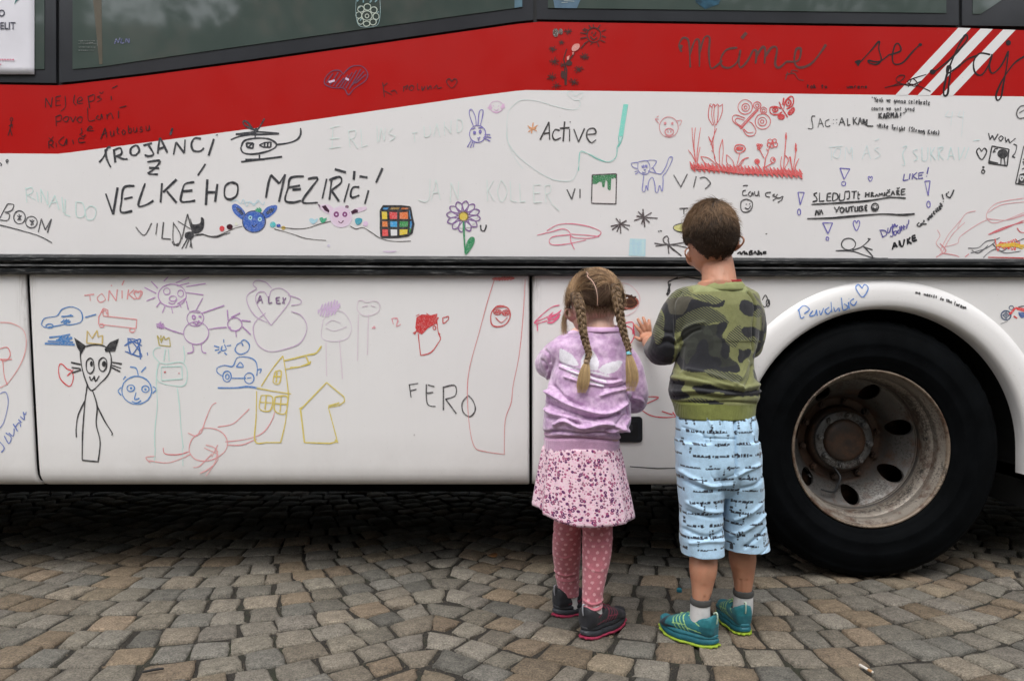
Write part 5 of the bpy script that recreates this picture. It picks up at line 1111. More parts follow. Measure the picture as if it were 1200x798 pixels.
# ---- shoes -------------------------------------------------------
def make_shoe(parent, heel, dirv, L_, pal, side=1, name='shoe'):
    """heel: ground point under the heel; dirv: toe direction; pal: upper, mid, outsole, accent, lining"""
    d = Vector((dirv[0], dirv[1], 0)).normalized(); s = Vector((d.y, -d.x, 0)); k = L_ / .2
    rot = lambda p: Vector(heel) + s * (p[0] * k) + d * (p[1] * k) + Vector((0, 0, p[2] * k * 1.28))
    root = empty(name, heel); root.parent = parent; root.location = Vector(heel) - Vector(parent.location)
    def lk(nm, me, mat):
        o = link(nm, me, mat, None, True); o.parent = root; o.location = -Vector(heel); return o
    # upper
    rows = [(-.004, .010, .030, .066), (.002, .024, .022, .079), (.02, .031, .02, .080), (.05, .033, .02, .066), (.075, .034, .02, .064), (.10, .037, .02, .066), (.13, .040, .02, .056), (.16, .039, .02, .046), (.182, .031, .02, .039), (.198, .014, .022, .032)]
    rr = catmull(rows, 4); bm = bmesh.new(); rings = []
    for y, hw, zb, zt in rr:
        ring = []; cx = .004 * side * math.sin(y / .2 * 3)
        for i in range(24):
            a = 2 * math.pi * i / 24; ca, sa = math.cos(a), math.sin(a)
            ring.append(rot((cx + hw * math.copysign(abs(ca) ** .75, ca), y, (zb + zt) / 2 + (zt - zb) / 2 * math.copysign(abs(sa) ** .8, sa))))
        rings.append(ring)
    bm_ring_loft(bm, rings)
    me = remesh(bm, .0022, 4); co = co_of(me); no = no_of(me)
    rel = co - np.array(heel); lx = rel @ np.array(s) / k; ly = rel @ np.array(d) / k; lz = rel[:, 2] / (k * 1.28)
    # collar opening pressed in around the ankle
    hole = np.exp(-(((lx) / .021) ** 4 + ((ly - .043) / .033) ** 4)) * (lz > .045)
    co[:, 2] -= hole * .022 * k
    rim = np.exp(-((np.hypot(lx / .024, (ly - .043) / .036) - 1.05) / .16) ** 2) * (lz > .05); co += no * (rim * .0022)[:, None]; lz = rel[:, 2] / (k * 1.28)
    col = np.tile(np.array(pal[0]), (len(co), 1))
    nz = vnoise(co, 300); col *= (1 + .10 * nz)[:, None]
    toe = (ly > .160) | ((lz < .034) & (ly > .12)); col[toe] = pal[6]
    heelc = (ly < .035) & (lz < .052); col[heelc] = np.array(pal[7])
    fox = (lz < .040) & (ly >= .035) & (ly <= .12); col[fox] = np.array(pal[7]) * 1.15
    col[hole > .4] = pal[4]
    # accent lines on the quarters
    for (y0, z0, y1, z1, w) in ((.085, .030, .110, .062, .0016), (.098, .030, .122, .058, .0016), (.112, .030, .134, .054, .0016), (.072, .031, .098, .064, .0016), (.03, .036, .085, .040, .0012), (.085, .046, .13, .042, .0012), (.035, .052, .06, .060, .0012)):
        dd = segd(ly, lz, [(y0, z0), (y1, z1)]); mk = (dd < w) & (np.abs(lx) > .012); col[mk] = pal[3]
    co += no * (.0009 * vnoise(co, 90))[:, None]
    setco(me, co); put_col(me, 'col', col)
    m, t, b, c, v = cloth_mat('shoe_upper', .6, 700, .5, .1)
    lk('upper', me, m)
    # sole: three stacked layers with a lugged rim
    def outline(n=56, grow=0):
        P = []
        for i in range(n):
            a = 2 * math.pi * i / n; ca, sa = math.cos(a), math.sin(a)
            y = .097 + (.105 + grow) * sa; wv = .035 + .007 * math.sin((y - .02) / .2 * 3.1) - (.004 if .05 < y < .09 else 0)
            P.append((.004 * side * math.sin(y / .2 * 3) + (wv + grow) * math.copysign(abs(ca) ** .65, ca), y))
        return P
    def layer(nm, z0, z1, grow, mat, lug=0, zt_fun=None):
        P = outline(72, grow); V, F = [], []; n = len(P)
        zs_ = [z0, z0 + (z1 - z0) * .3, z0 + (z1 - z0) * .7, z1]; sc_ = [-.0025, 0, 0, -.002]
        for zi, sg in zip(zs_, sc_):
            for i, (x, y) in enumerate(P):
                g = 1 + sg / .04 + (lug if i % 4 < 2 else 0) * (1 if zi < z1 else 0)
                spring = max(0, (y - .14)) ** 2 * 3.2 + max(0, .02 - y) * .15
                V.append(rot((x * g, .097 + (y - .097) * g, zi + spring)))
        for j in range(3):
            for i in range(n): F.append((j * n + i, j * n + (i + 1) % n, (j + 1) * n + (i + 1) % n, (j + 1) * n + i))
        F.append(tuple(range(n))[::-1]); F.append(tuple(range(3 * n, 4 * n)))
        me = bpy.data.meshes.new(nm); me.from_pydata([tuple(v) for v in V], [], F); me.update()
        o = lk(nm, me, mat); md = o.modifiers.new('e', 'EDGE_SPLIT'); md.split_angle = R(40)
    layer('outsole', .000, .0065, .001, pal[2], .05)
    layer('midsole', .0062, .020, .0005, pal[1])
    layer('midsole', .0195, .030, -.0015, pal[5])
    # laces and heel loop
    bm = bmesh.new()
    for i, y in enumerate((.085, .097, .109, .121)):
        z = .0665 - i * .0035; sg = 1 if i % 2 else -1
        tube(bm, [rot((-.018, y, z - .004)), rot((0, y + .004 * sg, z + .003)), rot((.018, y, z - .004))], [.0018 * k] * 3, 6, 3)
    tube(bm, [rot((0, .082, .071)), rot((.008, .078, .077)), rot((.014, .085, .070))], [.0014 * k] * 3, 6, 3); tube(bm, [rot((0, .082, .071)), rot((-.009, .076, .076)), rot((-.013, .086, .069))], [.0014 * k] * 3, 6, 3)
    me = bpy.data.meshes.new('lace'); bm.to_mesh(me); bm.free(); lk('lace', me, simple('lace', pal[3], .8, bmp=.3))
    bm = bmesh.new(); tube(bm, [rot((0, .004, .082)), rot((0, -.006, .086)), rot((0, -.009, .074)), rot((0, -.006, .060))], [.0026 * k, .0026 * k, .0024 * k, .002 * k], 8, 4)
    me = bpy.data.meshes.new('heel_loop'); bm.to_mesh(me); bm.free(); lk('heel_loop', me, simple('loop', pal[8], .7, bmp=.3))
    return root
def hand(bm, wrist, palm_c, fdirs, thumb, pr=.024, flatn=(0, 1, 0), fr=.0068):
    """palm ellipsoid, four fingers (base, mid, tip) and a thumb"""
    n = Vector(flatn)
    tube(bm, [wrist, wrist.lerp(palm_c, .5), palm_c, palm_c + (palm_c - wrist).normalized() * pr * .6], [pr * .72, pr * .85, pr * 1.12, pr * 1.0], 16, 3, .48, n)
    for pts in fdirs: tube(bm, pts, [fr * 1.12, fr * 1.02, fr * .95, fr * .8][:len(pts)], 10, 3)
    tube(bm, thumb, [fr * 1.5, fr * 1.2, fr * .9], 10, 3)
def head_base(bm, c, Rw, fwd, zk=.086, xk=.074):
    """skull, jaw, nose, ears, lips for a small child's head; c centre of the skull, fwd face direction"""
    f = Vector(fwd).normalized(); s = Vector((f.y, -f.x, 0)).normalized(); u = s.cross(f).normalized(); 
    if u.z < 0: u = -u
    rot = Matrix((s, f, u)).transposed()
    P = lambda x, y, z: c + s * x + f * y + u * z
    ellipsoid(bm, P(0, 0, 0), (xk * Rw, .088 * Rw, zk * Rw), rot, 28)
    ellipsoid(bm, P(0, .025 * Rw, -.045 * Rw), (.058 * Rw, .060 * Rw, .062 * Rw), rot, 24)
    ellipsoid(bm, P(0, .052 * Rw, -.088 * Rw), (.024 * Rw, .022 * Rw, .018 * Rw), rot, 16)
    for q in (-1, 1):
        ellipsoid(bm, P(.036 * q * Rw, .055 * Rw, -.048 * Rw), (.026 * Rw, .024 * Rw, .026 * Rw), rot, 16)
        # brow
        ellipsoid(bm, P(.028 * q * Rw, .077 * Rw, -.002 * Rw), (.022 * Rw, .008 * Rw, .007 * Rw), rot, 12)
        # eyelid bulge
        ellipsoid(bm, P(.029 * q * Rw, .073 * Rw, -.020 * Rw), (.014 * Rw, .010 * Rw, .008 * Rw), rot, 12)
    tube(bm, [P(0, .082 * Rw, -.015 * Rw), P(0, .089 * Rw, -.030 * Rw), P(0, .098 * Rw, -.041 * Rw)], [.006, .007, .0095], 10, 3)
    for z_, r_ in ((-.066, .0050), (-.073, .0056)):
        tube(bm, [P(-.018 * Rw, .076 * Rw, z_ * Rw), P(0, .086 * Rw, z_ * Rw), P(.018 * Rw, .076 * Rw, z_ * Rw)], [r_ * .6, r_, r_ * .6], 8, 4)
    return P, rot
def ear(bm, c, out, back, up, sz=.03):
    """rim, inner bowl and lobe"""
    o_, b_, u_ = Vector(out), Vector(back), Vector(up)
    rim = [c + b_ * (-.004) + u_ * (-.40 * sz), c + b_ * .22 * sz + o_ * .1 * sz + u_ * (-.25 * sz), c + b_ * .42 * sz + o_ * .28 * sz + u_ * (.15 * sz), c + b_ * .30 * sz + o_ * .28 * sz + u_ * (.50 * sz), c + b_ * .02 * sz + o_ * .12 * sz + u_ * (.58 * sz), c - b_ * .2 * sz + u_ * (.35 * sz)]
    tube(bm, rim, [.0050, .0042, .0036, .0034, .0034, .003], 8, 4)
    tube(bm, [c - o_ * .006 - b_ * .004, c + b_ * .18 * sz], [.013, .008], 12, 3, .6)
    tube(bm, [c + u_ * (-.35 * sz), c + b_ * .1 * sz + o_ * .08 * sz + u_ * .1 * sz, c + b_ * .05 * sz + o_ * .1 * sz + u_ * .45 * sz], [.006, .0085, .006], 12, 3, .5)
def wrinkle(me, folds, s=SK0, base=.0012, bscale=26, extra=None, back=True):
    co = co_of(me); no = no_of(me); X, Y = plan(co, s)
    disp = base * vnoise(co, bscale, 1) + base * .45 * vnoise(co, bscale * 2.6, 2)
    bk = np.clip(-no[:, 1] * 2.2 + .5, 0, 1) if back else 1
    for pts, w, amp in folds:
        d = segd(X, Y, catmull(pts, 5)); disp = disp + bk * amp * np.exp(-(d / w) ** 2)
    if extra is not None: disp = disp + extra(co, no, X, Y)
    co = co + no * disp[:, None]; setco(me, co)
    return co, no

# ================================================================== BOY
boy = empty('person', ((840 - 600) / 376, -.53, 0))
tag(boy, 'taller child in camouflage sweatshirt and light blue shorts, one hand flat on the bus', 'person')
hc = W(833, 276, -.40)
fwd = Vector((-.07, 1, -.28))
bm = bmesh.new()
P_, rot = head_base(bm, hc, 1.12, fwd, .0965, .067)
tube(bm, [W(843, 338, -.45), W(842, 320, -.425), W(839, 300, -.385)], [.057, .053, .050], 20, 4)
# torso under clothes
hloft(bm, [(843, 330, 24, -.45, .045), (842, 345, 30, -.45, .05), (842, 370, 40, -.455, .07), (840, 420, 38, -.47, .08), (839, 470, 38, -.48, .08), (842, 510, 39, -.50, .080), (845, 545, 39, -.505, .080), (846, 560, 36, -.505, .07)])
# legs
hloft(bm, [(825, 540, 21, -.51, .07), (822, 600, 19, -.53, .06), (824, 645, 15.5, -.55, .043), (824, 665, 16, -.557, .045), (823, 685, 12.5, -.562, .036), (821.5, 702, 9.8, -.570, .029), (821, 712, 8.5, -.568, .024), (818, 734, 8, -.56, .022)])
hloft(bm, [(868, 540, 21, -.50, .07), (870, 600, 19, -.49, .06), (870, 640, 15.5, -.485, .043), (870, 655, 15.2, -.482, .044), (871, 675, 12, -.478, .034), (871, 692, 9.2, -.476, .028), (871, 702, 8.5, -.474, .024), (869, 720, 8, -.462, .022)])
# arms
sl, el, wl = W(801, 362, -.45), W(777, 407, -.42), W(760, 401, -.115)
tube(bm, [W(817, 356, -.45), sl, W(786, 382, -.445), el, W(768, 407, -.27), wl], [.034, .034, .034, .034, .030, .024], 16, 4)
sr, er, wr_ = W(874, 362, -.45), W(879, 404, -.43), W(879, 396, -.14)
tube(bm, [W(865, 356, -.45), sr, W(881, 382, -.44), er, W(880, 402, -.28), wr_], [.034, .034, .032, .030, .028, .024], 16, 4)
# left hand flat on the panel, fingers spread upwards to the left
Yh = -.016
pc = W(757.5, 393, Yh - .006)
g = lambda *a: [W(x, y, Yh + dy) for x, y, dy in a]
hand(bm, W(763, 403, -.085), pc,
     [g((752.5, 391, -.004), (748.0, 385.5, -.004), (744.2, 381.0, .004)), g((755.0, 388, -.006), (750.8, 380.0, -.007), (747.6, 374.2, .003)),
      g((758.6, 386.5, -.006), (756.0, 378.0, -.007), (753.8, 372.4, .003)), g((761.8, 387.5, -.004), (761.2, 380.5, -.005), (760.4, 375.2, .004))],
     g((755, 398, -.010), (749.5, 398.0, -.008), (744.6, 395.2, .002)), .023, (0, 1, 0), .0064)
# right hand holds a pen against the bus (hidden by the body)
ph = W(880, 392, -.075)
hand(bm, wr_, ph, [[ph + Vector((dx, .02, dz)), ph + Vector((dx * 1.1, .045, dz - .004)), ph + Vector((dx * .7, .055, dz - .022))] for dx, dz in ((-.014, .010), (-.005, .013), (.006, .012), (.015, .008))],
     [ph + Vector((-.018, .002, -.004)), ph + Vector((-.022, .025, -.006)), ph + Vector((-.012, .045, -.012))], .023, (1, 0, 0), .0064)
upv = Vector((0, -.25, 1)).normalized()
ear(bm, W(811.5, 301, -.385), Vector((-1, -.25, 0)).normalized(), Vector((-.75, -.65, 0)).normalized(), upv, .048)
ear(bm, W(861.0, 287, -.385), Vector((1, -.1, 0)).normalized(), Vector((.55, -.85, 0)).normalized(), upv, .046)
me = remesh(bm, .0026, 5, .45)
wrinkle(me, [(PL('817.5,688 819,704'), 1.3, -.0028), (PL('825,688 823.5,704'), 1.3, -.0028), (PL('868,680 869,696'), 1.2, -.0026), (PL('875,680 873.5,696'), 1.2, -.0026), (PL('818,652 817,672'), 2.5, .0015), (PL('830,652 829,668'), 2.5, .0018), (PL('864,648 864,664'), 2.3, .0015), (PL('877,648 876,662'), 2.3, .0018), (PL('838,324 839,335'), 2, -.0015), (PL('851,322 852,335'), 2, -.0015)], base=.0004)
boybody = finish('body', me, SKB, boy)
def eyes(P_, rot, k, par, col):
    for q in (-1, 1):
        bm = bmesh.new(); ellipsoid(bm, P_(.029 * q * k, .0765 * k, -.020 * k), (.0105 * k, .0078 * k, .0062 * k), rot, 16)
        o = from_bm('eye', bm, simple('eye_white', (.75, .73, .70), .15, bmp=0), par, True)
        bm = bmesh.new(); ellipsoid(bm, P_(.029 * q * k, .0825 * k, -.020 * k), (.0048 * k, .0022 * k, .0048 * k), rot, 14); from_bm('iris', bm, simple('iris', col, .1, bmp=0), o, True)
eyes(P_, rot, 1.12, boy, (.06, .03, .015))

# hair: cap + combed strands from the whorl
def boy_hair():
    s, f, u = rot.col[0], rot.col[1], rot.col[2]; k = 1.12
    A = Vector((.0692 * k, .0905 * k, .0985 * k))
    def surf(n, lift=0): return hc + s * (n.x * (A.x + lift)) + f * (n.y * (A.y + lift)) + u * (n.z * (A.z + lift))
    def covered(n):
        # hairline in head coordinates: low at the nape, above ears, high forehead
        ph_ = math.atan2(n.x, -n.y)          # 0 = back
        a = abs(ph_)
        line = np.interp(a, [0, .5, .9, 1.2, 1.38, 1.6, 1.8, 2.1, 2.6, 3.2], [-.90, -.88, -.84, -.70, -.34, -.24, -.30, .10, .42, .45])
        return n.z > line + .03 * math.sin(ph_ * 9)
    bm = bmesh.new()
    q = bmesh.ops.create_uvsphere(bm, u_segments=72, v_segments=48, radius=1)
    cols = {}
    for v in list(bm.verts):
        n = v.co.normalized(); lift = .004 if n.z > -.1 else .001
        v.co = n
    bmesh.ops.delete(bm, geom=[v for v in bm.verts if not covered(v.co)], context='VERTS')
    for v in bm.verts:
        n = v.co.copy(); v.co = surf(n, .0065 * min(1, max(.0, (n.z + .62) / .5)) + .0006)
    me = bpy.data.meshes.new('scalp_hair'); bm.to_mesh(me); bm.free()
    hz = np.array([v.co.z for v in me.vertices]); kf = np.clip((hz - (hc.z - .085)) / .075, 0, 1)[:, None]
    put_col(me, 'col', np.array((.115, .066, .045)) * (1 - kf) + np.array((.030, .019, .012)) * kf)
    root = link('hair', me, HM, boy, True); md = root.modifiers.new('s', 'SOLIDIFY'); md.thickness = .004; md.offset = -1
    whorl = Vector((.10, -.62, .78)).normalized()
    S, C = [], []; r_ = random.Random(3)
    while len(S) < 15000:
        n = Vector((r_.gauss(0, 1), r_.gauss(0, 1), r_.gauss(0, 1))).normalized()
        if not covered(n): continue
        away = (n - whorl * n.dot(whorl)); 
        if away.length < .02: continue
        ang = n.angle(whorl)
        tdir = (away - n * away.dot(n)).normalized()
        swirl = n.cross(tdir) * (.9 * math.exp(-ang * 1.6)); down = Vector((0, 0, -1)) - n * (-n.z)
        side = s * 0
        dl = (tdir + swirl + down * (.35 if n.z < .5 else .1) + Vector((-.25, 0, 0)) * max(0, n.z - .5)).normalized()
        top = max(0, min(1, (n.z + .30) / .85)); Lh = .006 + .028 * top
        Lh *= r_.uniform(.75, 1.15); pts = []; cur = n.copy(); lift = .0012 + .0085 * min(1, max(.1, (n.z + .62) / .5)) * r_.random()
        jit = Vector((r_.gauss(0, .16), r_.gauss(0, .16), r_.gauss(0, .16)))
        clump = Vector((noise.noise(n * 9), noise.noise(n * 9 + Vector((5, 0, 0))), noise.noise(n * 9 + Vector((0, 9, 0))))) * 1.1
        for i in range(5):
            pts.append(surf(cur, lift + i * .0009 * (.3 + top) * (1 + clump.x)))
            d = (dl + jit + clump); d = d - cur * d.dot(cur); cur = (cur + d.normalized() * (Lh / 5 / .09)).normalized()
        if r_.random() < .07: pts = [p + (p - hc).normalized() * .003 * i for i, p in enumerate(pts)]
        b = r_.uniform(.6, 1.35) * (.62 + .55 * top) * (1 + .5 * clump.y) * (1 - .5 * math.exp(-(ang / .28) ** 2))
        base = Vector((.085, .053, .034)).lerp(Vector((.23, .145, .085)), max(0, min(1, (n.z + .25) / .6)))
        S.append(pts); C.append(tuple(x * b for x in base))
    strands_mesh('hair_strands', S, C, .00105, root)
boy_hair()

# ---- boy sweatshirt
bm = bmesh.new()
hloft(bm, [(845, 334, 22, -.443, .050), (844, 338, 34, -.446, .056), (842, 344, 46, -.45, .064), (840.5, 352, 50, -.452, .074), (841, 362, 50, -.455, .080), (841, 385, 48, -.46, .088), (840, 405, 46, -.465, .090), (837, 425, 44.5, -.47, .092), (836, 442, 49, -.475, .102), (837, 456, 52, -.48, .108), (837.5, 466, 51, -.48, .106), (837.5, 474, 47, -.485, .100), (838.5, 489, 44.5, -.49, .098)], 40, 6)
tube(bm, [W(822, 352, -.45), W(800, 360, -.45), W(785, 385, -.455), W(778, 408, -.445), W(770, 409, -.30), W(766, 405, -.13)], [.052, .056, .050, .049, .043, .034], 22, 6)
tube(bm, [W(862, 353, -.45), W(875, 362, -.45), W(881, 385, -.45), W(879, 405, -.43), W(879, 402, -.30), W(879, 398, -.16)], [.052, .050, .044, .042, .040, .033], 22, 6)
me = remesh(bm, .0027, 7)
C1 = (770, 320, 4.986)
def P1(s): return catmull(PL(s, *C1), 4, True)
folds = [(PL("110,400 160,330 210,300 260,290", *C1), 2.2, .006), (PL("120,420 190,350 240,330", *C1), 1.6, -.006), (PL("100,640 200,655 330,668 450,690 560,680", *C1), 2.2, -.009),
         (PL("80,610 200,625 330,640 450,660 600,650", *C1), 2.6, .007), (PL("90,725 200,700 330,712 450,706 590,700", *C1), 2.4, -.007), (PL("100,690 220,680 340,695 500,695 610,690", *C1), 2.0, .006),
         (PL("170,560 300,590 420,640 470,670", *C1), 2.5, .006), (PL("150,590 280,630 400,668", *C1), 2.0, -.005), (PL("120,440 110,520 90,590", *C1), 3, .005), (PL("150,430 140,500 130,560", *C1), 2.4, -.005),
         (PL("520,520 480,590 420,640", *C1), 2.2, .006), (PL("550,540 520,610 470,660", *C1), 1.8, -.006), (PL("540,440 500,520 450,600", *C1), 2.5, .004), (PL("270,80 240,130 230,200", *C1), 3, .003),
         (PL("540,110 575,180 560,300 550,450", *C1), 1.4, -.009), (PL("150,110 105,170 105,280 120,400", *C1), 1.4, -.009), (PL("10,300 40,340 90,350", *C1), 2, -.005), (PL("20,420 60,400 110,420", *C1), 2.2, -.005), (PL("30,380 70,370 100,390", *C1), 1.8, .005),
         (PL("60,750 200,745 400,740 560,755", *C1), 1.4, -.005)]
def ex(co, no, X, Y):
    rib = .0006 * np.sin(X * 3.4) * (Y > 470.5 + (X - 838) * 0); 
    big = .003 * vnoise(co, (9, 9, 22), 5) * (Y > 400) + .0022 * vnoise(co, (30, 20, 9), 7)
    return rib + big
co, no = wrinkle(me, folds, extra=ex, base=.0013)
X, Y = plan(co, 374.0)
wx = X + 1.1 * vnoise(co, 60, 3); wy = Y + 1.1 * vnoise(co, 60, 4)
olive = np.array(lin((116, 118, 74))); black = np.array(lin((20, 21, 27))); dgrey = np.array(lin((48, 51, 43))); brown = np.array(lin((84, 80, 68)))
col = np.tile(olive, (len(co), 1)); hat = np.zeros(len(co))
nA = vnoise(co, (11, 11, 14), 21) + .3 * vnoise(co, 26, 22); nB = vnoise(co, (10, 10, 13), 31) + .3 * vnoise(co, 26, 32)
nonback = (no[:, 1] > .25) | (X < 790) | (X > 893)
col[nonback & (nA > .02)] = black; col[nonback & (nA < -.30)] = dgrey; hat[nonback & (nB > .25) & (nA <= .02) & (nA >= -.30)] = 1
def pm(s, c=None, h=None):
    m_ = inpoly(wx, wy, P1(s)) & (no[:, 1] < .45)
    if c is not None: col[m_] = c; hat[m_] = 0
    if h is not None: hat[m_] = h
    return m_
pm("80,150 100,90 180,80 200,120 300,130 370,165 320,190 250,160 190,130 140,140", olive, 1)
pm("60,180 90,150 190,135 210,170 160,230 80,245", brown * .8)
pm("190,160 250,165 320,185 378,160 372,185 340,205 270,200 215,235 150,262 110,300 100,370 60,400 40,350 45,270 40,200 70,170 75,235 150,235", black)
pm("120,270 220,210 300,205 390,275 385,300 320,290 260,310 200,295 120,350 105,320", olive * .62, 1)
pm("140,345 170,310 200,295 260,308 330,300 385,285 372,330 355,380 392,420 385,480 440,525 440,565 350,560 240,560 150,555 112,500 150,420", dgrey * .62)
mott = (vnoise(co, (24, 24, 30), 41) > .05)
bigm = inpoly(wx, wy, P1("140,345 170,310 200,295 260,308 330,300 385,285 372,330 355,380 392,420 385,480 440,525 440,565 350,560 240,560 150,555 112,500 150,420")) & (no[:, 1] < .45)
col[bigm & mott] = dgrey * .95; col[bigm & (vnoise(co, (30, 30, 22), 43) > .35)] = black * 1.1
pm("335,300 385,285 385,310 370,335 350,375 390,400 390,470 370,500 340,470 350,400 320,350", black)
pm("112,500 160,540 250,545 340,545 400,540 440,525 445,570 350,570 250,572 150,565", black)
pm("470,170 500,160 560,180 612,192 620,218 570,222 550,255 500,250 465,215", black)
pm("548,255 560,225 600,210 615,240 600,258", olive * .9, 1)
pm("560,120 610,160 640,260 632,330 618,330 612,200 580,150", brown)
pm("450,305 480,350 500,372 590,376 600,395 580,420 520,395 460,390 420,432 370,388", olive * 1.1, 1)
pm("475,320 530,315 600,332 628,350 628,398 560,375 500,375 472,350", black)
pm("445,440 480,450 510,440 530,455 520,490 490,500 470,520 440,510 450,475", black)
pm("245,560 330,565 450,590 430,628 330,610 270,590", olive * .7, 1)
pm("60,635 130,625 142,640 120,680 160,700 150,720 80,735", black)
pm("180,650 270,640 340,665 420,672 470,680 560,675 600,650 620,690 600,705 500,712 400,705 340,702 350,690 300,680 260,695 200,690", black)
pm("150,745 190,715 280,732 250,755", olive * 1.1, 1)
pm("220,745 290,732 345,742 300,758 240,760", black)
pm("550,560 600,600 625,640 615,660 560,620 545,590", dgrey)
pm("5,250 35,240 42,330 20,400 0,420 -30,380 -20,260", olive * .8, 1)
pm("0,410 30,420 60,470 70,520 20,525 -60,500 -60,380 -20,360", black)
pm("600,400 625,410 625,440 590,490 560,500 545,480 580,440", black)
hem = (Y > 468 + 4 * np.sin((X - 790) * .02)); col[hem] = np.array(lin((116, 122, 60))); hat[hem] = 0
collar = (Y < 342.0 + .0016 * (X - 845) ** 2 * .2) & (np.abs(X - 845) < 32); col[collar] = np.array(lin((134, 139, 92))); hat[collar] = 0
put_col(me, 'col', col); put_f(me, 'hatch', hat)
cm, t, b, c, v = cloth_mat('camouflage_jersey', .9, 800, .35)
x_, y_, z_ = sep(t, v)
st = mth(t, 'SINE', mth(t, 'MULTIPLY', mth(t, 'ADD', mth(t, 'MULTIPLY', x_, .80), mth(t, 'MULTIPLY', z_, 1.0)), 740.0))
st = mth(t, 'MULTIPLY', mth(t, 'MULTIPLY', mth(t, 'GREATER_THAN', st, -.05), attr(t, 'hatch', 'Fac')), 1.0, True)
t.links.new(mixc(t, st, c, (.018, .020, .025)), b.inputs['Base Color'])
shirt = finish('sweatshirt', me, cm, boy); tag(shirt, 'camouflage sweatshirt in olive, black and hatched patches')
# collar band and red undershirt edge
def ringband(name, rows, mat, parent, n=48, th=.0025):
    V, F = [], []
    for cx, cy, rx, Y0, ry, tilt in rows:
        c = W(cx, cy, Y0); a = rx / (FPX / (DIST + Y0))
        for i in range(n):
            q = 2 * math.pi * i / n; V.append(c + Vector((a * math.cos(q), ry * math.sin(q), tilt * math.sin(q) + (.012 * 0) * math.cos(q))))
    for j in range(len(rows) - 1):
        for i in range(n): F.append((j * n + i, j * n + (i + 1) % n, (j + 1) * n + (i + 1) % n, (j + 1) * n + i))
    o = mesh_pd(name, V, F, mat, parent, True); md = o.modifiers.new('s', 'SOLIDIFY'); md.thickness = th; md.offset = 0
    return o
ringband('neckband', [(845, 339.5, 31.0, -.447, .0635, .006), (845, 336.5, 28.8, -.446, .0625, .006), (845, 333, 25.8, -.444, .060, .006), (845, 330, 23.4, -.442, .057, .006)], simple('olive_rib', lin((134, 139, 92)), .9, bmp=.5, bscale=900), shirt)
ringband('undershirt_edge', [(845.8, 331, 22.8, -.441, .0565, .006), (846, 327.3, 21.8, -.440, .0555, .006)], simple('red_jersey', lin((140, 36, 36)), .9), shirt, th=.002)

# ---- boy shorts
bm = bmesh.new()
hloft(bm, [(839, 474, 42, -.485, .090), (839, 484, 44.5, -.487, .094), (839.5, 500, 47, -.495, .102), (840, 525, 47, -.50, .104), (842, 545, 46.5, -.505, .100), (845, 565, 46, -.505, .080), (846, 580, 40, -.505, .05)], 40, 5)
hloft(bm, [(816, 515, 24, -.503, .103), (818, 545, 25, -.51, .101), (820, 575, 26, -.52, .092), (822, 605, 25, -.53, .078), (823, 630, 24.8, -.54, .074), (823.5, 648, 25.2, -.545, .074)], 36, 5)
hloft(bm, [(864, 515, 24, -.497, .103), (866, 545, 24, -.50, .099), (868.5, 575, 24.5, -.495, .090), (869.5, 600, 23.5, -.49, .08), (872.5, 625, 25.5, -.485, .082), (874.5, 642, 27.5, -.485, .084)], 36, 5)
me = remesh(bm, .0026, 6)
C2 = (780, 470, 4.2)
folds = [(PL("60,330 140,370 200,385 290,375", *C2), 2.4, .006), (PL("70,370 150,395 230,410", *C2), 2, -.006), (PL("80,470 160,500 240,510", *C2), 2.5, .005), (PL("80,510 170,530 260,530", *C2), 2, -.005),
         (PL("300,60 300,200 298,330", *C2), 1.6, -.010), (PL("310,330 360,310 420,290", *C2), 2, .005), (PL("330,400 400,380 450,350", *C2), 2, -.005), (PL("310,640 370,600 430,560 460,540", *C2), 2.5, .006), (PL("360,690 420,640 480,600", *C2), 2, -.006), (PL("320,560 380,520 440,480", *C2), 2, .005),
         (PL("75,600 150,620 260,600", *C2), 2.4, -.005), (PL("90,655 170,640 250,650", *C2), 2, .004), (PL("70,120 140,140 160,180", *C2), 1.2, -.003), (PL("150,160 300,165", *C2), 1, -.003), (PL("80,720 160,738 270,740", *C2), .8, -.003), (PL("310,735 400,735 500,690", *C2), .8, -.003),
         (PL("160,180 175,330 230,350 290,330", *C2), .8, -.002)]
folds += [(PL("170,70 190,110 200,150", *C2), 1.5, .004), (PL("240,70 245,120", *C2), 1.5, -.004), (PL("360,80 370,130", *C2), 1.5, .004), (PL("400,90 395,140", *C2), 1.5, -.004)]
def ex2(co, no, X, Y): return .0035 * vnoise(co, (12, 12, 24), 5) + .0018 * vnoise(co, (40, 30, 18), 6)
folds = [(p, w, am * 1.15) for p, w, am in folds]
co, no = wrinkle(me, folds, extra=ex2, base=.001, s=374)
X, Y = plan(co, 374.0)
# hem: hollow the leg openings upwards
zh = np.where(X < 849, 647.5, 640.5) 
blue = np.array(lin((172, 204, 228))); navy = np.array(lin((26, 30, 44)))
col = np.tile(blue, (len(co), 1)); mk = np.zeros(len(co), bool); q = random.Random(9)
warpx = X + 2.0 * vnoise(co, 12, 8); warpy = Y + 2.2 * vnoise(co, 12, 9)
for row in range(14):
    y0 = 476 + row * 13.0; x0 = 780 + q.uniform(-14, 0)
    while x0 < 915:
        ln = q.uniform(14, 24); x1 = x0; kind = q.random()
        mk |= (np.abs(warpy - y0 - .8) < .3) & (warpx > x0) & (warpx < x0 + ln)
        while x1 < x0 + ln:
            w_ = q.uniform(1.2, 4.0); h_ = q.uniform(.8, 1.9) if kind < .75 else q.uniform(.4, .9)
            mk |= (warpx > x1) & (warpx < x1 + w_) & (np.abs(warpy - y0) < h_); x1 += w_ + q.uniform(.5, 1.1)
        x0 += ln + q.uniform(3, 10)
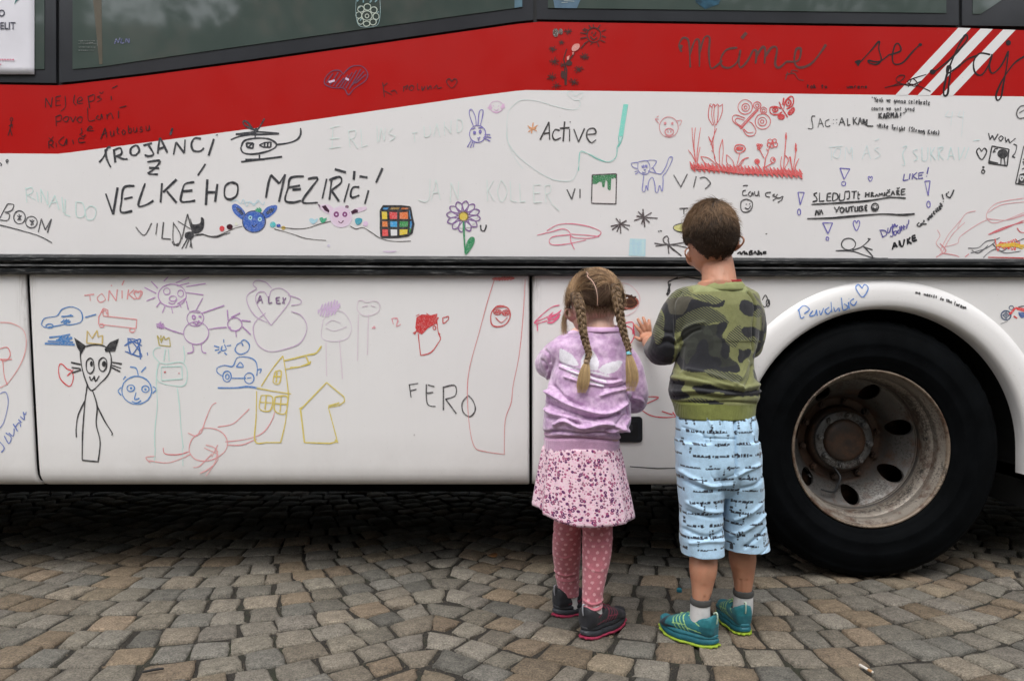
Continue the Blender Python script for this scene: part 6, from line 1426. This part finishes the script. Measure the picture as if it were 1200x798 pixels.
for i in range(60):
    cx_, cy_ = q.uniform(788, 902), q.uniform(480, 640); h = q.uniform(4, 8); y1 = cy_
    while y1 < cy_ + h: g_ = q.uniform(1, 3); mk |= (np.abs(warpx - cx_) < q.uniform(.6, 1.3)) & (warpy > y1) & (warpy < y1 + g_); y1 += g_ + .7
col[mk] = navy
put_col(me, 'col', col)
cm, *_ = cloth_mat('printed_cotton', .88, 700, .3)
sh = finish('shorts', me, cm, boy); tag(sh, 'light blue knee-length shorts with rows of dark print')
# ---- boy socks and shoes
teal = lin((22, 108, 116)); lime = simple('lime_rubber', lin((140, 164, 44)), .6, bmp=.3)
palB = [lin((20, 104, 112)), simple('teal_midsole', lin((24, 92, 104)), .6, bmp=.4), lime, lin((150, 190, 120)), lin((40, 44, 50)), simple('petrol_midsole', lin((36, 104, 116)), .6, bmp=.4), lin((22, 40, 52)), lin((16, 88, 98)), lin((170, 190, 170))]
sockm = simple('white_sock', (.62, .61, .60), .95, bmp=.6, bscale=700); cuffm = simple('dark_sock_cuff', (.055, .055, .052), .95, bmp=.6, bscale=700)
def sock(parent, rows, cuff):
    bm = bmesh.new(); hloft(bm, rows, 24, 4); o = from_bm('sock', bm, sockm, parent, True)
    if cuff: bm = bmesh.new(); hloft(bm, cuff, 24, 3); from_bm('sock_cuff', bm, cuffm, o, True)
sock(boy, [(821, 703, 11, -.572, .032), (820.5, 712, 11.2, -.572, .032), (820, 724, 11.5, -.57, .032), (818, 734, 11, -.565, .030)], [(821.6, 700.5, 11.4, -.572, .0335), (821.3, 702, 12.0, -.572, .0345), (821, 705, 12.2, -.572, .0350), (820.9, 707, 11.5, -.572, .034)])
sock(boy, [(871, 693, 10.6, -.476, .031), (871, 702, 11, -.475, .031), (870.5, 713, 11.2, -.472, .031), (869, 724, 11, -.468, .030)], [(871, 690.5, 10.8, -.476, .0325), (871, 692, 11.5, -.476, .0335), (871, 695, 11.7, -.476, .034), (871, 697, 11, -.476, .033)])
make_shoe(boy, Vector((.606, -.612, 0)), (-.66, .75), .194, palB, -1)
make_shoe(boy, Vector((.722, -.522, 0)), (-.10, .99), .192, palB, 1)

# ================================================================== GIRL
girl = empty('person', ((688 - 600) / 376, -.50, 0))
tag(girl, 'smaller child with two braids, pink sweatshirt, flowered skirt and dotted leggings, facing the bus', 'person')
gh = W(697, 352, -.43); gf_ = Vector((-.18, 1, -.62))
bm = bmesh.new()
PG, rotg = head_base(bm, gh, 1.04, gf_)
tube(bm, [W(704, 396, -.475), W(703, 380, -.458), W(700, 360, -.435)], [.052, .045, .046], 20, 4)
hloft(bm, [(703, 392, 20, -.475, .04), (698, 404, 27, -.475, .05), (692, 420, 36, -.48, .065), (690, 460, 38, -.49, .08), (687, 500, 37, -.495, .085), (685, 530, 40, -.495, .09), (684, 560, 42, -.495, .09), (684, 575, 38, -.49, .08)])
# legs (leggings are the outer skin; the body runs inside)
hloft(bm, [(668, 560, 17, -.46, .055), (665, 600, 15, -.45, .048), (665, 640, 13, -.41, .042), (666, 675, 9.5, -.355, .032), (667, 690, 8, -.335, .025), (667, 702, 8, -.33, .024), (668, 710, 7.5, -.322, .022)])
hloft(bm, [(699, 560, 17, -.50, .055), (700, 600, 15, -.50, .048), (700, 640, 13.5, -.505, .042), (697, 680, 10, -.51, .034), (694, 705, 8.5, -.512, .026), (694, 714, 8, -.51, .024), (696, 724, 7.5, -.50, .022)])
tube(bm, [W(672, 403, -.475), W(656, 409, -.47), W(648, 422, -.40), W(645, 420, -.31), W(662, 402, -.16), W(676, 390, -.09)], [.030, .030, .031, .031, .027, .021], 16, 4)
tube(bm, [W(714, 404, -.475), W(729, 412, -.475), W(740, 440, -.465), W(742, 462, -.42), W(733, 440, -.26), W(722, 412, -.12)], [.030, .030, .031, .031, .027, .021], 16, 4)
for wc, pcx, pcy in ((W(676, 390, -.09), 684, 382), (W(722, 412, -.12), 716, 400)):
    ph = W(pcx, pcy, -.065)
    hand(bm, wc, ph, [[ph + Vector((dx, .018, dz)), ph + Vector((dx * 1.1, .038, dz + .004)), ph + Vector((dx * .8, .05, dz - .012))] for dx, dz in ((-.012, .009), (-.004, .012), (.005, .011), (.013, .007))],
         [ph + Vector((.015, .002, -.004)), ph + Vector((.019, .02, -.004)), ph + Vector((.012, .036, -.008))], .020, (1, 0, 0), .0058)
ear(bm, W(670.5, 371, -.42), Vector((-1, -.3, 0)).normalized(), Vector((-.7, -.7, .1)).normalized(), Vector((-.1, -.35, 1)).normalized(), .042)
me = remesh(bm, .0026, 5, .45); finish('body', me, SKG, girl); eyes(PG, rotg, 1.04, girl, (.05, .08, .12))

# ---- girl sweatshirt
bm = bmesh.new()
hloft(bm, [(705, 384.5, 21.5, -.475, .052), (703, 390, 28, -.475, .058), (698, 396, 39, -.475, .064), (693, 405, 46, -.477, .072), (693, 425, 44, -.482, .084), (691, 450, 47, -.488, .094), (689, 475, 50, -.493, .104), (687.5, 494, 51, -.495, .110), (685, 503, 49, -.495, .108), (682.5, 508, 45.5, -.495, .100), (681, 526, 44, -.495, .098)], 40, 6)
tube(bm, [W(676, 406, -.476), W(660, 412, -.475), W(649, 424, -.42), W(645, 424, -.33), W(660, 407, -.19), W(672, 396, -.125)], [.046, .048, .048, .050, .042, .030], 22, 6)
tube(bm, [W(712, 408, -.478), W(727, 417, -.478), W(738, 442, -.47), W(741, 466, -.43), W(735, 450, -.28), W(725, 425, -.15)], [.046, .047, .048, .052, .044, .031], 22, 6)
me = remesh(bm, .0027, 7)
C3 = (620, 380, 4.4333)
folds = [(PL("100,350 180,400 300,440 400,450 500,400", *C3), 2.4, .009), (PL("110,410 200,440 330,470 450,450", *C3), 2.0, -.008), (PL("130,510 180,490 260,520 380,500 500,540", *C3), 2.4, .009), (PL("80,560 150,540 260,550 360,545 480,570 510,590", *C3), 2.0, -.008),
         (PL("130,320 180,370 260,410", *C3), 2.0, -.006), (PL("360,360 430,340 510,330", *C3), 1.8, .006), (PL("380,320 450,315 520,300", *C3), 1.6, -.006), (PL("160,220 260,260 380,300 470,290", *C3), 1.4, .0045), (PL("160,200 250,235 360,275 450,280", *C3), 1.2, -.004), (PL("180,270 280,300 400,320", *C3), 1.4, .004),
         (PL("90,440 130,460 230,480", *C3), 2.2, .007), (PL("100,480 170,470 250,500", *C3), 1.8, -.006), (PL("100,250 110,330 95,400", *C3), 2, .005), (PL("60,120 100,150 110,200", *C3), 1.8, -.005), (PL("75,190 95,220 100,260", *C3), 1.6, -.004),
         (PL("540,380 580,390 600,410", *C3), 2, .004), (PL("510,370 560,420 590,450", *C3), 2, -.004), (PL("510,300 500,400 510,470", *C3), 1.5, -.008), (PL("480,460 440,500 380,530", *C3), 2, -.005), (PL("510,480 470,520 400,545", *C3), 2, .006),
         (PL("170,450 260,470 330,480", *C3), 1.6, -.006), (PL("75,585 200,572 330,578 470,600", *C3), 1.6, -.006)]
def ex3(co, no, X, Y): return .0035 * vnoise(co, (10, 10, 34), 5) * (Y < 506) + .0018 * vnoise(co, (34, 26, 12), 6) * (Y < 506) + .0004 * np.sin(X * 3.0) * (Y > 508)
folds = [(p, w * .92, am * 1.55) for p, w, am in folds]
co, no = wrinkle(me, folds, extra=ex3, base=.0011)
X, Y = plan(co, 376.0)
pink = np.array(lin((186, 146, 188))); pink2 = np.array(lin((214, 182, 213))); band = np.array(lin((196, 152, 184)))
tx = vnoise(co, 75, 12) * .6 + vnoise(co, 150, 13) * .5
tx = np.clip(tx * 1.2 + .45, 0, 1)[:, None]
col = pink * (1 - tx) * .97 + pink2 * tx
bnd = (Y > 507.5 + (X - 680) * .03); col[bnd] = band
def p3(s, sm=True):
    P = PL(s, *C3); return inpoly(X + .3 * vnoise(co, 80, 4), Y, catmull(P, 4, True) if sm else P) & (no[:, 1] < .2)
wh_ = np.array(lin((228, 224, 232)))
lg = p3("157,130 170,128 215,155 245,195 250,212 200,208 165,198 155,165") | p3("262,205 268,170 290,140 310,128 335,150 350,185 350,220 330,235 262,222") | p3("350,232 380,205 430,190 475,188 470,210 440,240 400,252 365,245")
lg &= ~(p3("150,205 500,262 500,250 150,193", False) & False)
for (a, bb) in ((222, 262), (246, 290), (270, 312)):
    lg |= (segd(X, Y, PL("%d,%d %d,%d" % (170 + (a - 222), a - 10, 400 - (a - 222) * .6, bb), *C3)) < 1.1) & (no[:, 1] < .2)
lg &= ~(segd(X, Y, PL("240,150 258,225", *C3)) < .8)
col[lg] = wh_
put_col(me, 'col', col)
cm, t, b, c, v = cloth_mat('pink_jersey', .55, 500, .35, .5)
gs = finish('sweatshirt', me, cm, girl); tag(gs, 'shiny pink sweatshirt with a white three-leaf emblem on the back')
o = ringband('neckband', [(705, 388, 27, -.475, .060, .004), (705.5, 385.5, 25, -.474, .057, .004), (706, 382.5, 22.5, -.472, .053, .004)], simple('pink_rib', lin((206, 168, 204)), .8, bmp=.5, bscale=900), gs)

# ---- skirt: gathered, flaring cloth with its own floor-side hem
def skirt():
    n, mrow = 220, 26; V, F, UV = [], [], []
    q = random.Random(4); phs = [(q.randint(5, 17), q.uniform(0, 6.28), q.uniform(.3, 1)) for _ in range(6)]
    for j in range(mrow + 1):
        t = j / mrow; py = 521 + t * 85
        cx = 681 + 2.6 * t; Y0 = -.495; s = FPX / (DIST + Y0)
        a = (43 + 13.5 * t ** .8) / s; b = .098 + .030 * t ** .8; c = W(cx, py, Y0)
        for i in range(n):
            th = 2 * math.pi * i / n
            w = sum(am * math.sin(k * th + p) for k, p, am in phs) / 6
            w2 = sum(am * math.sin((k * 2 + 3) * th + p * 2) for k, p, am in phs) / 6
            r_ = 1 + .15 * w * t ** .7 + .06 * w2 * (1 - t * .4) * (t > 0)
            dz = -.012 * math.cos(th) * 0 + (.040 * max(0, -math.cos(th)) ** 2 * t if math.sin(th) < .7 else 0) + .004 * w * t
            V.append(c + Vector((a * r_ * math.cos(th), b * r_ * math.sin(th), dz))); UV.append((i / n, t))
    for j in range(mrow):
        for i in range(n): F.append((j * n + i, j * n + (i + 1) % n, (j + 1) * n + (i + 1) % n, (j + 1) * n + i))
    me = bpy.data.meshes.new('skirt'); me.from_pydata([tuple(v) for v in V], [], F); me.update()
    uvl = me.uv_layers.new(name='UVMap')
    for p in me.polygons:
        i0 = (p.vertices[0] % n)
        for li, vi in zip(p.loop_indices, p.vertices):
            u, vv = UV[vi]
            if i0 == n - 1 and vi % n == 0: u = 1.0
            uvl.data[li].uv = (u * .80, vv * .235)
    m, t, b = newmat('flowered_cotton'); v = texco(t, (1, 1, 1), 'UV')
    base = ramp(t, noisen(t, v, 130, 3, .6), [(.32, lin((226, 150, 176))), (.46, lin((228, 196, 212))), (.58, lin((232, 208, 214))), (.68, lin((222, 162, 180))), (.8, lin((176, 168, 160)))])
    col = base
    for sc_, tr, c_in, ring_c, keep in ((66, .37, (.72, .42, .52), lin((98, 38, 92)), .16), (80, .36, (.62, .36, .40), lin((160, 70, 112)), .34), (104, .34, lin((214, 140, 160)), lin((138, 88, 112)), .30)):
        vo = nd(t, 'ShaderNodeTexVoronoi'); vo.inputs['Scale'].default_value = sc_; vo.inputs['Randomness'].default_value = .8; t.links.new(v, vo.inputs['Vector'])
        rc = sep(t, vo.outputs['Color']); pick = mth(t, 'GREATER_THAN', rc[0], keep)
        # lobed petals
        ins = mth(t, 'LESS_THAN', vo.outputs['Distance'], tr); core = mth(t, 'LESS_THAN', vo.outputs['Distance'], tr * .38)
        col = mixc(t, mth(t, 'MULTIPLY', ins, pick), col, ring_c); col = mixc(t, mth(t, 'MULTIPLY', core, pick), col, c_in)
    t.links.new(col, b.inputs['Base Color']); b.inputs['Roughness'].default_value = .9; b.inputs['Sheen Weight'].default_value = .15
    bump(t, b, noisen(t, v, 900, 2), .25, .001)
    o = link('skirt', me, m, girl, True); md = o.modifiers.new('s', 'SOLIDIFY'); md.thickness = .0022
    tag(o, 'short flared skirt with a small purple flower print')
skirt()
# ---- leggings
bm = bmesh.new()
hloft(bm, [(680, 530, 38, -.495, .085), (682, 560, 41, -.495, .088), (683, 580, 38, -.49, .078), (683, 592, 30, -.485, .05)], 32, 4)
hloft(bm, [(669, 560, 19, -.46, .06), (667, 595, 17, -.455, .052), (664.5, 625, 16.5, -.43, .048), (664, 645, 16.5, -.40, .047), (664.5, 668, 14.5, -.365, .041), (665.5, 684, 12.8, -.345, .036), (666, 697, 12.2, -.337, .034)], 30, 5)
hloft(bm, [(699, 560, 19, -.50, .06), (700, 595, 17.5, -.50, .053), (700, 625, 17.5, -.505, .050), (699, 650, 17, -.508, .048), (696.5, 675, 14, -.512, .042), (694.5, 697, 12, -.513, .036), (694, 712, 11.6, -.513, .035)], 30, 5)
me = remesh(bm, .0024, 5)
folds = [(PL("684,620 695,624 712,618"), 1.4, .003), (PL("684,628 698,632 714,626"), 1.4, -.003), (PL("684,636 700,634 716,630"), 1.4, .0025), (PL("652,622 664,626 676,620"), 1.3, .003), (PL("650,630 664,634 678,628"), 1.3, -.0025),
         (PL("684,700 694,703 706,700"), 1.0, .003), (PL("684,704.5 694,707 706,704"), .9, -.003), (PL("684,708 694,710 706,708"), .9, .0025), (PL("653,684 665,687 678,684"), 1.0, .003), (PL("653,689 665,692 678,689"), .9, -.003), (PL("653,694 665,696 678,694"), .9, .002),
         (PL("686,660 700,664 712,658"), 1.4, .0015), (PL("652,660 664,662 676,656"), 1.4, .0015)]
co, no = wrinkle(me, folds, base=.0008, back=False)
X, Y = plan(co, 376.0)
rose = np.array(lin((196, 116, 128))); dot = np.array(lin((232, 176, 182)))
col = np.tile(rose, (len(co), 1))
for cx_, cY, sel in ((665, -.40, X < 683), (699, -.507, X >= 683)):
    cyz = np.interp(co[:, 2], [.05, .15, .30, .42], [-.335, -.36, -.43, -.46]) if cY > -.45 else cY
    th = np.arctan2(co[:, 0] - (cx_ - 600) / 376, -(co[:, 1] - cyz)); rr_ = .045
    u_ = th * rr_ / .0265; v_ = co[:, 2] / .0185; row = np.floor(v_); u2 = u_ + .5 * (row % 2) + .13 * np.sin(row * 2.3)
    du = (u2 - np.round(u2)) * .0265; dv = (v_ - row - .5) * .0185
    col[sel & (np.hypot(du, dv) < .0047)] = dot
put_col(me, 'col', col)
cm, *_ = cloth_mat('dotted_jersey', .9, 800, .3)
o = finish('leggings', me, cm, girl); tag(o, 'dusty pink leggings with pale dots')
sock(girl, [(694.5, 706, 10.6, -.513, .033), (694.5, 714, 11, -.511, .032), (696, 726, 11, -.506, .032)], None)
sock(girl, [(666.5, 694, 10.4, -.337, .031), (667, 702, 10.6, -.332, .031), (668, 711, 10.6, -.327, .031)], None)
palG = [lin((22, 23, 29)), simple('charcoal_midsole', lin((50, 52, 58)), .6, bmp=.4), simple('pink_rubber', lin((140, 38, 66)), .6, bmp=.3), lin((128, 42, 66)), lin((24, 24, 28)), simple('black_midsole', lin((34, 35, 40)), .6, bmp=.4), lin((38, 36, 44)), lin((26, 27, 34)), lin((150, 152, 158))]
make_shoe(girl, Vector((.222, -.548, 0)), (.68, .73), .198, palG, -1)
make_shoe(girl, Vector((.146, -.362, 0)), (.78, .62), .193, palG, 1)

# ---- girl hair: scalp cap, combed strands to two braids, loose wisps
def girl_hair():
    s, f, u = rotg.col[0].copy(), rotg.col[1].copy(), rotg.col[2].copy(); k = 1.04
    A = Vector((.0790 * k, .0925 * k, .0905 * k)); inv = rotg.inverted()
    def surf(n, lift=0): return gh + s * (n.x * (A.x + lift)) + f * (n.y * (A.y + lift)) + u * (n.z * (A.z + lift))
    def dirof(p): q_ = inv @ (p - gh); return Vector((q_.x / A.x, q_.y / A.y, q_.z / A.z)).normalized()
    # braid roots on the scalp found from where they stand on the head
    def onhead(px, py):
        o_ = Vector((0, -DIST, HC)); d = (W(px, py, -.5) - o_).normalized(); best = None
        for i in range(400):
            p = o_ + d * (2.2 + i * .001); q_ = inv @ (p - gh)
            if (q_.x / A.x) ** 2 + (q_.y / A.y) ** 2 + (q_.z / A.z) ** 2 <= 1.02: return dirof(p)
        return dirof(o_ + d * 2.45)
    rootL, rootR = onhead(675, 346), onhead(719, 336)
    part = [onhead(x, y) for x, y in ((688, 318), (689, 325), (694, 330), (697, 335), (699, 341), (700, 348), (700, 358))]
    top = Vector((-.1, .55, .83)).normalized(); partline = [top] + part
    def hairline(n):
        w_ = surf(n); s_ = FPX / (DIST + w_.y); px, py = 600 + w_.x * s_, HOR - (w_.z - HC) * s_
        ph_ = abs(math.atan2(n.x, -n.y))
        if ph_ > 2.2: return n.z > .30
        if ph_ > 1.3: return n.z > -.20 + .1 * (1.9 - ph_)
        line = np.interp(px, [650, 664, 672, 680, 690, 700, 712, 724, 730, 745], [372, 366, 366, 366, 360, 359, 361, 366, 374, 378])
        return py < line
    bm = bmesh.new(); bmesh.ops.create_uvsphere(bm, u_segments=80, v_segments=56, radius=1)
    bmesh.ops.delete(bm, geom=[v for v in bm.verts if not hairline(v.co.normalized())], context='VERTS')
    for v in bm.verts: v.co = surf(v.co.normalized(), .002)
    me = bpy.data.meshes.new('hair'); bm.to_mesh(me); bm.free(); put_col(me, 'col', np.tile(np.array((.075, .045, .028)), (len(me.vertices), 1)))
    root = link('hair', me, HM, girl, True); md = root.modifiers.new('s', 'SOLIDIFY'); md.thickness = .003; md.offset = -1
    r_ = random.Random(8); S, C = [], []
    def sidepart(n):
        w_ = surf(n); s_ = FPX / (DIST + w_.y); px, py = 600 + w_.x * s_, HOR - (w_.z - HC) * s_
        xp = np.interp(py, [300, 318, 325, 330, 335, 341, 348, 358, 380], [688, 688, 689, 694, 697, 699, 700, 700, 700])
        return px - xp
    while len(S) < 9500:
        n = Vector((r_.gauss(0, 1), r_.gauss(0, 1), r_.gauss(0, 1))).normalized()
        if not hairline(n): continue
        sp = sidepart(n)
        if abs(sp) < .9: continue
        tgt = rootL if sp < 0 else rootR
        ang = n.angle(tgt); bulge = .010 * min(1, ang) + .002
        if n.z > -.3 and ang > .3: bulge += .004 * r_.random()
        st_ = r_.uniform(0, .1); pts = []; m_ = 9
        jx = Vector((r_.gauss(0, .02), r_.gauss(0, .02), r_.gauss(0, .02)))
        for i in range(m_):
            t_ = i / (m_ - 1); q_ = n.slerp(tgt, min(1, t_)) if ang > .01 else n
            q_ = (q_ + jx * math.sin(math.pi * t_) + Vector((0, 0, .10 * math.sin(math.pi * t_) * min(1, ang)))).normalized()
            pts.append(surf(q_, .0015 + bulge * math.sin(math.pi * min(1, .15 + t_ * .85)) * (.6 + .6 * r_.random() * .3) + (.004 if t_ > .8 else 0)))
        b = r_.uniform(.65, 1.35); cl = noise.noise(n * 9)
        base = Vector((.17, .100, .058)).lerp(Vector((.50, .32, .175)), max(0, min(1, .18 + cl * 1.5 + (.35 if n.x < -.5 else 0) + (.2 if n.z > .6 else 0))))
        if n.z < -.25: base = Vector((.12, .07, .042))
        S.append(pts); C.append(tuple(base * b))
    # flyaway wisps
    for i in range(650):
        n = Vector((r_.gauss(0, 1), r_.gauss(0, .6) - .2, abs(r_.gauss(0, 1)) * .8 - .1)).normalized()
        if not hairline(n): continue
        p = surf(n, .006); out = (p - gh).normalized(); tang = out.cross(Vector((r_.gauss(0, 1), r_.gauss(0, 1), r_.gauss(0, 1)))).normalized(); pts = []
        Lw = r_.uniform(.012, .038)
        for j in range(7): tt = j / 6; pts.append(p + tang * (Lw * tt) + out * (.012 * math.sin(tt * 2.2) * r_.uniform(.6, 1)) + Vector((0, 0, -.012 * tt * tt)))
        S.append(pts); C.append((.42, .30, .18))
    # fine hairs escaping at the nape
    for i in range(260):
        px_ = r_.uniform(682, 722); a = W(px_, 359 + r_.uniform(-3, 2), -.53); a = a + Vector((0, .012, 0)); pts = []
        e = W(px_ + r_.gauss(0, 3), 366 + abs(r_.gauss(0, 4)), -.515)
        for j in range(5): tt = j / 4; pts.append(a.lerp(e, tt) + Vector((.002 * math.sin(tt * 5 + i), -.002, 0)))
        S.append(pts); C.append((.17, .105, .06))
    # loose blonde lock in front of the left ear
    for i in range(260):
        a = W(664 + r_.gauss(0, 1.3), 366 + r_.uniform(-6, 4), -.40 + r_.gauss(0, .008)); pts = []
        e = W(662 + r_.gauss(0, 2.2), 390 + r_.uniform(-8, 6), -.40 + r_.gauss(0, .012))
        for j in range(7): tt = j / 6; pts.append(a.lerp(e, tt) + Vector((-.006 * math.sin(math.pi * tt), 0, 0)))
        q_ = r_.uniform(.6, 1.2); S.append(pts); C.append((.52 * q_, .37 * q_, .22 * q_))
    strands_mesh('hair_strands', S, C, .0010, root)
    # pale parting
    V, F = [], []
    PP = catmull([tuple(p) for p in partline[0:]], 5)
    for i, p in enumerate(PP):
        a = Vector(PP[max(i - 1, 0)]); b = Vector(PP[min(i + 1, len(PP) - 1)]); n = Vector(p).normalized(); d = (b - a).normalized(); sd_ = n.cross(d).normalized() * .013
        V += [surf((n + sd_).normalized(), .0045), surf((n - sd_).normalized(), .0045)]
    for i in range(len(PP) - 1): F.append((2 * i, 2 * i + 2, 2 * i + 3, 2 * i + 1))
    mesh_pd('parting', V, F, SKG, root, True)
    # braids
    def braid(cpts, rad0, rad1, tail, name, tie):
        path = [Vector(p) for p in catmull([tuple(p) for p in cpts], 40)]
        ln = [0]
        for a, b in zip(path, path[1:]): ln.append(ln[-1] + (b - a).length)
        T_ = ln[-1]; per = .066; V, F, CC = [], [], []; S2, C2_ = [], []
        m_ = 12
        for sidx in range(3):
            ph_ = sidx * 2 * math.pi / 3; ctr = []
            for i, (p, l) in enumerate(zip(path, ln)):
                t_ = l / T_; rr = rad0 + (rad1 - rad0) * t_; a = 2 * math.pi * l / (per * (1.15 - .35 * t_)) + ph_
                d = (path[min(i + 1, len(path) - 1)] - path[max(i - 1, 0)]).normalized(); out = Vector((0, -1, 0)); out = (out - d * out.dot(d)).normalized(); sd_ = d.cross(out)
                ctr.append((p + sd_ * (rr * .62 * math.sin(a)) + out * (rr * .50 * math.sin(2 * a)), rr))
            # fluffy rope of hairs for each strand
            N_ = len(ctr)
            core_b = len(V)
            for i, (p, rr) in enumerate(ctr):
                d = (ctr[min(i + 1, N_ - 1)][0] - ctr[max(i - 1, 0)][0]).normalized(); u_ = d.cross(Vector((0, 1, 0))).normalized(); w_ = d.cross(u_)
                for j in range(m_):
                    a = 2 * math.pi * j / m_; V.append(p + (u_ * math.cos(a) + w_ * math.sin(a)) * rr * .56)
                    g_ = .75 + .35 * math.cos(a * 3 + i * .2); CC.append((.13 * g_, .08 * g_, .045 * g_))
            for i in range(N_ - 1):
                for j in range(m_): F.append((core_b + i * m_ + j, core_b + i * m_ + (j + 1) % m_, core_b + (i + 1) * m_ + (j + 1) % m_, core_b + (i + 1) * m_ + j))
            for h in range(130):
                a0 = r_.uniform(0, 6.28); i0 = r_.randint(0, max(1, N_ - 30)); n_ = r_.randint(18, 30); pts = []; fr_ = r_.uniform(.54, .62)
                for i in range(i0, min(N_, i0 + n_), 3):
                    p, rr = ctr[i]; d = (ctr[min(i + 1, N_ - 1)][0] - ctr[max(i - 1, 0)][0]).normalized(); u_ = d.cross(Vector((0, 1, 0))).normalized(); w_ = d.cross(u_); a = a0 + (i - i0) * .015
                    pts.append(p + (u_ * math.cos(a) + w_ * math.sin(a)) * rr * fr_)
                if len(pts) > 3: q_ = r_.uniform(.6, 1.45); S2.append(pts); C2_.append((.37 * q_, .25 * q_, .145 * q_))
        me = bpy.data.meshes.new(name); me.from_pydata([tuple(v) for v in V], [], F); me.update(); put_col(me, 'col', np.array(CC)); bo = link(name, me, HM, root, True)
        end = path[-1]
        # tail of loose hair
        tp = [Vector(p) for p in catmull([tuple(p) for p in [end] + tail], 8)]; n_ = len(tp)
        for h in range(520):
            a0 = r_.uniform(0, 6.28); q_ = math.sqrt(r_.random()); pts = []; stop = r_.uniform(.7, 1.0)
            for i in range(0, int(n_ * stop), 2):
                t_ = i / (n_ - 1); rr = rad1 * .75 * (1 + 2.4 * math.sin(min(1, t_ * 1.2) * math.pi * .62)) * q_ * (1 if t_ < .75 else 1 - (t_ - .75) * 1.6)
                pts.append(tp[i] + Vector((rr * math.cos(a0 + t_ * .3), rr * .6 * math.sin(a0), 0)))
            if len(pts) > 3: g_ = r_.uniform(.65, 1.2); S2.append(pts); C2_.append((.60 * g_, .42 * g_, .22 * g_))
        for h in range(110):      # hairs working loose from the plait
            i = r_.randint(0, len(path) - 3); d = (path[i + 2] - path[i]).normalized(); o_ = Vector((r_.gauss(0, 1), -abs(r_.gauss(0, 1)), r_.gauss(0, .3))).normalized(); rr = rad0 + (rad1 - rad0) * ln[i] / T_
            L_ = r_.uniform(.008, .022); pts = [path[i] + o_ * rr * .9 + d * (L_ * j / 4) + o_ * (.0045 * math.sin(j / 4 * 2.6)) for j in range(5)]
            S2.append(pts); C2_.append((.45, .31, .18))
        strands_mesh('braid_hairs', S2, C2_, .0011, root)
        bm = bmesh.new(); d = (path[-1] - path[-4]).normalized()
        for off in (-.003, 0, .003):
            c = end + d * off; u_ = d.cross(Vector((0, 1, 0))).normalized(); w_ = d.cross(u_); ring = [c + (u_ * math.cos(a) + w_ * math.sin(a)) * rad1 * .95 for a in np.linspace(0, 2 * math.pi, 17)]
            tube(bm, ring, [.0020] * 17, 8, 1, caps=False)
        from_bm('hair_tie', bm, tie, root, True)
    Yb = lambda y: y
    tieL = simple('elastic', (.34, .24, .16), .7); tieR = simple('turquoise_elastic', lin((130, 205, 216)), .5)
    back = lambda px, py, d: W(px, py, d)
    braid([surf(rootL, .004), back(679, 358, -.545), back(681.5, 372, -.565), back(683, 386, -.575), back(686.5, 402, -.580), back(690, 414, -.585), back(687.5, 424, -.590)], .0165, .0075, [back(685.5, 434, -.594), back(683.5, 448, -.598), back(681, 463, -.600)], 'braid', tieL)
    braid([surf(rootR, .004), back(722, 348, -.530), back(725, 362, -.552), back(728, 378, -.560), back(732, 394, -.568), back(736, 406, -.573), back(737, 414, -.577)], .0165, .0075, [back(739, 426, -.583), back(741, 442, -.588), back(739, 462, -.590)], 'braid', tieR)
girl_hair()

# ================================================================== SMALL LITTER ON THE SETTS
def gpt(px, py, z=0):
    s = (py - HOR) / (HC - z); return Vector(((px - 600) / s, FPX / s - DIST, z))
bm = bmesh.new(); a, b = gpt(168, 787, .007), gpt(191, 783, .008); tube(bm, [a, a.lerp(b, .5) + Vector((0, 0, .001)), b], [.003, .004, .003], 8, 3)
o = from_bm('twig', bm, simple('dark_bark', (.014, .013, .013), .8), None, True); tag(o, 'short black stick lying on the setts near the lower left', 'stick')
bm = bmesh.new(); a, b = gpt(1008, 779, .008), gpt(1022, 787, .008); tube(bm, [a, a.lerp(b, .5), b], [.0038, .0038, .0038], 10, 2)
o = from_bm('cigarette_butt', bm, simple('white_paper', (.55, .52, .47), .8), None, True)
bm = bmesh.new(); c_ = b.lerp(a, -.02); tube(bm, [b.lerp(a, .3), b.lerp(a, .02)], [.0041, .0041], 10, 2); from_bm('filter', bm, simple('tan_filter', (.35, .2, .09), .8), o, True)
tag(o, 'squashed cigarette end in the joint below the bus wheel', 'cigarette butt')
c_ = gpt(577, 651, .006); V = []
for i in range(14):
    a = 2 * math.pi * i / 14; V.append(c_ + Vector((.022 * math.cos(a), .028 * math.sin(a) * (1 - .3 * math.cos(a)), .004 + .004 * math.sin(2 * a))))
V.append(c_ + Vector((0, 0, .002))); o = mesh_pd('fallen_leaf', V, [(i, (i + 1) % 14, 14) for i in range(14)], simple('brown_leaf', (.22, .10, .035), .7), None, True)
md = o.modifiers.new('s', 'SOLIDIFY'); md.thickness = .0006; tag(o, 'small brown dry leaf on the setts beneath the bus', 'leaf')
bm = bmesh.new(); c_ = gpt(796, 691, .009); q = bmesh.ops.create_cone(bm, cap_ends=True, segments=18, radius1=.010, radius2=.009, depth=.008)
for v in q['verts']: v.co = Matrix.Rotation(.25, 3, 'X') @ v.co + c_
o = from_bm('bottle_cap', bm, simple('turquoise_plastic', lin((30, 105, 120)), .5), None, False); tag(o, 'turquoise plastic bottle cap on the setts between the children', 'bottle cap')
for (px, py, t_) in ((1150, 690, 0),): pass
